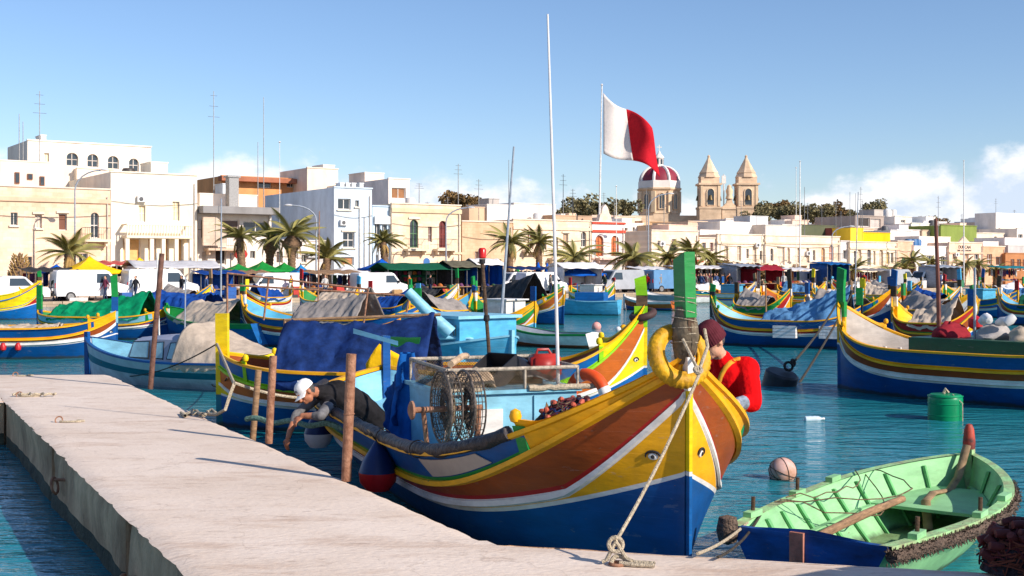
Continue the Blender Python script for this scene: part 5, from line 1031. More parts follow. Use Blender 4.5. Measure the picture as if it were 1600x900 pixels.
    for i, (lb, a, ay, c_, cy, pal, B_, tm, tl) in enumerate(far):
        pal.setdefault('post', (WOOD, BLUE, GRN, LEMON, DARKW, REDP, SKYB)[(i*3) % 7]); pal.setdefault('inner', (ORG, WHT, LEMON, TARPN, GRN, BRN, SKYB)[i % 7]); b = lz(lb, a, ay, c_, cy, B_, pal=pal, N=24, detail=1 if i < 4 else 0, gun=.9, stem_top=1.9+.3*((i*7) % 3))
        if tm: tent(b, 'boat_cover', tm, tl, -b.L*.33, b.L*.18, 1.7, 1.35, .08, .1, seed=40+i)
        elif i: mb = MB(); mb.bb(-.6, .5, -.5, .5, .55, 1.45); mb.bb(-.7, .6, -.58, .58, 1.452, 1.5); part(mb, 'wheelhouse', (WHT, SKYB, BLUE2)[i % 3], b)
    b0 = [o for o in bpy.data.objects]
harbour()
def poles_over_boats():
    """long light masts, poles and awning rails standing among the boats"""
    for i, (x0, y0, x1, y1, Y, r, m, lb) in enumerate(((783, 500, 803, 229, 34, .045, GRYP, 'slanting pale mast left of the white mast'), (1333, 540, 1341, 300, 52, .03, GRYP, 'thin pole behind the green stem'), (250, 560, 245, 395, 40, .03, WHT, 'thin white pole by the green tarpaulin'), (345, 500, 346, 310, 60, .05, GRYP, 'grey pole before the arched houses'), (497, 480, 499, 330, 60, .04, RUST, 'pole with a rusty foot among the vans'))):
        mb = MB(); mb.tube([atY(x0, y0, Y), atY(x1, y1, Y)], [r, r*.6], 7); tag(mb.build('mast', m, None, True), lb, 'mast')
    t = thing('awning_rail', 'rusty pipe awning frame standing among the boats left of centre', 'frame'); 
    for a, c in (((355, 427), (575, 452)), ((355, 445), (640, 462)), ((355, 427), (355, 500)), ((575, 452), (565, 530)), ((640, 462), (632, 505)), ((420, 434), (412, 500))):
        mb = MB(); mb.tube([atY(*a, 33), atY(*c, 33)], .03, 6); mb.build('pipe', RUST, t, True)
poles_over_boats()
# ---------------------------------------------------------------- the town
FOFF = 18.0; UA = math.atan2(U.y, U.x)
STC = {}
def stc(rgb, kind='stone'):
    k = (rgb, kind)
    if k not in STC:
        nm = '%s_%d_%d_%d' % ((kind,)+rgb); rgb = tuple(int(lerp(c, w_, .34)) for c, w_ in zip(rgb, (255, 238, 226))) if kind == 'stone' else rgb
        if kind == 'stone': STC[k] = stone(nm, rgb, mortar=.82, var=.16, wear=tuple(int(c*w_) for c, w_ in zip(rgb, (.90, .86, .80))))
        else: STC[k] = mat(nm, S(*rgb), .85, .10, .5, .3, 5, (1, 1, .5), spec=.2, dark=S(*[int(c*.86) for c in rgb]))
    return STC[k]
TRIM = stc((238, 222, 200), 'render'); SHUT = {}
def pc(rgb): 
    if rgb not in SHUT: SHUT[rgb] = mat('joinery_%d_%d_%d' % rgb, S(*rgb), .5, .15, 2)
    return SHUT[rgb]
class House:
    def __init__(s, label, px0, px1, toppx, topy, off=0, depth=10, rgb=(240, 222, 196), kind='stone', wins=(), cornice=(), name='house', parapet=True, root=None, ground=QZ):
        s.off = FOFF+off; s.k0 = on_line(px0, s.off)[0]; s.k1 = on_line(px1, s.off)[0]; A = on_line(px0, s.off)[1]; s.W = s.k1-s.k0
        s.h = s.z(toppx, topy); s.m = stc(rgb, kind); s.dep = depth
        s.root = root or thing(name, label, 'building', (A.x, A.y, ground), UA); s.frame = None
        if root is not None:
            M = (Matrix.Translation(root.location) @ Matrix.Rotation(UA, 4, 'Z')).inverted(); s.o = M @ Vector((A.x, A.y, ground))
        else: s.o = Vector((0, 0, 0))
        s.wall([s.rect(*w_[:4])+tuple(w_[4:]) for w_ in wins])
        for y, t, c in cornice: s.band(s.z(toppx, y), t, c)
        if parapet:
            mb = MB(); h = s.h; W = s.W; d = s.dep
            mb.bb(-.06, W+.06, -.10, .16, h-.02, h+.10); s.add(mb, 'coping', s.m if kind != 'stone' else TRIM)
        if s.off < 21 and s.W > 2.5 and root is None:                 # fittings on the street fronts
            rnd = random.Random(int(s.W*1000)); W = s.W
            mb = MB(); x = W-.25; mb.tube([(x, -.09, 0), (x, -.09, s.h*.93)], .055, 6); s.add(mb, 'drain_pipe', pc((206, 196, 184)))
            mb = MB(); zc = s.h*rnd.uniform(.72, .82); mb.tube([(W*q/12, -.08-.02*(q % 2), zc-.25*math.sin(q/12*PI)+.04*nz(q, W)) for q in range(13)], .02, 4); s.add(mb, 'cable', pc((60, 58, 56)))
            if rnd.random() < .6: mb = MB(); x = rnd.uniform(.4, W-1.4); z = s.h*rnd.uniform(.55, .8); mb.bb(x, x+.75, -.34, -.03, z, z+.5); au = s.add(mb, 'air_unit', WHV); mb = MB(); mb.lathe([(0, 0), (.18, 0), (.18, .02)], 12, (x+.3, -.345, z+.25), M=RX(rad(90))); s.add(mb, 'fan_grille', pc((90, 90, 92)), au)
    def z(s, px, py): Y = on_line(px, s.off)[1].y; return CZ+(HY-py)*Y/F-QZ
    def x(s, px): return on_line(px, s.off)[0]-s.k0
    def add(s, mb, nm, m, par=None, **k):
        mb.v = [tuple(Vector(v)+s.o) for v in mb.v]; return mb.build(nm, m, par or s.root, **k)
    def rect(s, px, py, w_, h_): return (s.x(px-w_/2), s.x(px+w_/2), max(.02, s.z(px, py+h_/2)), s.z(px, py-h_/2))
    def band(s, z, t, rgb): mb = MB(); mb.bb(-.05, s.W+.05, -.14, -.001, z-t/2, z+t/2); s.add(mb, 'cornice', stc(rgb, 'render'))
    def wall(s, ops):
        W, h, d = s.W, s.h, s.dep; ops = [o for o in ops if 0 < o[0] < o[1] < W and o[3] < h]
        xs = sorted({0, W}|{o[0] for o in ops}|{o[1] for o in ops}); zs = sorted({0, h}|{o[2] for o in ops}|{o[3] for o in ops}); mb = MB()
        for i in range(len(xs)-1):
            for j in range(len(zs)-1):
                cx, cz = (xs[i]+xs[i+1])/2, (zs[j]+zs[j+1])/2
                if any(o[0] < cx < o[1] and o[2] < cz < o[3] for o in ops): continue
                mb.add([(xs[i], 0, zs[j]), (xs[i+1], 0, zs[j]), (xs[i+1], 0, zs[j+1]), (xs[i], 0, zs[j+1])], [(0, 1, 2, 3)])
        mb.add([(0, 0, 0), (W, 0, 0), (W, d, 0), (0, d, 0), (0, 0, h), (W, 0, h), (W, d, h), (0, d, h)], [(1, 2, 6, 5), (2, 3, 7, 6), (3, 0, 4, 7), (4, 5, 6, 7)])
        R = .35
        for o in ops:
            a, b, c, e = o[:4]; mb.add([(a, 0, c), (b, 0, c), (b, 0, e), (a, 0, e), (a, R, c), (b, R, c), (b, R, e), (a, R, e)], [(0, 1, 5, 4), (1, 2, 6, 5), (2, 3, 7, 6), (3, 0, 4, 7)])
            if 'a' in o[4]:                        # arch spandrels
                r = (b-a)/2; zc = e-r; n = 8
                for sg in (-1, 1):
                    pts = [(a+r+sg*r*math.cos(PI/2*q/n), -.001, zc+r*math.sin(PI/2*q/n)) for q in range(n+1)]; cnr = (a+r+sg*r, -.001, e)
                    for q in range(n): mb.add([cnr, pts[q], pts[q+1], (pts[q][0], R*.6, pts[q][2]), (pts[q+1][0], R*.6, pts[q+1][2])], [(0, 1, 2), (1, 3, 4, 2)])
        s.add(mb, 'wall', s.m)
        for o in ops:
            a, b, c, e = o[:4]; kd = o[4]; col = o[5] if len(o) > 5 else (58, 60, 64); fr = o[6] if len(o) > 6 else (232, 224, 214)
            t = min(.09, (b-a)*.1); mb = MB(); y = R*.62
            mb.bb(a+.004, a+t, y-.04, y+.04, c+.004, e-.004); mb.bb(b-t, b-.004, y-.04, y+.04, c+.004, e-.004); mb.bb(a+t, b-t, y-.039, y+.039, e-t, e-.005); mb.bb(a+t, b-t, y-.039, y+.039, c+.005, c+t)
            nm = 'door' if 'd' in kd else 'window'
            if 'd' not in kd:
                mb.bb((a+b)/2-t*.4, (a+b)/2+t*.4, y-.035, y+.035, c+t, e-t)
                if e-c > 1.2: mb.bb(a+t, b-t, y-.034, y+.034, (c+e)/2-t*.4, (c+e)/2+t*.4)
            w_ = s.add(mb, nm, pc(fr))
            mb = MB(); y2 = y+.02; mb.add([(a+.003, y2, c+.003), (b-.003, y2, c+.003), (b-.003, y2, e-.003), (a+.003, y2, e-.003)], [(0, 1, 2, 3)])
            s.add(mb, 'leaf_or_recess_shade' if 'd' in kd else ('shutter' if 's' in kd else 'pane'), GLASS if ('s' not in kd and 'd' not in kd) else pc(col), w_)
            if 'n' not in kd and c > 1.0: mb = MB(); mb.bb(a-.12, b+.12, -.16, -.001, c-.14, c-.003); s.add(mb, 'sill', TRIM, w_)
            if 'b' in kd: s.balcony(a-.7, b+.7, c-.12)
            if 'h' in kd: mb = MB(); mb.bb(a-.18, b+.18, -.13, -.001, e+.05, e+.22); s.add(mb, 'hood_mould', TRIM, w_)
    def balcony(s, x0, x1, z, dep=.9, solid=False, rgb=(236, 216, 188)):
        mb = MB(); mb.bb(x0, x1, -dep, -.002, z-.2, z); bl = s.add(mb, 'balcony', stc(rgb, 'render'))
        mb = MB()
        if solid:
            n = max(4, int((x1-x0)/.24))
            for i in range(n+1): q = lerp(x0+.08, x1-.08, i/n); mb.lathe([(.05, 0), (.08, .2), (.045, .45), (.06, .85)], 6, (q, -dep+.1, z+.002))
            mb.bb(x0, x1, -dep, -dep+.2, z+.85, z+.98)
            for q in (x0+.1, x1-.1): mb.bb(q-.1, q+.1, -dep+.2, -.004, z+.86, z+.97)
            s.add(mb, 'balustrade', stc(rgb, 'render'), bl, smooth=False)
        else:
            n = max(4, int((x1-x0)/.16))
            for i in range(n+1): q = lerp(x0+.04, x1-.04, i/n); mb.tube([(q, -dep+.05, z), (q, -dep+.05, z+.95)], .012, 4)
            mb.tube([(x0+.02, -.01, z+.95), (x0+.02, -dep+.05, z+.95), (x1-.02, -dep+.05, z+.95), (x1-.02, -.01, z+.95)], .022, 5); s.add(mb, 'railing', RUB, bl)
        for q in (x0+.25, x1-.25): mb = MB(); mb.prism([(q-.09, z-.2), (q+.09, z-.2), (q+.06, z-.55), (q-.06, z-.55)], -dep*.7, -.003); s.add(mb, 'corbel', stc(rgb, 'render'), bl)
    def tank(s, px, y, r=.55, hh=1.1, col=(90, 92, 96), dy=3):
        x = s.x(px); mb = MB(); mb.lathe([(r, 0), (r, hh*.8), (r*.8, hh), (0, hh*1.04)], 14, (x, dy, s.h)); s.add(mb, 'water_tank', pc(col), smooth=True)
    def aerial(s, px, ytop, dy=3, arms=True):
        x = s.x(px); A = E0+V*(s.off+dy); k = on_line(px, s.off+dy); Y = k[1].y; x = k[0]-s.k0; zt = CZ+(HY-ytop)*Y/F-QZ; mb = MB(); mb.tube([(x, dy, s.h-.05), (x, dy, zt)], [.05, .03], 5)
        if arms:
            for q in range(3): z = lerp(s.h, zt, .78+.09*q); mb.tube([(x-.55+.12*q, dy, z), (x+.55-.12*q, dy, z)], .016, 4)
        s.add(mb, 'aerial', STEEL)
    def block(s, px0, px1, ytop, dy=3, d=3, rgb=(236, 228, 218), nm='roof_hut'):
        o2 = s.off+dy; k0 = on_line(px0, o2)[0]-s.k0; k1 = on_line(px1, o2)[0]-s.k0; Y = on_line(px0, o2)[1].y; zt = CZ+(HY-ytop)*Y/F-QZ; mb = MB(); mb.bb(k0, k1, dy, dy+d, s.h-.03, zt); mb.bb(k0-.05, k1+.05, dy-.05, dy+d+.05, zt+.001, zt+.1); s.add(mb, nm, stc(rgb, 'render'))
BRO, DK, GRE, ORA, CRE, RDB, BLU = (122, 72, 46), (58, 56, 58), (70, 110, 74), (206, 118, 62), (246, 228, 196), (110, 40, 36), (120, 150, 176)
def text_on(h, body, px, py, size, m, nm='sign_lettering', out=.03):
    cu = bpy.data.curves.new(nm, 'FONT'); cu.body = body; cu.size = size; cu.extrude = .01; cu.align_x = 'CENTER'; tmp = bpy.data.objects.new('t', cu); COL.objects.link(tmp)
    me = bpy.data.meshes.new_from_object(tmp.evaluated_get(bpy.context.evaluated_depsgraph_get())); bpy.data.objects.remove(tmp); me.materials.append(m)
    link_mesh(nm, me, h.root, Vector((h.x(px), -out, h.z(px, py)))+h.o, (rad(90), 0, 0))
def town():
    h = House('pink-cream stone house with arched balcony door behind the first palm', -70, 172, 100, 294, 0, 9, (240, 208, 176), wins=[(22, 342, 11, 20, 'w', DK), (60, 346, 11, 21, 'wsh', (216, 196, 178)), (98, 347, 13, 26, 'dnh', BRO), (148, 352, 13, 40, 'ab', (150, 140, 130)), (44, 411, 12, 20, 'w'), (-20, 345, 12, 22, 'w'), (130, 405, 14, 18, 'wn')], cornice=[(313, .35, (230, 196, 164))])
    h.block(0, 80, 251, 4, 5, (248, 226, 206)); h.aerial(62, 142, 6); h.aerial(30, 178, 6, False); h.aerial(36, 190, 6, False)
    mb = MB(); dy = 3.9
    for px, py, w_, q in ((27, 278, 7, 18), (47, 276, 8, 9), (66, 283, 7, 15)):
        A = E0+V*(h.off+dy); k = on_line(px, h.off+dy); Y = k[1].y; x = k[0]-h.k0; z = CZ+(HY-py)*Y/F-QZ; a = w_*Y/F/2; b = q*Y/F/2; mb = MB(); mb.bb(x-a, x+a, dy-.03, dy+.09, z-b, z+b); w0 = h.add(mb, 'window', pc(BRO)); mb = MB(); mb.bb(x-a*.7, x+a*.7, dy-.06, dy-.031, z-b*.8, z+b*.8); h.add(mb, 'pane', GLASS, w0)
    h = House('tall cream villa with balustraded balcony and four arched attic windows', 173, 308, 300, 274, 0, 13, (255, 240, 218), 'render', wins=[(222, 334, 11, 26, 'wsn', (248, 224, 180)), (275, 330, 11, 30, 'wsn', (248, 224, 180)), (206, 390, 28, 36, 'dn', (226, 176, 110)), (238, 390, 13, 36, 'dn', (214, 164, 104)), (258, 390, 12, 36, 'dn', (214, 164, 104)), (281, 391, 8, 34, 'dn', (214, 164, 104))])  # portico openings: recess shade put into the amber colour of the door leaves
    h.balcony(h.x(190), h.x(292), h.z(240, 369), 1.4, True, (255, 236, 206))
    for px in (192, 230, 248, 268, 291): mb = MB(); x = h.x(px); mb.bb(x-.16, x+.16, -1.3, -.98, 0, h.z(240, 369)-.2); h.add(mb, 'pillar', h.m)
    House('', 120, 178, 130, 263, 12, 8, (252, 232, 208), 'render', root=h.root)
    p = House('', 43, 236, 60, 220, 13, 8, (255, 240, 222), 'render', root=h.root, wins=[(113, 249, 19, 21, 'an', DK, (200, 190, 180)), (145, 251, 18, 21, 'an', DK, (200, 190, 180)), (177, 254, 18, 21, 'an', DK, (200, 190, 180)), (209, 258, 16, 21, 'an', DK, (200, 190, 180)), (73, 246, 8, 14, 'wsn', (250, 230, 190))])
    h.block(236, 262, 254, 6, 3, (255, 238, 214)); h.tank(246, 0, .6, 1.0, (70, 64, 62), 8); p.block(64, 72, 212, 2, 2)
    h = House('white modern house with grey overhang and stone arch, left of the blue house', 309, 424, 330, 322, .5, 10, (250, 236, 220), 'render', wins=[(344, 358, 60, 30, 'dn', (120, 96, 84)), (345, 400, 17, 27, 'dn', (50, 40, 36)), (400, 356, 40, 20, 'wn', DK), (320, 404, 9, 22, 'dn', (220, 200, 180)), (395, 398, 8, 12, 'wn')], parapet=False)
    mb = MB(); mb.bb(-.1, h.W+.1, -1.6, -.002, h.z(330, 334), h.z(330, 323)); h.add(mb, 'overhang', stc((150, 146, 144), 'render'))
    mb = MB(); x0, x1 = h.x(310), h.x(346); z0, z1, z2 = h.z(325, 384), h.z(325, 362), h.z(325, 340); mb.prism([(x0, z0), (x1, z0), (x1, z1)]+[(lerp(x0, x1, 1-.5*q/6), z1+(z2-z1)*math.sin(PI/2*q/6)) for q in range(1, 7)]+[(x0, z2)], -1.2, -.9); h.add(mb, 'stone_arch', stc((206, 184, 162)))
    h.balcony(h.x(318), h.x(372), h.z(330, 388), 1.2, False, (226, 196, 168)); h.block(312, 402, 303, 4, 4, (246, 230, 212), 'roof_terrace'); h.block(348, 370, 288, 7, 2, (200, 206, 210)); h.aerial(334, 142, 5); h.aerial(403, 222, 7, False); h.aerial(412, 152, 8, False); h.tank(322, 0, .6, 1.2, (230, 228, 224), 6)
    mb = MB(); x = h.x(379); mb.bb(x-.45, x+.45, 2, 2.9, h.h, h.z(379, 275)); mb.bb(x-.6, x+.6, 1.9, 3, h.z(379, 275)+.001, h.z(379, 272)); h.add(mb, 'metal_flue', STEEL)
    h = House('orange-brown flats with overhanging roof slabs behind the white modern house', 346, 480, 350, 275, 34, 10, (226, 160, 104), 'render', wins=[(414, 289, 20, 9, 'wn'), (455, 289, 14, 8, 'wn')]); mb = MB(); mb.bb(-.4, h.W+.4, -1.2, -.002, h.h-.6, h.h-.05); h.add(mb, 'roof_slab', stc((176, 112, 84), 'render'))
    h = House('cream tower block behind the blue house', 480, 528, 480, 262, 30, 8, (246, 226, 204), 'render'); h.block(505, 523, 258, 2, 3)
    h = House('low white garden front beneath the three tall palms', 425, 521, 430, 376, 1, 6, (250, 236, 222), 'render', wins=[(455, 395, 22, 20, 'dn', (206, 186, 166)), (475, 404, 8, 12, 'w'), (437, 402, 10, 18, 'dn', (90, 70, 60)), (502, 400, 16, 22, 'dn', (196, 190, 186))])
    h = House('pale blue house with bare blue side wall and white front', 522, 581, 530, 293, 0, 16, (214, 226, 236), 'render', wins=[(538, 319, 20, 17, 'w', DK), (558, 318, 6, 10, 'w'), (545, 375, 18, 24, 'wh', DK), (543, 408, 20, 13, 'dn', (190, 130, 86))])
    mb = MB(); x = h.x(562); mb.tube([(x, -.1, 0), (x, -.1, h.h*.8)], .09, 6); mb.tube([(x+.5, -.1, 0), (x+.5, -.1, h.h*.72)], .07, 6); h.add(mb, 'drain_pipe', WHT)
    for px in (532, 541, 550, 562): h.block(px, px+6, 287, 3, 1, (220, 220, 218), 'air_unit')
    h = House('beige and white block with brown window behind the blue house', 607, 640, 607, 279, 15, 17, (250, 238, 226), 'render', wins=[(623, 302, 22, 17, 'sn', (150, 100, 56))]); h.block(570, 600, 270, 8, 4, (240, 222, 204))
    h = House('light blue hotel front with glass bay and white sign', 582, 611, 582, 322, .4, 9, (206, 224, 238), 'render', wins=[(590, 368, 9, 40, 'n'), (601, 360, 8, 18, 'n'), (595, 408, 16, 20, 'dn', (70, 80, 96))]); mb = MB(); mb.bb(h.x(584), h.x(611), -.25, -.05, h.z(590, 350), h.z(590, 338)); h.add(mb, 'sign_board', WHT); mb = MB(); mb.bb(h.x(583.5), h.x(588), -1.1, -.9, h.z(586, 428), h.z(586, 385)); h.add(mb, 'vertical_sign', WHT)
    h = House('golden stone house with two arched doors and carved cornice', 612, 720, 612, 318, 0, 12, (250, 222, 186), wins=[(647, 365, 13, 44, 'ahb', GRE, (90, 130, 90)), (672, 366, 6, 24, 'wsn', RDB), (692, 366, 12, 42, 'asb', RDB, (130, 50, 44)), (668, 420, 9, 13, 'dn', (130, 90, 60)), (693, 420, 12, 16, 'adn', (90, 60, 46)), (635, 420, 10, 16, 'dn', (90, 70, 60))], cornice=[(328, .4, (236, 204, 166)), (395, .2, (240, 210, 174))]); h.aerial(655, 286, 4); h.aerial(716, 256, 7); h.tank(665, 0, .5, .8, (226, 220, 214), 3)
    h = House('rough brown stone warehouse without balconies, centre', 722, 801, 730, 346, 0, 10, (214, 172, 126), wins=[(745, 400, 6, 14, 'wsn', BRO), (780, 412, 7, 14, 'dn', BRO)]); h.block(733, 757, 324, 5, 3, (206, 176, 146)); h.block(761, 803, 320, 5, 4, (228, 222, 216)); h.aerial(795, 250, 7, False); h.block(764, 780, 311, 9, 2, (190, 182, 174)); h.aerial(748, 280, 5)
    h = House('long cream house with small iron balconies behind the slanting mast', 802, 924, 810, 343, 0, 11, (252, 226, 194), wins=[(829, 375, 9, 28, 'wsb', BRO), (850, 378, 8, 24, 'wh', DK), (868, 386, 8, 30, 'wsb', (90, 60, 50)), (884, 378, 8, 26, 'wsh', (196, 160, 124)), (912, 374, 8, 24, 'ah', DK), (862, 424, 9, 14, 'dn', GRE), (838, 424, 8, 14, 'dn', BRO)], cornice=[(356, .3, (246, 218, 184))]); h.block(803, 868, 318, 5, 4, (226, 216, 206)); h.block(866, 925, 337, 3, 4, (196, 164, 136)); h.tank(874, 0, .45, .9, (200, 200, 200), 4); h.aerial(880, 272, 6); h.aerial(895, 295, 6)
    BAND = h = House('white and red band clubhouse with orange arched shutters and flagpole', 925, 976, 925, 347, 0, 11, (250, 236, 226), 'render', wins=[(937, 384, 12, 32, 'asn', ORA, (190, 90, 56)), (961, 384, 12, 32, 'asn', ORA, (190, 90, 56)), (937, 424, 15, 13, 'asn', (206, 96, 76), (190, 80, 60))], cornice=[(361, .28, (206, 82, 62)), (348, .22, (206, 82, 62)), (404, .2, (226, 190, 170))]); h.balcony(h.x(929), h.x(972), h.z(950, 403), .9, False, (240, 206, 190))
    mb = MB(); x0, x1 = h.x(937), h.x(957); z = h.h; prof = [(x0, z+.1), (x1, z+.1), (x1-.15, z+.8), (lerp(x0, x1, .8), z+1.0), (lerp(x0, x1, .7), z+1.6), (lerp(x0, x1, .5), z+1.95), (lerp(x0, x1, .3), z+1.6), (lerp(x0, x1, .2), z+1.0), (x0+.15, z+.8)]; mb.prism(prof, .1, .6); h.add(mb, 'roof_crest', stc((240, 222, 204)))
    House('dark brown stone gap house beside the red and white clubhouse', 977, 1017, 980, 362, 5, 8, (176, 134, 100), wins=[(1000, 395, 14, 26, 'dn', (120, 84, 60))])
    h = House('cream house with red awnings under the church dome', 1018, 1091, 1018, 360, 0, 10, (252, 228, 200), wins=[(1030, 384, 5, 16, 'wn'), (1053, 381, 7, 15, 'wsn', BRO), (1074, 384, 6, 15, 'wsn', RDB), (1056, 424, 8, 16, 'adn', (206, 110, 80)), (1035, 424, 9, 16, 'dn', (226, 196, 150))]); h.block(1045, 1090, 352, 2, 3, (244, 206, 184)); h.aerial(1010, 296, 4, False)
    mb = MB(); mb.bb(h.x(1050), h.x(1088), -1.2, -.01, h.z(1060, 410), h.z(1060, 406)); h.add(mb, 'awning', cloth('red_awning', (186, 66, 52)))
    h = House('narrow white house with red balcony between two palms', 1092, 1120, 1092, 372, .3, 10, (248, 226, 204), 'render', wins=[(1100, 386, 6, 14, 'wn'), (1112, 386, 6, 14, 'wsn', RDB), (1106, 420, 10, 20, 'dn', RDB)]); h.block(1094, 1128, 360, 6, 3, (248, 240, 230))
    h = House('cream classical house with tall narrow windows below the bell towers', 1121, 1195, 1125, 366, 0, 10, (252, 232, 206), wins=[(1155, 396, 6, 24, 'wsn', (206, 180, 150)), (1168, 396, 4, 15, 'wn'), (1179, 397, 6, 26, 'wsb', (226, 200, 170)), (1189, 399, 4, 14, 'wn'), (1135, 396, 6, 22, 'wsn', (206, 180, 150)), (1148, 424, 8, 14, 'dn', BRO)], cornice=[(379, .25, (246, 222, 190))]); h.block(1125, 1180, 347, 8, 4, (246, 236, 224)); h.block(1172, 1200, 338, 12, 3, (226, 224, 222)); h.tank(1206, 0, .5, 1, (214, 210, 206), 10)
    h = House('long cream facade with arched balcony doors left of the yellow rooftop', 1196, 1312, 1200, 368, -.2, 11, (252, 230, 202), wins=[(1206, 398, 5, 20, 'an', DK), (1232, 399, 5, 24, 'asn', (226, 196, 160)), (1237, 426, 5, 10, 'dn', BRO), (1248, 399, 5, 24, 'asb', (206, 170, 130)), (1262, 399, 5, 24, 'asn', (226, 196, 160)), (1272, 399, 4, 16, 'wn'), (1286, 400, 6, 26, 'asn', (222, 160, 90)), (1299, 395, 7, 24, 'asb', (190, 110, 70)), (1220, 400, 12, 28, 'wsn', (236, 214, 186))], cornice=[(379, .25, (246, 220, 186))]); h.block(1196, 1252, 352, 6, 4, (216, 206, 196)); h.block(1252, 1308, 352, 9, 4, (96, 100, 76)); h.block(1308, 1330, 357, 7, 3, (176, 96, 86)); h.aerial(1257, 292, 6, False); h.aerial(1306, 318, 5)
    House('narrow pale grey house between the long cream facades', 1313, 1327, 1315, 377, .4, 9, (230, 222, 216), 'render', wins=[(1320, 398, 6, 14, 'wn')])
    h = House('cream facade with five arches below the yellow rooftop walls', 1328, 1401, 1330, 378, 0, 10, (252, 232, 204), wins=[(1343, 402, 6, 26, 'asn', (236, 206, 166)), (1358, 402, 6, 26, 'an'), (1366, 403, 4, 22, 'wsn', CRE), (1377, 403, 6, 26, 'asn', (226, 196, 160)), (1387, 403, 6, 20, 'asb', (206, 176, 90)), (1394, 403, 4, 16, 'wn'), (1336, 402, 4, 20, 'wn')], cornice=[(388, .25, (246, 220, 186))]); h.block(1329, 1349, 357, 3, 3, (250, 206, 60), 'yellow_wall'); h.block(1349, 1391, 364, 3, 3, (250, 190, 20), 'yellow_wall'); h.aerial(1328, 300, 8, False); h.aerial(1337, 302, 8, False); h.aerial(1345, 292, 8)
    h = House('unfinished concrete frame house on the skyline above the yellow walls', 1336, 1381, 1336, 337, 22, 8, (176, 160, 148), 'render', wins=[(1350, 347, 18, 14, 'dn', (60, 52, 48)), (1368, 349, 16, 14, 'dn', (196, 184, 174))]); h.block(1366, 1380, 328, 2, 3, (196, 186, 176))
    h = House('white square house with water tanks on the skyline', 1398, 1424, 1398, 338, 25, 7, (232, 220, 208), 'render', wins=[(1411, 346, 7, 5, 'wn'), (1406, 354, 10, 8, 'dn', (80, 76, 74))]); h.tank(1402, 0, .7, 1.2, (226, 222, 216), 2); h.tank(1410, 0, .7, 1.2, (206, 202, 196), 2)
    House('small plain white box house on the skyline', 1424, 1452, 1424, 349, 20, 7, (248, 240, 230), 'render'); House('grey flat-roofed extension left of the blue water barrels', 1391, 1424, 1391, 360, 8, 6, (226, 218, 212), 'render')
    h = House('pink stone house with green arched door by the two tall palms', 1402, 1427, 1402, 377, 0, 9, (226, 176, 140), wins=[(1413, 408, 10, 12, 'asn', (40, 120, 80), (50, 130, 90)), (1421, 424, 5, 14, 'dn', BRO)])
    h = House('white house with one dark window behind the two tall palms', 1428, 1483, 1430, 385, .2, 9, (250, 240, 230), 'render', wins=[(1474, 408, 8, 13, 'w', DK), (1452, 406, 8, 14, 'w', DK), (1440, 420, 8, 18, 'dn', BRO)]); h.block(1436, 1485, 370, 3, 4, (240, 226, 212)); 
    for q in (1439, 1447, 1453): h.tank(q, 0, .55, 1.0, (60, 110, 160), 2)
    h.aerial(1466, 306, 5)
    h = House('pink restaurant front with dark painted lettering under its roof', 1483, 1535, 1483, 379, -.2, 9, (244, 204, 174), wins=[(1492, 405, 7, 16, 'wsn', (190, 150, 110)), (1510, 405, 7, 16, 'wsn', (190, 150, 110)), (1526, 405, 7, 16, 'wn'), (1500, 426, 12, 12, 'dn', BRO)], cornice=[(395, .22, (230, 190, 160))]); text_on(h, 'DUNCAN', 1507, 388.5, .62, RUB); text_on(h, 'BAR & RESTAURANT', 1507, 392.8, .34, RUB); mb = MB(); mb.prism([(h.x(1500), h.h+.1), (h.x(1516), h.h+.1), (h.x(1508), h.h+.9)], .1, .4); h.add(mb, 'gable_crest', h.m)
    House('olive green corrugated wall behind the restaurant sign', 1470, 1526, 1470, 352, 14, 6, (140, 156, 78), 'render')
    h = House('cream flats with two windows on the skyline far right', 1529, 1575, 1529, 347, 24, 8, (228, 202, 178), 'render', wins=[(1542, 354, 14, 6, 'wn'), (1562, 353, 6, 6, 'wn')]); h.tank(1548, 0, .8, 1.3, (190, 176, 166), 2)
    h = House('white stepped house with balcony at the top right edge', 1574, 1660, 1574, 338, 28, 8, (248, 242, 236), 'render', wins=[(1592, 352, 14, 8, 'wn')]); h.block(1556, 1600, 362, -8, 4, (244, 234, 224)); h.aerial(1585, 328, 2)
    h = House('brown stone house with dark doors at the right edge', 1536, 1570, 1536, 385, .3, 9, (206, 150, 104), wins=[(1546, 405, 8, 16, 'wsn', BRO), (1560, 408, 8, 14, 'dn', (90, 60, 46))]); h.block(1536, 1560, 378, 3, 4, (246, 236, 226))
    h = House('orange-brown terrace building with row of doors at far right', 1571, 1680, 1575, 396, -.3, 9, (190, 130, 86), 'render', wins=[(1582, 414, 6, 18, 'dn', BRO), (1592, 414, 6, 18, 'dn', BRO), (1601, 414, 6, 18, 'dn', BRO)]); h.block(1570, 1660, 372, 3, 5, (240, 230, 222)); h.block(1575, 1600, 384, 2, .8, (200, 196, 192))
    # second-row filler houses
    for lb, a, b, ty, off, c in (('brown stone wall house directly under the church dome', 985, 1092, 346, 40, (206, 164, 122)), ('pale house behind the clubhouse roof', 960, 992, 338, 22, (226, 200, 176)), ('small white house behind the rough stone warehouse', 838, 868, 330, 24, (240, 232, 224)), ('cream roof house below the left bell tower', 1090, 1132, 350, 26, (240, 224, 206)), ('white roof house below the right bell tower', 1134, 1172, 342, 30, (232, 222, 214)), ('beige house between golden house and warehouse', 640, 722, 330, 16, (226, 196, 166)), ('grey skyline house right of the white box', 1452, 1470, 362, 16, (220, 214, 210))):
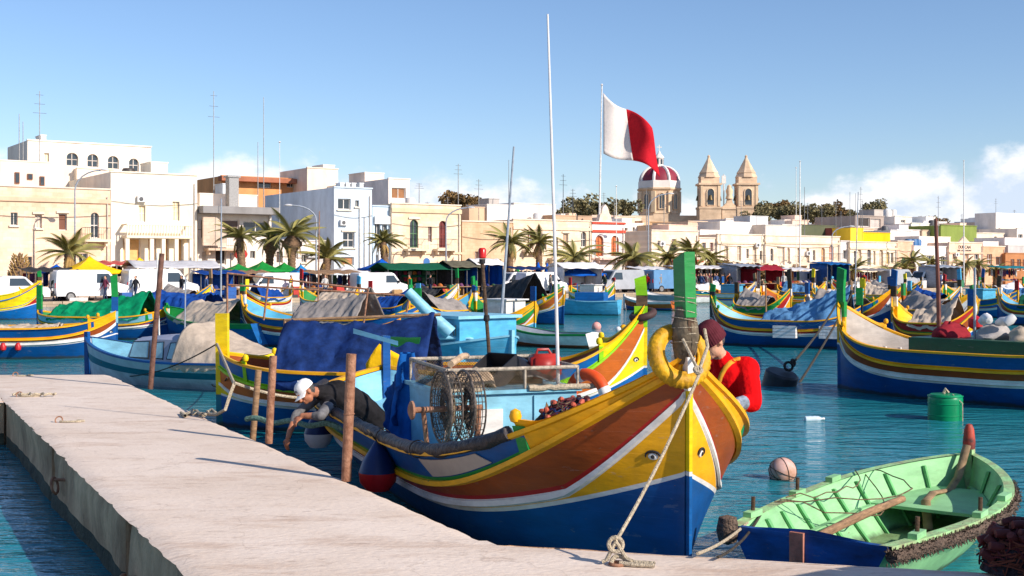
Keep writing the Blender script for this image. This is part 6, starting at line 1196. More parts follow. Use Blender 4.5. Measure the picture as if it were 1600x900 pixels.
        House(lb, a, b, a, ty, off, 7, c, 'render', wins=[((a+b)/2-6, ty+12, 6, 8, 'wn'), ((a+b)/2+8, ty+12, 5, 8, 'wn')])
    # tiers of pale houses climbing the hill
    rnd = random.Random(21); pal = [((248, 236, 222), 'whitewashed'), ((240, 222, 198), 'cream'), ((228, 200, 172), 'tan'), ((236, 226, 220), 'pale grey'), ((246, 214, 190), 'peach'), ((214, 182, 150), 'sandstone'), ((252, 244, 234), 'bright white')]
    near = [(660, 'golden stone house'), (760, 'rough stone warehouse'), (830, 'slanting mast'), (870, 'white mast'), (910, 'blue parasol palm'), (960, 'red and white clubhouse'), (1020, 'church dome'), (1070, 'green stem head'), (1105, 'left bell tower'), (1150, 'right bell tower'), (1200, 'start of the tree row'), (1250, 'tall white flag mast'), (1300, 'end of the tree row'), (1345, 'unfinished frame house'), (1390, 'yellow rooftop walls'), (1430, 'twin palms'), (1480, 'restaurant sign'), (1520, 'brown mast'), (1560, 'stepped white house'), (1600, 'right frame edge')]
    kinds = ['roof hut', 'water tank', 'aerial', 'plain flat roof']; used = set(); px = 650
    while px < 1600:
        for tier in (0, 1):
            w_ = rnd.randint(20, 38); c, cn = pal[rnd.randrange(7)]; a = px+rnd.randint(-6, 8); ty = (352 if tier == 0 else 342)+rnd.randint(-6, 6)+(8 if a > 1180 else 0)+(6 if a < 740 else 0); kd = rnd.randrange(4)
            lm = min(near, key=lambda q: abs(q[0]-a))[1]; lb = '%s house with %s, %s row near the %s' % (cn, kinds[kd], ('middle', 'upper')[tier], lm)
            if 985 < a < 1180 and tier: continue
            if lb in used: continue
            used.add(lb); h = House(lb, a, a+w_, a, ty, 14+tier*16+rnd.random()*5, 7, c, 'render', wins=[(a+w_*f, ty+10+rnd.randint(-1, 3), rnd.choice((4, 5, 7)), rnd.choice((6, 8, 9)), rnd.choice(('wn', 'wsn', 'dn')), rnd.choice((DK, BRO, GRE, (150, 130, 110)))) for f in (.25, .6, .85)][:rnd.randint(1, 3)])
            if kd == 0: h.block(a+4, a+4+w_*.4, ty-7, 2, 3, c)
            elif kd == 1: h.tank(a+w_*.4, 0, .55, 1.0, rnd.choice(((226, 222, 216), (60, 100, 150), (90, 90, 92))), 2)
            elif kd == 2: h.aerial(a+w_*.5, ty-rnd.randint(20, 45), 2)
        px += rnd.randint(22, 34)
    return BAND
BAND = town()
def flag():
    h = BAND; dy = .35; k, p = on_line(936.5, h.off+dy); zt = CZ+(HY-134)*p.y/F; z0 = h.h+QZ
    t = thing('flagpole', 'white flagpole on the clubhouse roof', 'flagpole', (p.x, p.y, 0)); mb = MB(); lean = pxr(940.5)*p.y-p.x; mb.tube([(0, 0, z0-.05), (lean, 0, zt)], [.11, .07], 8); mb.build('pole', WHT, t, True); mb = MB(); mb.lathe([(0, -.15), (.15, 0), (0, .15)], 8, (lean, 0, zt+.1)); mb.build('finial', WHT, t, True)
    f = thing('flag', 'large white and red flag blowing from the rooftop pole', 'flag', (p.x, p.y, 0)); s = p.y/F
    def fl(u, v):
        # hoist on the left, flying out to the right and drooping
        px = lerp(942.5, lerp(1010, 1034, v**.8), u) if v > 0 else lerp(942.5, 1014, u)
        top = 145+52*u+6*math.sin(u*7); bot = 236+37*u+5*math.sin(u*6+1)
        py = lerp(top, bot, v); px = 942.5+u*lerp(73, 91, v)+2.5*math.sin(u*8+v*2)*u
        return ((px-800)/F*p.y-p.x, -.9*math.sin(u*9+v*1.6)*(.2+u*.8)+.3*math.sin(v*7+u*4)*u, CZ+(HY-py)*s)
    FW = cloth('flag_white', (226, 214, 206), .06, .3, 3); FR = cloth('flag_red', (196, 26, 40), .1, .3, 3)
    mb = MB(); mb.grid(lambda u, v: fl(u*.52, v), 18, 16); mb.build('white_half', FW, f, True, ang=80, solid=.02); mb = MB(); mb.grid(lambda u, v: fl(.52+u*.48, v), 18, 16); mb.build('red_half', FR, f, True, ang=80, solid=.02)
flag()
def church():
    Y = 250.0; g = 4; s = Y/F; st = stone('church_stone', (240, 208, 174), .5, .85, .16); st2 = stc((234, 204, 168), 'render'); MAR = mat('dome_maroon', S(140, 40, 58), .6, .15, .4); WH = mat('dome_white', S(240, 230, 220), .7, .08, .5)
    Z = lambda py: CZ+(HY-py)*s
    c = atY(1030, 330, Y); t = thing('church', 'baroque church with maroon ribbed dome and twin bell towers', 'church', (c.x, c.y, 0)); R = 34*s; n = 16
    mb = MB(); mb.lathe([(R*.97, g), (R*.97, Z(336)), (R, Z(334)), (R*.97, Z(333)), (R*.97, Z(300)), (R*1.05, Z(297)), (R*1.05, Z(295)), (R*.98, Z(294)), (R*.98, Z(287))], 8, M=RZ(rad(22.5))); mb.build('drum', st, t)
    mb = MB(); mb.lathe([(R*1.0, Z(294.5)), (R*1.0, Z(284)), (R*.9, Z(283))], 8, M=RZ(rad(22.5))); mb.build('dome_base', WH, t)
    prof = [(R*.9*math.cos(q/12*PI/2)**.9 if q < 12 else .0, Z(284)+(Z(260)-Z(284))*math.sin(q/12*PI/2)) for q in range(12)]+[(R*.14, Z(260))]
    mb = MB(); mb.lathe(prof, 32); d = mb.build('dome', MAR, t, True)
    for i in range(8):
        a = i*PI/4+PI/8; mb = MB(); mb.tube([((r+.05)*math.cos(a), (r+.05)*math.sin(a), z) for r, z in prof], [.32]*9+[.28, .24, .2, .18], 6); mb.build('rib', WH, d, True)
    for i in range(8):
        a = i*PI/4; x, y = R*.9*math.cos(a), R*.9*math.sin(a); M = RZ(a+PI/2); w_, z0, z1 = .62, Z(328), Z(308)
        mb = MB(); pl = [(-w_, z0), (w_, z0), (w_, z1)]+[(w_*math.cos(q*PI/8), z1+w_*math.sin(q*PI/8)) for q in range(1, 8)]+[(-w_, z1)]; mb.prism(pl, -.12, .12)
        mb.v = [tuple(M @ Vector(v)+Vector((x, y, 0))) for v in mb.v]; w0 = mb.build('window', GLASS, t)
        mb = MB(); pts = [M @ Vector((px_, -.16, pz))+Vector((x, y, 0)) for px_, pz in pl+[pl[0]]]; mb.tube(pts, .13, 5); mb.tube([M @ Vector((0, -.14, z0))+Vector((x, y, 0)), M @ Vector((0, -.14, z1+w_))+Vector((x, y, 0))], .05, 4); mb.build('window_frame', st2, w0)
        b = a+PI/8; mb = MB(); mb.box((R*.96*math.cos(b), R*.96*math.sin(b), (Z(333)+Z(300))/2), (.5, .8, Z(300)-Z(333)-.02), 0, RZ(b)); mb.build('pilaster', st2, t)
    mb = MB(); mb.lathe([(1.2, Z(262)), (1.3, Z(260)), (1.0, Z(259)), (.85, Z(258)), (.85, Z(248)), (1.1, Z(247)), (1.0, Z(246)), (.75, Z(243)), (.35, Z(240)), (.15, Z(236)), (0, Z(235.5))], 12); l = mb.build('lantern', WH, t, True)
    for i in range(6): a = i*PI/3; mb = MB(); mb.box((.84*math.cos(a), .84*math.sin(a), Z(253)), (.1, .42, Z(249)-Z(257)), 0, RZ(a)); mb.build('lantern_window', GLASS, l)
    mb = MB(); mb.bb(-.08, .08, -.08, .08, Z(236), Z(226)); mb.bb(-.5, .5, -.07, .07, Z(230.6), Z(229.2)); mb.build('cross', WH, l)
    for px in (1100, 1157):
        x = (px-1030)*s; w_ = 16.5*s; tw = thing('x', 'x', 'x'); bpy.data.objects.remove(tw); y0 = -6
        mb = MB(); B = lambda a, z0, z1: mb.bb(x-a, x+a, y0-a, y0+a, z0, z1)
        B(w_, g, Z(329)); B(w_*1.06, Z(329)+.001, Z(326)); B(w_*.93, Z(326)+.001, Z(293)); B(w_*1.08, Z(293)+.001, Z(290)); B(w_*.84, Z(290)+.001, Z(281)); 
        mb.lathe([(w_*1.05, Z(281)), (w_*.86, Z(275)), (w_*.9, Z(274)), (w_*.66, Z(268)), (w_*.12, Z(251)), (.25, Z(250)), (.3, Z(248)), (0, Z(246))], 8, (x, y0, 0), M=RZ(rad(22.5))); tw = mb.build('bell_tower', st, t)
        for fx, fy, rz in ((0, -1, 0), (-1, 0, -PI/2), (1, 0, PI/2)):
            M = RZ(rz); c0 = Vector((x, y0, 0)); a = .55*w_*.62; pl = [(-a, Z(324)), (a, Z(324)), (a, Z(304))]+[(a*math.cos(q*PI/8), Z(304)+a*math.sin(q*PI/8)) for q in range(1, 8)]+[(-a, Z(304))]; mb = MB(); mb.prism(pl, -w_*.93-.05, -w_*.93+.1); mb.v = [tuple(M @ Vector(v)+c0) for v in mb.v]; o = mb.build('belfry_opening', GLASS, tw)
            mb = MB(); mb.tube([M @ Vector((q[0], -w_*.93-.06, q[1]))+c0 for q in pl+[pl[0]]], .12, 5); mb.build('arch_frame', st2, o)
            mb = MB(); mb.lathe([(.5, Z(316)), (.4, Z(313)), (.28, Z(309)), (0, Z(308))], 10, M @ Vector((0, -w_*.93-.1, 0))+c0); mb.build('bell', mat('bronze', S(110, 92, 60), .5, .2, 3, metal=.6), o, True)
        for sx in (-1, 1): mb = MB(); mb.bb(x+sx*w_*.78-.22, x+sx*w_*.78+.22, y0-w_*.93-.12, y0-w_*.93-.002, Z(325), Z(294)); mb.build('pilaster', st2, tw)
    mb = MB(); x0, x1 = (1118-1030)*s, (1141-1030)*s; xm = (x0+x1)/2; mb.bb(x0-.01, x1+.01, -8, -5, g, Z(330)); mb.bb(x0, x1, -8.2, -5.2, Z(330)+.001, Z(327)); mb.prism([(x0, Z(327)), (x1, Z(327)), (lerp(x0, x1, .7), Z(320)), (lerp(x0, x1, .65), Z(314)), (lerp(x0, x1, .35), Z(314)), (lerp(x0, x1, .3), Z(320))], -7.8, -7); mb.build('facade_gable', st, t)
    mb = MB(); mb.lathe([(.8, Z(314)), (.55, Z(308)), (.75, Z(302)), (.5, Z(298)), (.4, Z(294)), (0, Z(292))], 10, (xm, -7.4, 0)); mb.build('gable_statue', st2, t, True)
    mb = MB(); mb.bb(-14*1, x1+4, -4, 10, g, Z(338)); mb.build('nave', st, t)
    mb = MB(); x = (1123-1030)*s; mb.tube([(x, -6, Z(330)), (x, -6, Z(276))], .12, 6); mb.bb(x-.4, x+.4, -6.2, -5.8, Z(290), Z(278)); mb.build('phone_mast', WHT, t)
church()
# ---------------------------------------------------------------- trees and palms
LEAF = mat('tree_leaves', S(140, 128, 92), .8, .3, .6, spec=.2, dark=S(96, 92, 62)); LEAFD = mat('dry_leaves', S(140, 112, 72), .8, .3, .6, spec=.2); BARK = mat('bark', S(110, 92, 74), .95, .3, 4, .8, 8)
FROND = mat('palm_frond', S(158, 146, 84), .6, .3, 1.5, spec=.3, dark=S(104, 106, 56)); FRONDD = mat('dry_frond', S(186, 150, 92), .8, .25, 1.5, spec=.2); PTR = mat('palm_trunk', S(148, 116, 88), .95, .35, 5, 1, 7, (1, 1, 3), dist=.08)
def crown_mesh(seed, r=1.0, n=1300):
    rnd = random.Random(seed); mb = MB(); cl = [(Vector((rnd.gauss(0, .45), rnd.gauss(0, .45), rnd.gauss(.1, .3))), rnd.uniform(.28, .52)) for _ in range(11)]
    for i in range(n):
        c, q = rnd.choice(cl); d = Vector((rnd.gauss(0, 1), rnd.gauss(0, 1), rnd.gauss(0, 1))).normalized()*q*rnd.uniform(.55, 1.05); p = c+d; p.z = max(p.z, -.55+.2*rnd.random()); a = Vector((rnd.gauss(0, 1), rnd.gauss(0, 1), rnd.gauss(0, 1))).normalized(); b = a.orthogonal().normalized(); e = a.cross(b); sz = rnd.uniform(.08, .15)
        mb.add([p-b*sz, p+e*sz*.6, p+b*sz, p-e*sz*.6], [(0, 1, 2, 3)])
    return mb
CM = [crown_mesh(i).mesh('crown', LEAF) for i in range(4)]; CMD = [crown_mesh(i+9).mesh('crown', LEAFD) for i in range(2)]
def trees():
    spec = [(716, 318, 24, 190, 1, 'reddish brown tree left of centre on the skyline'), (748, 322, 14, 185, 1, 'small reddish tree next to the skyline aerials'), (913, 322, 24, 215, 0, 'rounded dark tree left of the church dome'), (880, 334, 14, 205, 0, 'low dark bush-like tree behind the long cream house'), (945, 330, 18, 215, 0, 'dark tree behind the clubhouse crest'), (975, 326, 20, 220, 0, 'dark tree touching the church drum'), (1364, 325, 17, 240, 0, 'lone tall tree above the unfinished frame house'), (1392, 340, 12, 235, 0, 'small tree beside the white square house'), (1462, 352, 14, 230, 1, 'brownish shrub tree behind the restaurant sign'), (1448, 346, 12, 250, 0, 'grey-green tree between skyline boxes')]
    spec += [(px, py, r, 225+7*(i % 3), i % 5 == 2, 'dark tree in the dense row behind the right-hand roofs') for i, (px, py, r) in enumerate(((1186, 336, 14), (1200, 330, 17), (1217, 328, 18), (1235, 332, 16), (1252, 330, 18), (1270, 336, 16), (1286, 334, 18), (1302, 332, 18), (1318, 336, 17), (1330, 340, 14), (1345, 342, 13)))]
    for i, (px, py, r, Y, dry, lb) in enumerate(spec):
        c = atY(px, py, Y); R = r*Y/F*1.15; t = thing('tree', lb, 'tree', (c.x, c.y, 0), i*1.3, 'dense row of trees' if 'dense row' in lb else None)
        link_mesh('crown', (CMD if dry else CM)[i % (2 if dry else 4)], t, (0, 0, c.z-.1*R), sc=(R*1.05, R*1.05, R*1.0))
        mb = MB(); mb.tube([(0, 0, 3), (.1, 0, c.z-R*.5), (.0, .1, c.z)], [.4, .3, .12], 7); mb.tube([(.08, 0, c.z-R*.6), (R*.5, .2, c.z)], [.16, .05], 5); mb.tube([(.08, 0, c.z-R*.6), (-R*.5, -.2, c.z+.2)], [.16, .05], 5); mb.build('trunk', BARK, t, True)
trees()
def frond_mesh(m, droop=1.0, fan=False):
    mb = MB(); n = 15; L = 1.0; P = []
    for i in range(n+1): u = i/n; P.append(Vector((L*(u-.12*u*u*droop), 0, .30*u-.62*droop*u*u)))
    for i in range(1, n):
        p = P[i]; tdir = (P[i+1]-P[i-1]).normalized(); u = i/n; ll = .26*math.sin(PI*min(1, u*.85+.15))*(1.15-.5*u)
        for sd in (-1, 1):
            for o in (0, .5):
                q = p+(P[i+1]-p)*o; tip = q+Vector((tdir.x*ll*.75, sd*ll*.62, tdir.z*ll*.75-ll*.32)); w_ = tdir*.022; mb.add([q-w_, q+w_, tip], [(0, 1, 2)] if sd > 0 else [(0, 2, 1)])
    mb.tube(P, [.018*(1-.8*i/n)+.003 for i in range(n+1)], 4); return mb.mesh('frond', m)
FM = [frond_mesh(FROND, .85), frond_mesh(FROND, 1.3), frond_mesh(FROND, .6)]; FMD = frond_mesh(FRONDD, 1.25)
def palm(px, py, r, lb, off=11.5, nfr=26, dry=5, bulge=0, tr=.36, up=.5, group='palms along the promenade'):
    k, p = on_line(px, off); Y = p.y; R = r*Y/F*random.Random(px+1).uniform(1.3, 1.65); z = CZ+(HY-py)*Y/F-QZ; rnd = random.Random(px); t = thing('palm_tree', lb, 'palm', (p.x, p.y, QZ), rnd.random()*6, group); lx, ly = rnd.uniform(-.55, .55), rnd.uniform(-.3, .3)
    n = max(6, int(z/.14)); pts = [(lx*i/n, ly*i/n, z*i/n) for i in range(n+1)]; rr = [tr*(1.25-.35*min(1, i/n*2))*(1.08 if i % 2 else .94)+(bulge*math.exp(-((i/n-.86)/.09)**2)) for i in range(n+1)]
    mb = MB(); mb.tube(pts, rr, 9); mb.build('trunk', PTR, t, True, ang=80)
    for i in range(nfr):
        a = i*2.399; e = rnd.uniform(-.15, 1.25)*(up+.6); s = R*rnd.uniform(.7, 1.1); link_mesh('frond', FM[i % 3], t, (lx, ly, z), (rnd.uniform(-.3, .3), -e*.75+.12, a), (s, s, s))
    for i in range(dry): a = rnd.random()*6.28; s = R*rnd.uniform(.5, .7); link_mesh('dry_frond', FMD, t, (lx, ly, z-.05), (0, rnd.uniform(.6, 1.0), a), (s, s, s))
for a in ((105, 397, 40, 'first palm from the left, spreading before the stone house', 12.5, 22, 3, 0, .4), (381, 372, 36, 'shaggy palm with dry skirt, left of three before the white modern house', 10, 26, 12), (418, 374, 30, 'middle palm of three before the white modern house', 12, 24, 9, .3), (455, 368, 42, 'tall palm with swollen trunk head left of the blue house', 9, 24, 6, .55), (505, 404, 36, 'short wide palm below the blue side wall', 12, 24, 3, 0, .4), (607, 378, 30, 'palm standing before the light blue hotel', 10, 30, 12), (795, 380, 32, 'palm beside the slanting mast', 10.5, 30, 10), (842, 380, 27, 'slim palm just left of the white mast', 11.5, 26, 8), (899, 404, 36, 'wide palm rising above the blue parasol', 11, 26, 3, 0, .4), (988, 404, 36, 'wide palm below the church dome', 11, 28, 4, .3, .4), (1048, 404, 26, 'thin palm left of the green stem head', 12, 24, 8), (1084, 396, 30, 'palm directly behind the green stem head', 11, 26, 6), (1111, 404, 28, 'palm right of the green stem head', 12, 26, 6), (1330, 422, 22, 'palm above the tall green stem of the large blue boat', 10, 24, 3), (1389, 428, 27, 'broad low palm before the five-arched facade', 10, 24, 2), (1417, 420, 16, 'small palm beside the green arched door', 11, 20, 4), (1432, 408, 22, 'left of the twin palms before the white house', 11, 24, 4), (1450, 411, 22, 'right of the twin palms before the white house', 11, 24, 4), (1480, 424, 18, 'small palm left of the restaurant front', 11, 20, 6), (1503, 414, 18, 'fan-like palm before the restaurant front', 11, 22, 7), (1532, 414, 17, 'palm right of the brown mast', 11, 22, 7), (1556, 424, 22, 'low palm at the right edge terrace', 11, 22, 4)): palm(*a)
def dead_palm():
    k, p = on_line(31, 12); t = thing('palm_stump', 'pruned dry palm stump left of the first palm', 'palm', (p.x, p.y, QZ)); mb = MB(); mb.lathe([(.35, 0), (.42, .6), (.75, 1.4), (.7, 2.0), (.35, 2.7), (.1, 3.4), (0, 3.5)], 12); mb.build('trunk', PTR, t, True); mb = MB()
    for i in range(110): a = i*2.4; z = 1.0+2.2*i/110; r = .74-.25*abs(z-1.6); mb.tube([(r*math.cos(a), r*math.sin(a), z), ((r+.18)*math.cos(a), (r+.18)*math.sin(a), z+.25)], [.07, .03], 4)
    struct(mb.build('leaf_stubs', FRONDD, t), 'stuff')
dead_palm()
# ---------------------------------------------------------------- quay life
VW = mat('van_white', S(236, 234, 232), .3, .06, 2); VG = mat('van_grey', S(170, 172, 176), .3, .08, 2); VB = mat('van_blue', S(96, 140, 180), .3, .08, 2); TYRE = RUB; RIM = STEEL
def van_proto(m, pick=False):
    t = bpy.data.objects.new('van', None); COL.objects.link(t); W_ = .85
    if not pick: pr = [(-2.2, .35), (-2.25, 1.0), (-2.18, 1.85), (-2.05, 1.95), (.75, 1.95), (1.0, 1.85), (1.55, 1.15), (2.15, .98), (2.25, .8), (2.25, .35)]
    else: pr = [(-2.1, .35), (-2.15, .9), (-1.9, 1.0), (-.9, 1.05), (-.85, 1.5), (-.6, 1.62), (.4, 1.62), (.65, 1.55), (1.2, 1.05), (2.0, .9), (2.1, .75), (2.1, .35)]
    n = len(pr); mb = MB(); cols = []
    for y, ins in ((-W_, .0), (-W_*.97, .06), (W_*.97, .06), (W_, .0)): pass
    ring = lambda y, k: [(x*k, y*(1-.10*max(0, z-1.05)), z if z < 1.8 else z) for x, z in pr]
    V4 = ring(-W_, .985)+ring(-W_*.93, 1)+ring(W_*.93, 1)+ring(W_, .985); fs = [tuple(range(n))]+[tuple(range(4*n-1, 3*n-1, -1))]
    for q in range(3):
        for i in range(n): fs.append((q*n+i, q*n+(i+1) % n, (q+1)*n+(i+1) % n, (q+1)*n+i))
    mb.add(V4, [f[::-1] for f in fs]); mb.build('body', m, t, True, ang=30)
    def side(x0, x1, z0, z1, sl, nm='side_window'):
        for s in (-1, 1): y = lambda z: s*(W_*(1-.10*max(0, z-1.05))+.006); mb = MB(); mb.add([(x0, y(z0), z0), (x1, y(z0), z0), (x1-sl, y(z1), z1), (x0+.03, y(z1), z1)], [(0, 1, 2, 3) if s < 0 else (3, 2, 1, 0)]); mb.build(nm, GLASS, t)
    if not pick: side(.2, 1.35, 1.15, 1.72, .42); ws = [(1.56, 1.17), (1.05, 1.82)]
    else: side(-.3, 1.0, 1.02, 1.48, .42); ws = [(1.2, 1.06), (.68, 1.54)]
    (xa, za), (xb, zb_) = ws; mb = MB(); mb.add([(xa+.01, -.7, za+.01), (xa+.01, .7, za+.01), (xb+.012, .62, zb_+.01), (xb+.012, -.62, zb_+.01)], [(0, 1, 2, 3)]); mb.build('windscreen', GLASS, t)
    for x in (-1.35, 1.4):
        for s in (-1, 1): mb = MB(); mb.lathe([(.2, -.09), (.3, -.08), (.32, 0), (.3, .08), (.2, .09)], 16, (x, s*.78, .32), M=RX(rad(90))); w0 = mb.build('wheel', TYRE, t, True); mb = MB(); mb.lathe([(.2, -.02), (.2, .02), (.05, .05), (0, .05)], 12, (x, s*.86, .32), M=RX(rad(90)*s*-1 if False else rad(-90)*-s)); mb.build('rim', RIM, w0, True)
    for s in (-1, 1): mb = MB(); mb.box((2.245, s*.6, .78), (.05, .3, .16)); mb.build('headlight', WHV, t); mb = MB(); mb.box((-2.24, s*.74, 1.0), (.05, .12, .3)); mb.build('tail_light', REDV, t)
    mb = MB(); mb.box((2.27, 0, .45), (.08, 1.6, .2)); mb.build('bumper', RUB, t); mb = MB(); mb.box((2.285, 0, .46), (.06, .5, .11)); mb.build('plate', WHV, t)
    for s in (-1, 1): mb = MB(); mb.box((1.3, s*.95, 1.22), (.1, .16, .18)); mb.build('mirror', RUB, t)
    return t
def vans():
    protos = {}
    for i, (px, off, kind, dr, sc, lb) in enumerate(((18, 2.6, 'p', 1, 1.1, 'white pickup at the left edge of the quay'), (140, 2.6, 'w', 1, 1.12, 'white van with open side beneath the yellow parasol'), (250, 2.6, 'w', 1, 1.15, 'white van under the grey stall canopy'), (425, 2.6, 'w', -1, 1.0, 'white van before the green parasols'), (470, 8.5, 'w', 1, 1.0, 'white van half hidden left of the teal parasol'), (548, 6.5, 'p', -1, 1.05, 'white pickup between the small white parasols'), (592, 2.4, 'w', 1, 1.0, 'white van left of the dark green canopy'), (808, 6.0, 'w', -1, 1.0, 'white van below the closed blue parasols'), (846, 2.6, 'w', 1, 1.0, 'white van beside the white mast'), (966, 2.6, 'g', -1, 1.1, 'pale grey van right of the white tent'), (1042, 2.6, 'b', 1, 1.1, 'light blue van left of the green stem head'), (1402, 5.0, 'g', 1, 1.1, 'silver van between palms on the far right quay'), (1445, 5.0, 'w', -1, 1.0, 'white van among the boats at far right'), (690, 9, 'g', 1, 1.0, 'grey van behind the dark green canopy'), (1250, 6, 'w', 1, 1.0, 'white van behind the faded blue tarpaulin'))):
        if kind not in protos: protos[kind] = t = van_proto({'p': VW, 'w': VW, 'g': VG, 'b': VB}[kind], kind == 'p')
        else: t = copy_tree([o for o in protos.values() if o is protos[kind]][0])
        p = qp(px, off); t.location = p; t.rotation_euler = (0, 0, UA if dr > 0 else UA+PI); t.scale = (sc,)*3; tag(t, lb, 'van' if kind != 'p' else 'pickup', 'vans parked along the quay'); t.name = 'parked_van' if kind != 'p' else 'parked_pickup'
vans()
def parasol(px, off, ytop, yb, rpx, m, lb, closed=False, sides=4, group='market parasols'):
    k, p = on_line(px, off); Y = p.y; z = lambda y: CZ+(HY-y)*Y/F-QZ; R = rpx*Y/F*1.2; t = thing('parasol', lb, 'parasol', (p.x, p.y, QZ), UA, group); zt, zb_ = z(ytop), z(yb)
    mb = MB(); mb.tube([(0, 0, 0), (0, 0, zt+.05)], .035, 7); mb.build('pole', STEEL, t, True); mb = MB()
    if closed: mb.lathe([(.08, zb_), (.28, zb_+.15), (.22, (zb_+zt)/2), (.05, zt)], 10)
    else:
        n = sides*6; 
        def f(u, v):
            a = u*2*PI+PI/4; sq = 1/max(abs(math.cos(a)), abs(math.sin(a))) if sides == 4 else 1; r = R*v*lerp(1, sq, .85 if sides == 4 else 0); return (r*math.cos(a), r*math.sin(a), zt-(zt-zb_)*v**.8-.05*R*math.sin(v*PI)+(.03*math.cos(u*2*PI*8) if v > .9 else 0))
        mb.grid(f, 48, 8); mb.grid(lambda u, v: Vector(f(u, 1))-Vector((0, 0, .18*v)), 48, 1)
    c = mb.build('canopy', m, t, True, ang=35, solid=.012)
    if not closed:
        for i in range(sides if sides > 4 else 4): a = i*2*PI/4; mb = MB(); mb.tube([(0, 0, zt-.1), (R*.95*math.cos(a+PI/4)*1.1, R*.95*math.sin(a+PI/4)*1.1, zb_+.02)], .018, 4); mb.build('rib', WOOD, t)
    mb = MB(); mb.box((0, 0, .08), (.5, .5, .16)); mb.build('foot', STEEL, t)
for a in ((140, 5.5, 400, 424, 38, YELC, 'big yellow parasol over the clothes stall'), (218, 8, 402, 414, 14, YELC, 'small yellow parasol behind the white vans'), (88, 6.5, 413, 424, 18, AZUR, 'blue parasol behind the yellow one'), (372, 9, 412, 422, 20, PARG, 'left green parasol of the cafe row'), (410, 9, 408, 422, 24, PARG, 'middle green parasol of the cafe row with pale edge'), (444, 9, 410, 422, 18, PARG, 'right green parasol of the cafe row'), (470, 7, 413, 428, 15, cloth('teal_canvas', (30, 130, 190)), 'teal parasol left of the blue wall'), (538, 8, 416, 424, 24, TARPW, 'low white parasol before the blue house'), (596, 8, 404, 420, 24, AZUR, 'pointed royal blue parasol before the hotel'), (640, 6.5, 414, 430, 26, TARPDG, 'dark green pointed canopy right of the blue parasol'), (899, 4.5, 410, 428, 30, AZUR, 'royal blue parasol over the white tent'), (1025, 8, 421, 428, 11, PARG, 'small green parasol left of the green stem head'), (1095, 7, 424, 430, 10, PARG, 'small green parasol above the crowd'), (962, 9, 421, 430, 16, TARPW, 'white parasol under the clubhouse arches'), (1255, 9, 426, 432, 10, YELC, 'small yellow parasol on the far right quay'), (1194, 9, 424, 430, 7, YELC, 'tiny yellow parasol by the orange shrub')): parasol(*a)
parasol(841, 7, 410, 428, 5, AZUR, 'left of two closed blue parasols', True); parasol(855, 7, 411, 428, 5, AZUR, 'right of two closed blue parasols', True); parasol(808, 9, 416, 430, 5, PARG, 'closed green parasol beside the two blue ones', True)
GOODS = [mat('goods_%d' % i, S(*c), .9, .2, 6) for i, c in enumerate(((150, 40, 60), (40, 60, 130), (190, 170, 150), (60, 50, 56), (190, 110, 50), (70, 110, 80), (120, 70, 110), (210, 200, 196)))]
def stall(px, off, w_, d, zt, m, lb, roof='gable', goods=8, back=None, hang=True, name='market_stall', sidem=None):
    p = qp(px, off); t = thing(name, lb, 'market stall', p, UA, 'market stalls on the quay'); rnd = random.Random(px)
    for x in (-w_/2, w_/2):
        for y in (-d/2, d/2): mb = MB(); mb.tube([(x, y, 0), (x, y, zt)], .035, 6); mb.build('pole', STEEL, t, True)
    mb = MB()
    if roof == 'gable': mb.grid(lambda u, v: (lerp(-w_/2-.2, w_/2+.2, u), lerp(-d/2-.25, d/2+.25, v), zt+.55*(1-abs(2*v-1))+.05*nz(u*6, v*4, px)-.06*math.sin(u*PI*3)**2), 18, 10)
    else: mb.grid(lambda u, v: (lerp(-w_/2-.2, w_/2+.2, u), lerp(-d/2-.3, d/2+.2, v), zt+.02+.28*v-.10*math.sin(u*PI*4)**2+.05*nz(u*6, v*4, px)), 18, 8)
    mb.build('canopy', m, t, True, ang=60, solid=.015)
    if back is not None: mb = MB(); mb.grid(lambda u, v: (lerp(-w_/2, w_/2, u), d/2+.05*math.sin(u*20), lerp(.1, zt, v)), 20, 4); mb.build('back_sheet', back, t, True, solid=.012)
    if sidem is not None:
        for x in (-w_/2-.02, w_/2+.02): mb = MB(); mb.grid(lambda u, v: (x+.04*math.sin(u*14), lerp(-d/2, d/2, u), lerp(.05, zt+.1, v)), 12, 4); mb.build('side_sheet', sidem, t, True, solid=.012)
    mb = MB(); mb.bb(-w_/2+.1, w_/2-.1, -d/2+.1, -d/2+1.0, .72, .78); mb.build('table', WOOD, t); 
    for x in (-w_/2+.2, w_/2-.2): mb = MB(); mb.bb(x-.04, x+.04, -d/2+.2, -d/2+.9, 0, .719); mb.build('trestle', WOOD, t)
    for i in range(goods): x = lerp(-w_/2+.3, w_/2-.3, (i+.5)/goods); mb = MB(); s = rnd.uniform(.12, .22); mb.grid(lambda u, v: (x+s*1.1*math.cos(u*6.283)*math.sin(v*1.571), -d/2+.55+.35*math.sin(u*6.283)*math.sin(v*1.571), .785+s*1.2*math.cos(v*1.571)*(1+.3*nz(u*4, v*4, i))), 10, 5); mb.build('goods_heap', rnd.choice(GOODS), t, True)
    if hang:
        for i in range(int(w_/.45)): x = -w_/2+.3+i*.45; hh = rnd.uniform(.6, 1.1); mb = MB(); mb.grid(lambda u, v: (x+lerp(-.18, .18, u)*(1-.2*v), d/2-.5+.05*math.sin(u*9+v*3), zt-.15-hh*v), 5, 5); mb.build('hanging_garment', rnd.choice(GOODS), t, True, solid=.02)
stall(76, 4.2, 3.4, 2.2, 2.1, CHAR, 'clothes stall with dark awning left of the yellow parasol', 'flat', 10)
stall(188, 7.5, 3.0, 2.2, 2.6, REDV, 'stall with a red and white awning behind the vans', 'flat', 5)
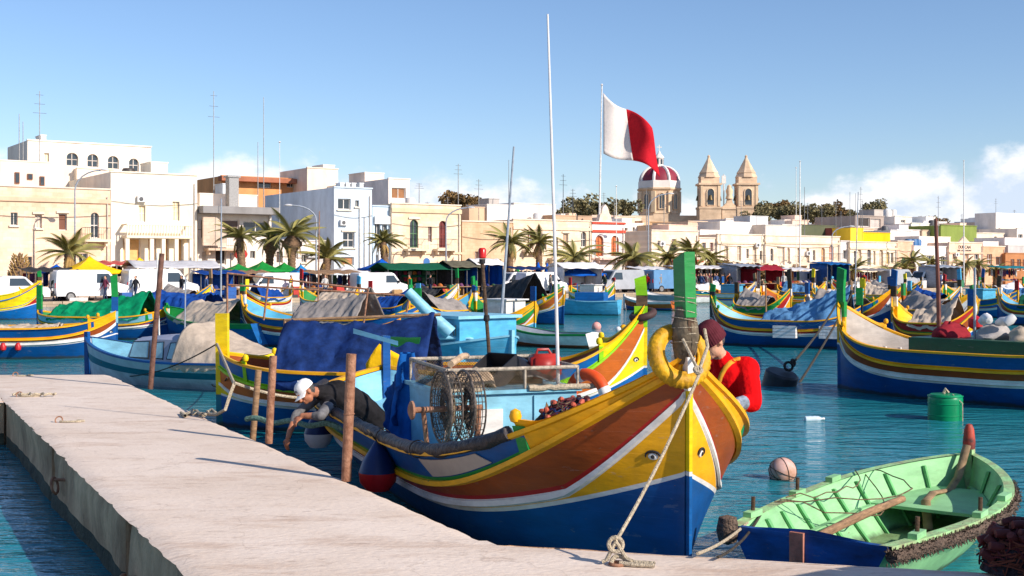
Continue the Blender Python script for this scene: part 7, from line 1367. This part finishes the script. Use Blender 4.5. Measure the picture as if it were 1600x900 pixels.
stall(268, 5.5, 6.2, 3.0, 2.35, mat('grey_white_canvas', S(196, 194, 196), .8, .1, 2), 'wide grey canopy stall with ribbed white side curtains', 'gable', 8, None, False, sidem=TARPW)
stall(340, 3.0, 3.2, 1.8, 1.9, TARPB, 'stall hung with bright blue sheets', 'flat', 4, TARPB, False)
stall(385, 5.2, 3.0, 2.0, 1.9, WOOD, 'low stall with plank roof beneath the green parasols', 'flat', 5, AZUR)
stall(515, 4.5, 4.5, 2.2, 1.9, WOOD, 'long stall with a flat wooden roof below the palm', 'flat', 8)
stall(655, 4.0, 7.5, 3.0, 2.2, TARPDG, 'long dark green market canopy, centre left', 'gable', 12, TARPDG)
stall(718, 3.5, 3.0, 2.4, 2.4, mat('olive_canvas', S(104, 98, 78), .9, .2, 3), 'olive grey tent stall left of the blue box stall', 'gable', 4, CHAR, False, sidem=CHAR)
stall(755, 3.8, 2.6, 2.2, 2.6, TARPW, 'tall blue-walled box stall with white roof', 'gable', 3, AZUR, False, sidem=AZUR)
stall(898, 3.0, 4.2, 2.4, 2.3, TARPW, 'white tent stall under the blue parasol', 'gable', 4, TARPW, False, sidem=TARPW)
stall(825, 6.5, 4.0, 2.2, 2.2, TARPD, 'stall with sagging navy roof among white vans', 'flat', 6)
stall(1010, 6, 4.0, 2.4, 2.2, TARPW, 'white-roofed stall beside the light blue van', 'flat', 8)
stall(1075, 4, 3.8, 2.4, 2.3, TARPW, 'white-roofed stall behind the green stem head', 'flat', 8)
stall(1112, 6, 5.0, 2.4, 2.3, TARPW, 'pale stall behind the market crowd', 'flat', 10)
stall(1156, 4, 3.2, 2.4, 2.5, GRYP, 'grey-walled kiosk right of the crowd', 'flat', 3, GRYP, False, sidem=GRYP)
stall(1190, 4, 3.6, 2.4, 2.1, cloth('crimson_canvas', (150, 36, 50)), 'crimson tent stall on the far quay', 'gable', 4, None, False, sidem=cloth('crimson_canvas', (150, 36, 50)))
stall(1240, 4, 4.0, 2.4, 2.1, TARPW, 'pale stall behind the orange and yellow boat', 'flat', 8)
stall(1296, 3, 3.4, 2.4, 2.7, BLUE2, 'blue-walled hut left of the tall green stem', 'flat', 3, BLUE, False, sidem=BLUE)
stall(1365, 6, 5.0, 2.4, 2.0, TARPGY, 'grey-roofed stall under the broad low palm', 'flat', 8)
stall(1468, 4, 4.5, 2.4, 2.4, GRYP, 'grey shed stall right of the silver van', 'flat', 6, CHAR, False, sidem=GRYP)
stall(1575, 4, 6.0, 2.4, 2.3, cloth('turquoise_canvas', (40, 130, 140)), 'turquoise stall canopy at the far right edge', 'flat', 8)
def people():
    def proto(i, walk):
        st = .16*walk; A = Vector
        pr = [('c', A((0, 0, .95)), A((0, 0, 1.15)), .15, .14, 1), ('c', A((0, 0, 1.15)), A((0, .01, 1.40)), .14, .155, 1), ('c', A((-.16, 0, 1.42)), A((.16, 0, 1.42)), .07, .07, 1), ('c', A((0, 0, 1.45)), A((0, .01, 1.55)), .06, .055, 0), ('e', A((0, .02, 1.66)), (.078, .095, .115), None, 0), ('e', A((0, -.015, 1.69)), (.082, .09, .105), None, 3), ('c', A((0, .1, 1.66)), A((0, .115, 1.635)), .012, .016, 0)]
        for s in (-1, 1):
            pr += [('c', A((s*.2, 0, 1.41)), A((s*.25, -.03+s*st*.6, 1.13)), .058, .048, 1), ('c', A((s*.25, -.03+s*st*.6, 1.13)), A((s*.24, .08+s*st, .9)), .045, .035, 1), ('c', A((s*.24, .08+s*st, .9)), A((s*.235, .1+s*st, .8)), .034, .025, 0), ('c', A((s*.09, 0, .95)), A((s*.1, .03-s*st*.7, .5)), .095, .065, 2), ('c', A((s*.1, .03-s*st*.7, .5)), A((s*.1, -s*st*1.2, .09)), .06, .042, 2), ('c', A((s*.1, -s*st*1.2-.04, .05)), A((s*.11, .14-s*st*1.2, .04)), .045, .04, 4)]
        return pr
    cols = [(40, 42, 48), (196, 40, 40), (70, 90, 130), (226, 120, 40), (150, 140, 130), (60, 70, 56), (200, 196, 190), (110, 50, 70)]; names = ['black', 'red', 'blue', 'orange', 'beige', 'olive', 'white', 'maroon']
    tops = [cloth('coat_%s' % n, c) for n, c in zip(names, cols)]; TR = cloth('jeans', (48, 58, 84)); HR = mat('dark_hair', S(48, 38, 32), .8, .2, 20); SH = RUB
    meshes = {}
    def person(px, off, ci, rz, lb, group=None, walk=0):
        key = (ci, walk)
        if key not in meshes:
            o = fused('body', proto(0, walk), [SKIN2, tops[ci], TR, HR, SH], None, .022, 3); meshes[key] = o.data; bpy.data.objects.remove(o)
        t = thing('person', lb, 'person', qp(px, off), rz, group); link_mesh('body', meshes[key], t); return t
    person(212, 1.2, 0, 2.6, 'man in a black coat and jeans walking by the white vans', None, 1); person(86, 2.3, 5, .5, 'dark-clothed person browsing the clothes stall'); person(93, 2.6, 4, 1.2, 'person in beige beside the clothes stall')
    person(284, 1.6, 0, 2, 'person in black at the grey canopy stall'); person(1138, 2.4, 3, .6, 'person in a bright orange jacket right of the crowd'); person(1003, 3, 6, 1, 'person in white by the light blue van'); person(1012, 2.4, 1, 2, 'person in red left of the light blue van', None, 1); person(1019, 3, 4, 3, 'person in beige left of the light blue van'); person(1470, 2.2, 2, 1, 'person in blue beside the grey shed stall'); person(1032, 1.8, 4, 4, 'person in tan at the light blue van door')
    for px, off, ci, lb in ((165, 1.3, 7, 'person in maroon near the van under the yellow parasol'), (322, 1.3, 2, 'person in blue by the blue sheet stall'), (455, 1.2, 1, 'person in red before the green parasols'), (508, 1.4, 6, 'person in white by the plank-roofed stall'), (640, 1.6, 3, 'person in orange before the dark green canopy'), (672, 1.5, 0, 'person in black before the dark green canopy'), (860, 1.3, 4, 'person in beige right of the white mast'), (945, 1.3, 5, 'person in olive left of the pale grey van'), (1225, 1.5, 6, 'person in white near the crimson tent stall'), (1350, 1.5, 1, 'person in red right of the tall green stem')): person(px, off, ci, px*.7, lb, None, px % 2)
    rnd = random.Random(11)
    for i in range(34): person(1082+rnd.random()*58, 1.6+rnd.random()*4.5, rnd.choice((0, 0, 1, 2, 4, 5, 7)), rnd.random()*6.28, 'shopper in the dense crowd on the quay right of the green stem head', 'market crowd', i % 2)
people()
def lamps():
    for px, off, ytop, arm, lb in ((117, 13, 262, 1, 'street lamp with curved arm before the cream villa'), (494, 8.5, 318, -1, 'street lamp arching left before the blue house'), (697, 12, 322, 1, 'street lamp before the golden stone house'), (1013, 12, 300, 1, 'street lamp below the church dome'), (1300, 12, 352, 1, 'street lamp before the long cream facade')):
        k, p = on_line(px, off); Y = p.y; z = CZ+(HY-ytop)*Y/F-QZ; t = thing('street_lamp', lb, 'street lamp', (p.x, p.y, QZ), 0, 'street lamps'); mb = MB(); mb.tube([(0, 0, 0), (0, 0, z*.82)]+[(arm*2.2*(1-math.cos(q/6*PI/2))*.9, 0, z*.82+z*.16*math.sin(q/6*PI/2)) for q in range(1, 7)], [.09]+[.06]*7, 8); mb.build('post', GRYP, t, True); mb = MB(); mb.lathe([(0, -.12), (.2, -.08), (.22, 0), (.1, .1), (0, .1)], 10, (arm*2.3, 0, z*.985), M=Matrix.Diagonal((1.7, 1, .8))); mb.build('lamp_head', WHV, t, True)
    for px, off, yt, lb, r in ((1250, 9, 252, 'tall white flag mast at right of centre', .09), (1244, 14, 262, 'thinner mast beside the tall white one', .05), (1506, 9, 251, 'tall white mast before the restaurant', .09), (963, 15, 291, 'white pole left of the church dome', .06), (437, 10, 222, 'thin grey mast above the palms', .04)):
        k, p = on_line(px, off); Y = p.y; t = CZ+(HY-yt)*Y/F; mb = MB(); mb.tube([(p.x, p.y, QZ), (p.x, p.y, t)], [r, r*.6], 7); mb.lathe([(0, -.1), (.12, 0), (0, .1)], 8, (p.x, p.y, t)); tag(mb.build('flag_mast', WHT, None, True), lb, 'mast', 'masts on the quay')
    k, p = on_line(666, 4); t = thing('road_sign', 'round blue road sign on a post before the golden stone house', 'sign', (p.x, p.y, QZ), UA); z = CZ+(HY-409)*p.y/F-QZ; mb = MB(); mb.tube([(0, 0, 0), (0, 0, z)], .035, 6); mb.build('post', STEEL, t); mb = MB(); mb.lathe([(0, -.02), (.32, -.02), (.32, .02), (0, .02)], 18, (0, -.06, z), M=RX(rad(90))); mb.build('disc', mat('sign_blue', S(60, 110, 170), .4, .05), t)
    k, p = on_line(282, 6); 
    k, p = on_line(376, 12); t = thing('oval_sign', 'red oval sign hanging before the white modern house', 'sign', (pxr(376)*on_line(376, 16)[1].y, on_line(376, 16)[1].y, 0), UA); z = CZ+(HY-397)*on_line(376, 16)[1].y/F; mb = MB(); mb.lathe([(0, -.05), (.62, -.05), (.62, .05), (0, .05)], 20, (0, 0, z), M=Matrix.Diagonal((1, 1, .72)) @ RX(rad(90))); mb.build('board', REDV, t); mb = MB(); mb.tube([(-.9, 0, QZ), (-.9, 0, z+.1)], .05, 6); mb.tube([(-.9, 0, z), (-.5, 0, z)], .04, 5); mb.build('post', STEEL, t)
    k, p = on_line(1150, 10); mb = MB(); rnd = random.Random(5); t = thing('flower_shrub', 'orange-brown shrub hedge below the classical house', 'shrub', (p.x, p.y, QZ)); link_mesh('foliage', CMD[0], t, (0, 0, 1.6), sc=(4.2, 1.6, 1.9)); mb.tube([(0, 0, 0), (0, 0, 1.2)], .15, 6); mb.build('stem', BARK, t)
lamps()

def clutter():
    rnd = random.Random(77); cols = [(196, 60, 50, 'red'), (40, 90, 160, 'blue'), (226, 220, 212, 'white'), (50, 120, 80, 'green'), (180, 140, 90, 'wooden'), (60, 60, 64, 'black')]
    spots = [(118, 'white van under the yellow parasol'), (196, 'man in the black coat'), (300, 'ribbed white curtains'), (362, 'blue sheet stall'), (455, 'white van before the green parasols'), (530, 'plank-roofed stall'), (620, 'dark green canopy'), (700, 'olive tent stall'), (785, 'blue-walled box stall'), (868, 'white tent stall'), (935, 'pale grey van'), (1000, 'light blue van'), (1075, 'green stem head'), (1170, 'grey-walled kiosk'), (1220, 'crimson tent stall'), (1275, 'blue-walled hut'), (1340, 'tall green stem'), (1430, 'silver van'), (1490, 'grey shed stall')]
    for px, lm in spots:
        for j in range(2):
            r, g, b, cn = cols[rnd.randrange(6)]; p = qp(px+j*9+rnd.randint(-3, 3), .8+rnd.random()*.6); t = thing('quay_crate', ['%s crate stack on the quay edge near the %s', '%s crate pile standing on the quay beyond the %s'][j] % (cn, lm), 'crate', p, UA+rnd.uniform(-.3, .3), 'crates on the quay edge'); m = pc((r, g, b)); z = 0
            for q in range(rnd.randint(1, 3)):
                mb = MB(); w_ = .7; mb.bb(-.35, .35, -.25, .25, z, z+.03)
                for a in ((-.35, .35, -.25, -.23), (-.35, .35, .23, .25), (-.35, -.33, -.229, .229), (.33, .35, -.229, .229)): mb.bb(*a, z+.031, z+.3)
                mb.build('crate', m, t); z += .31
clutter()
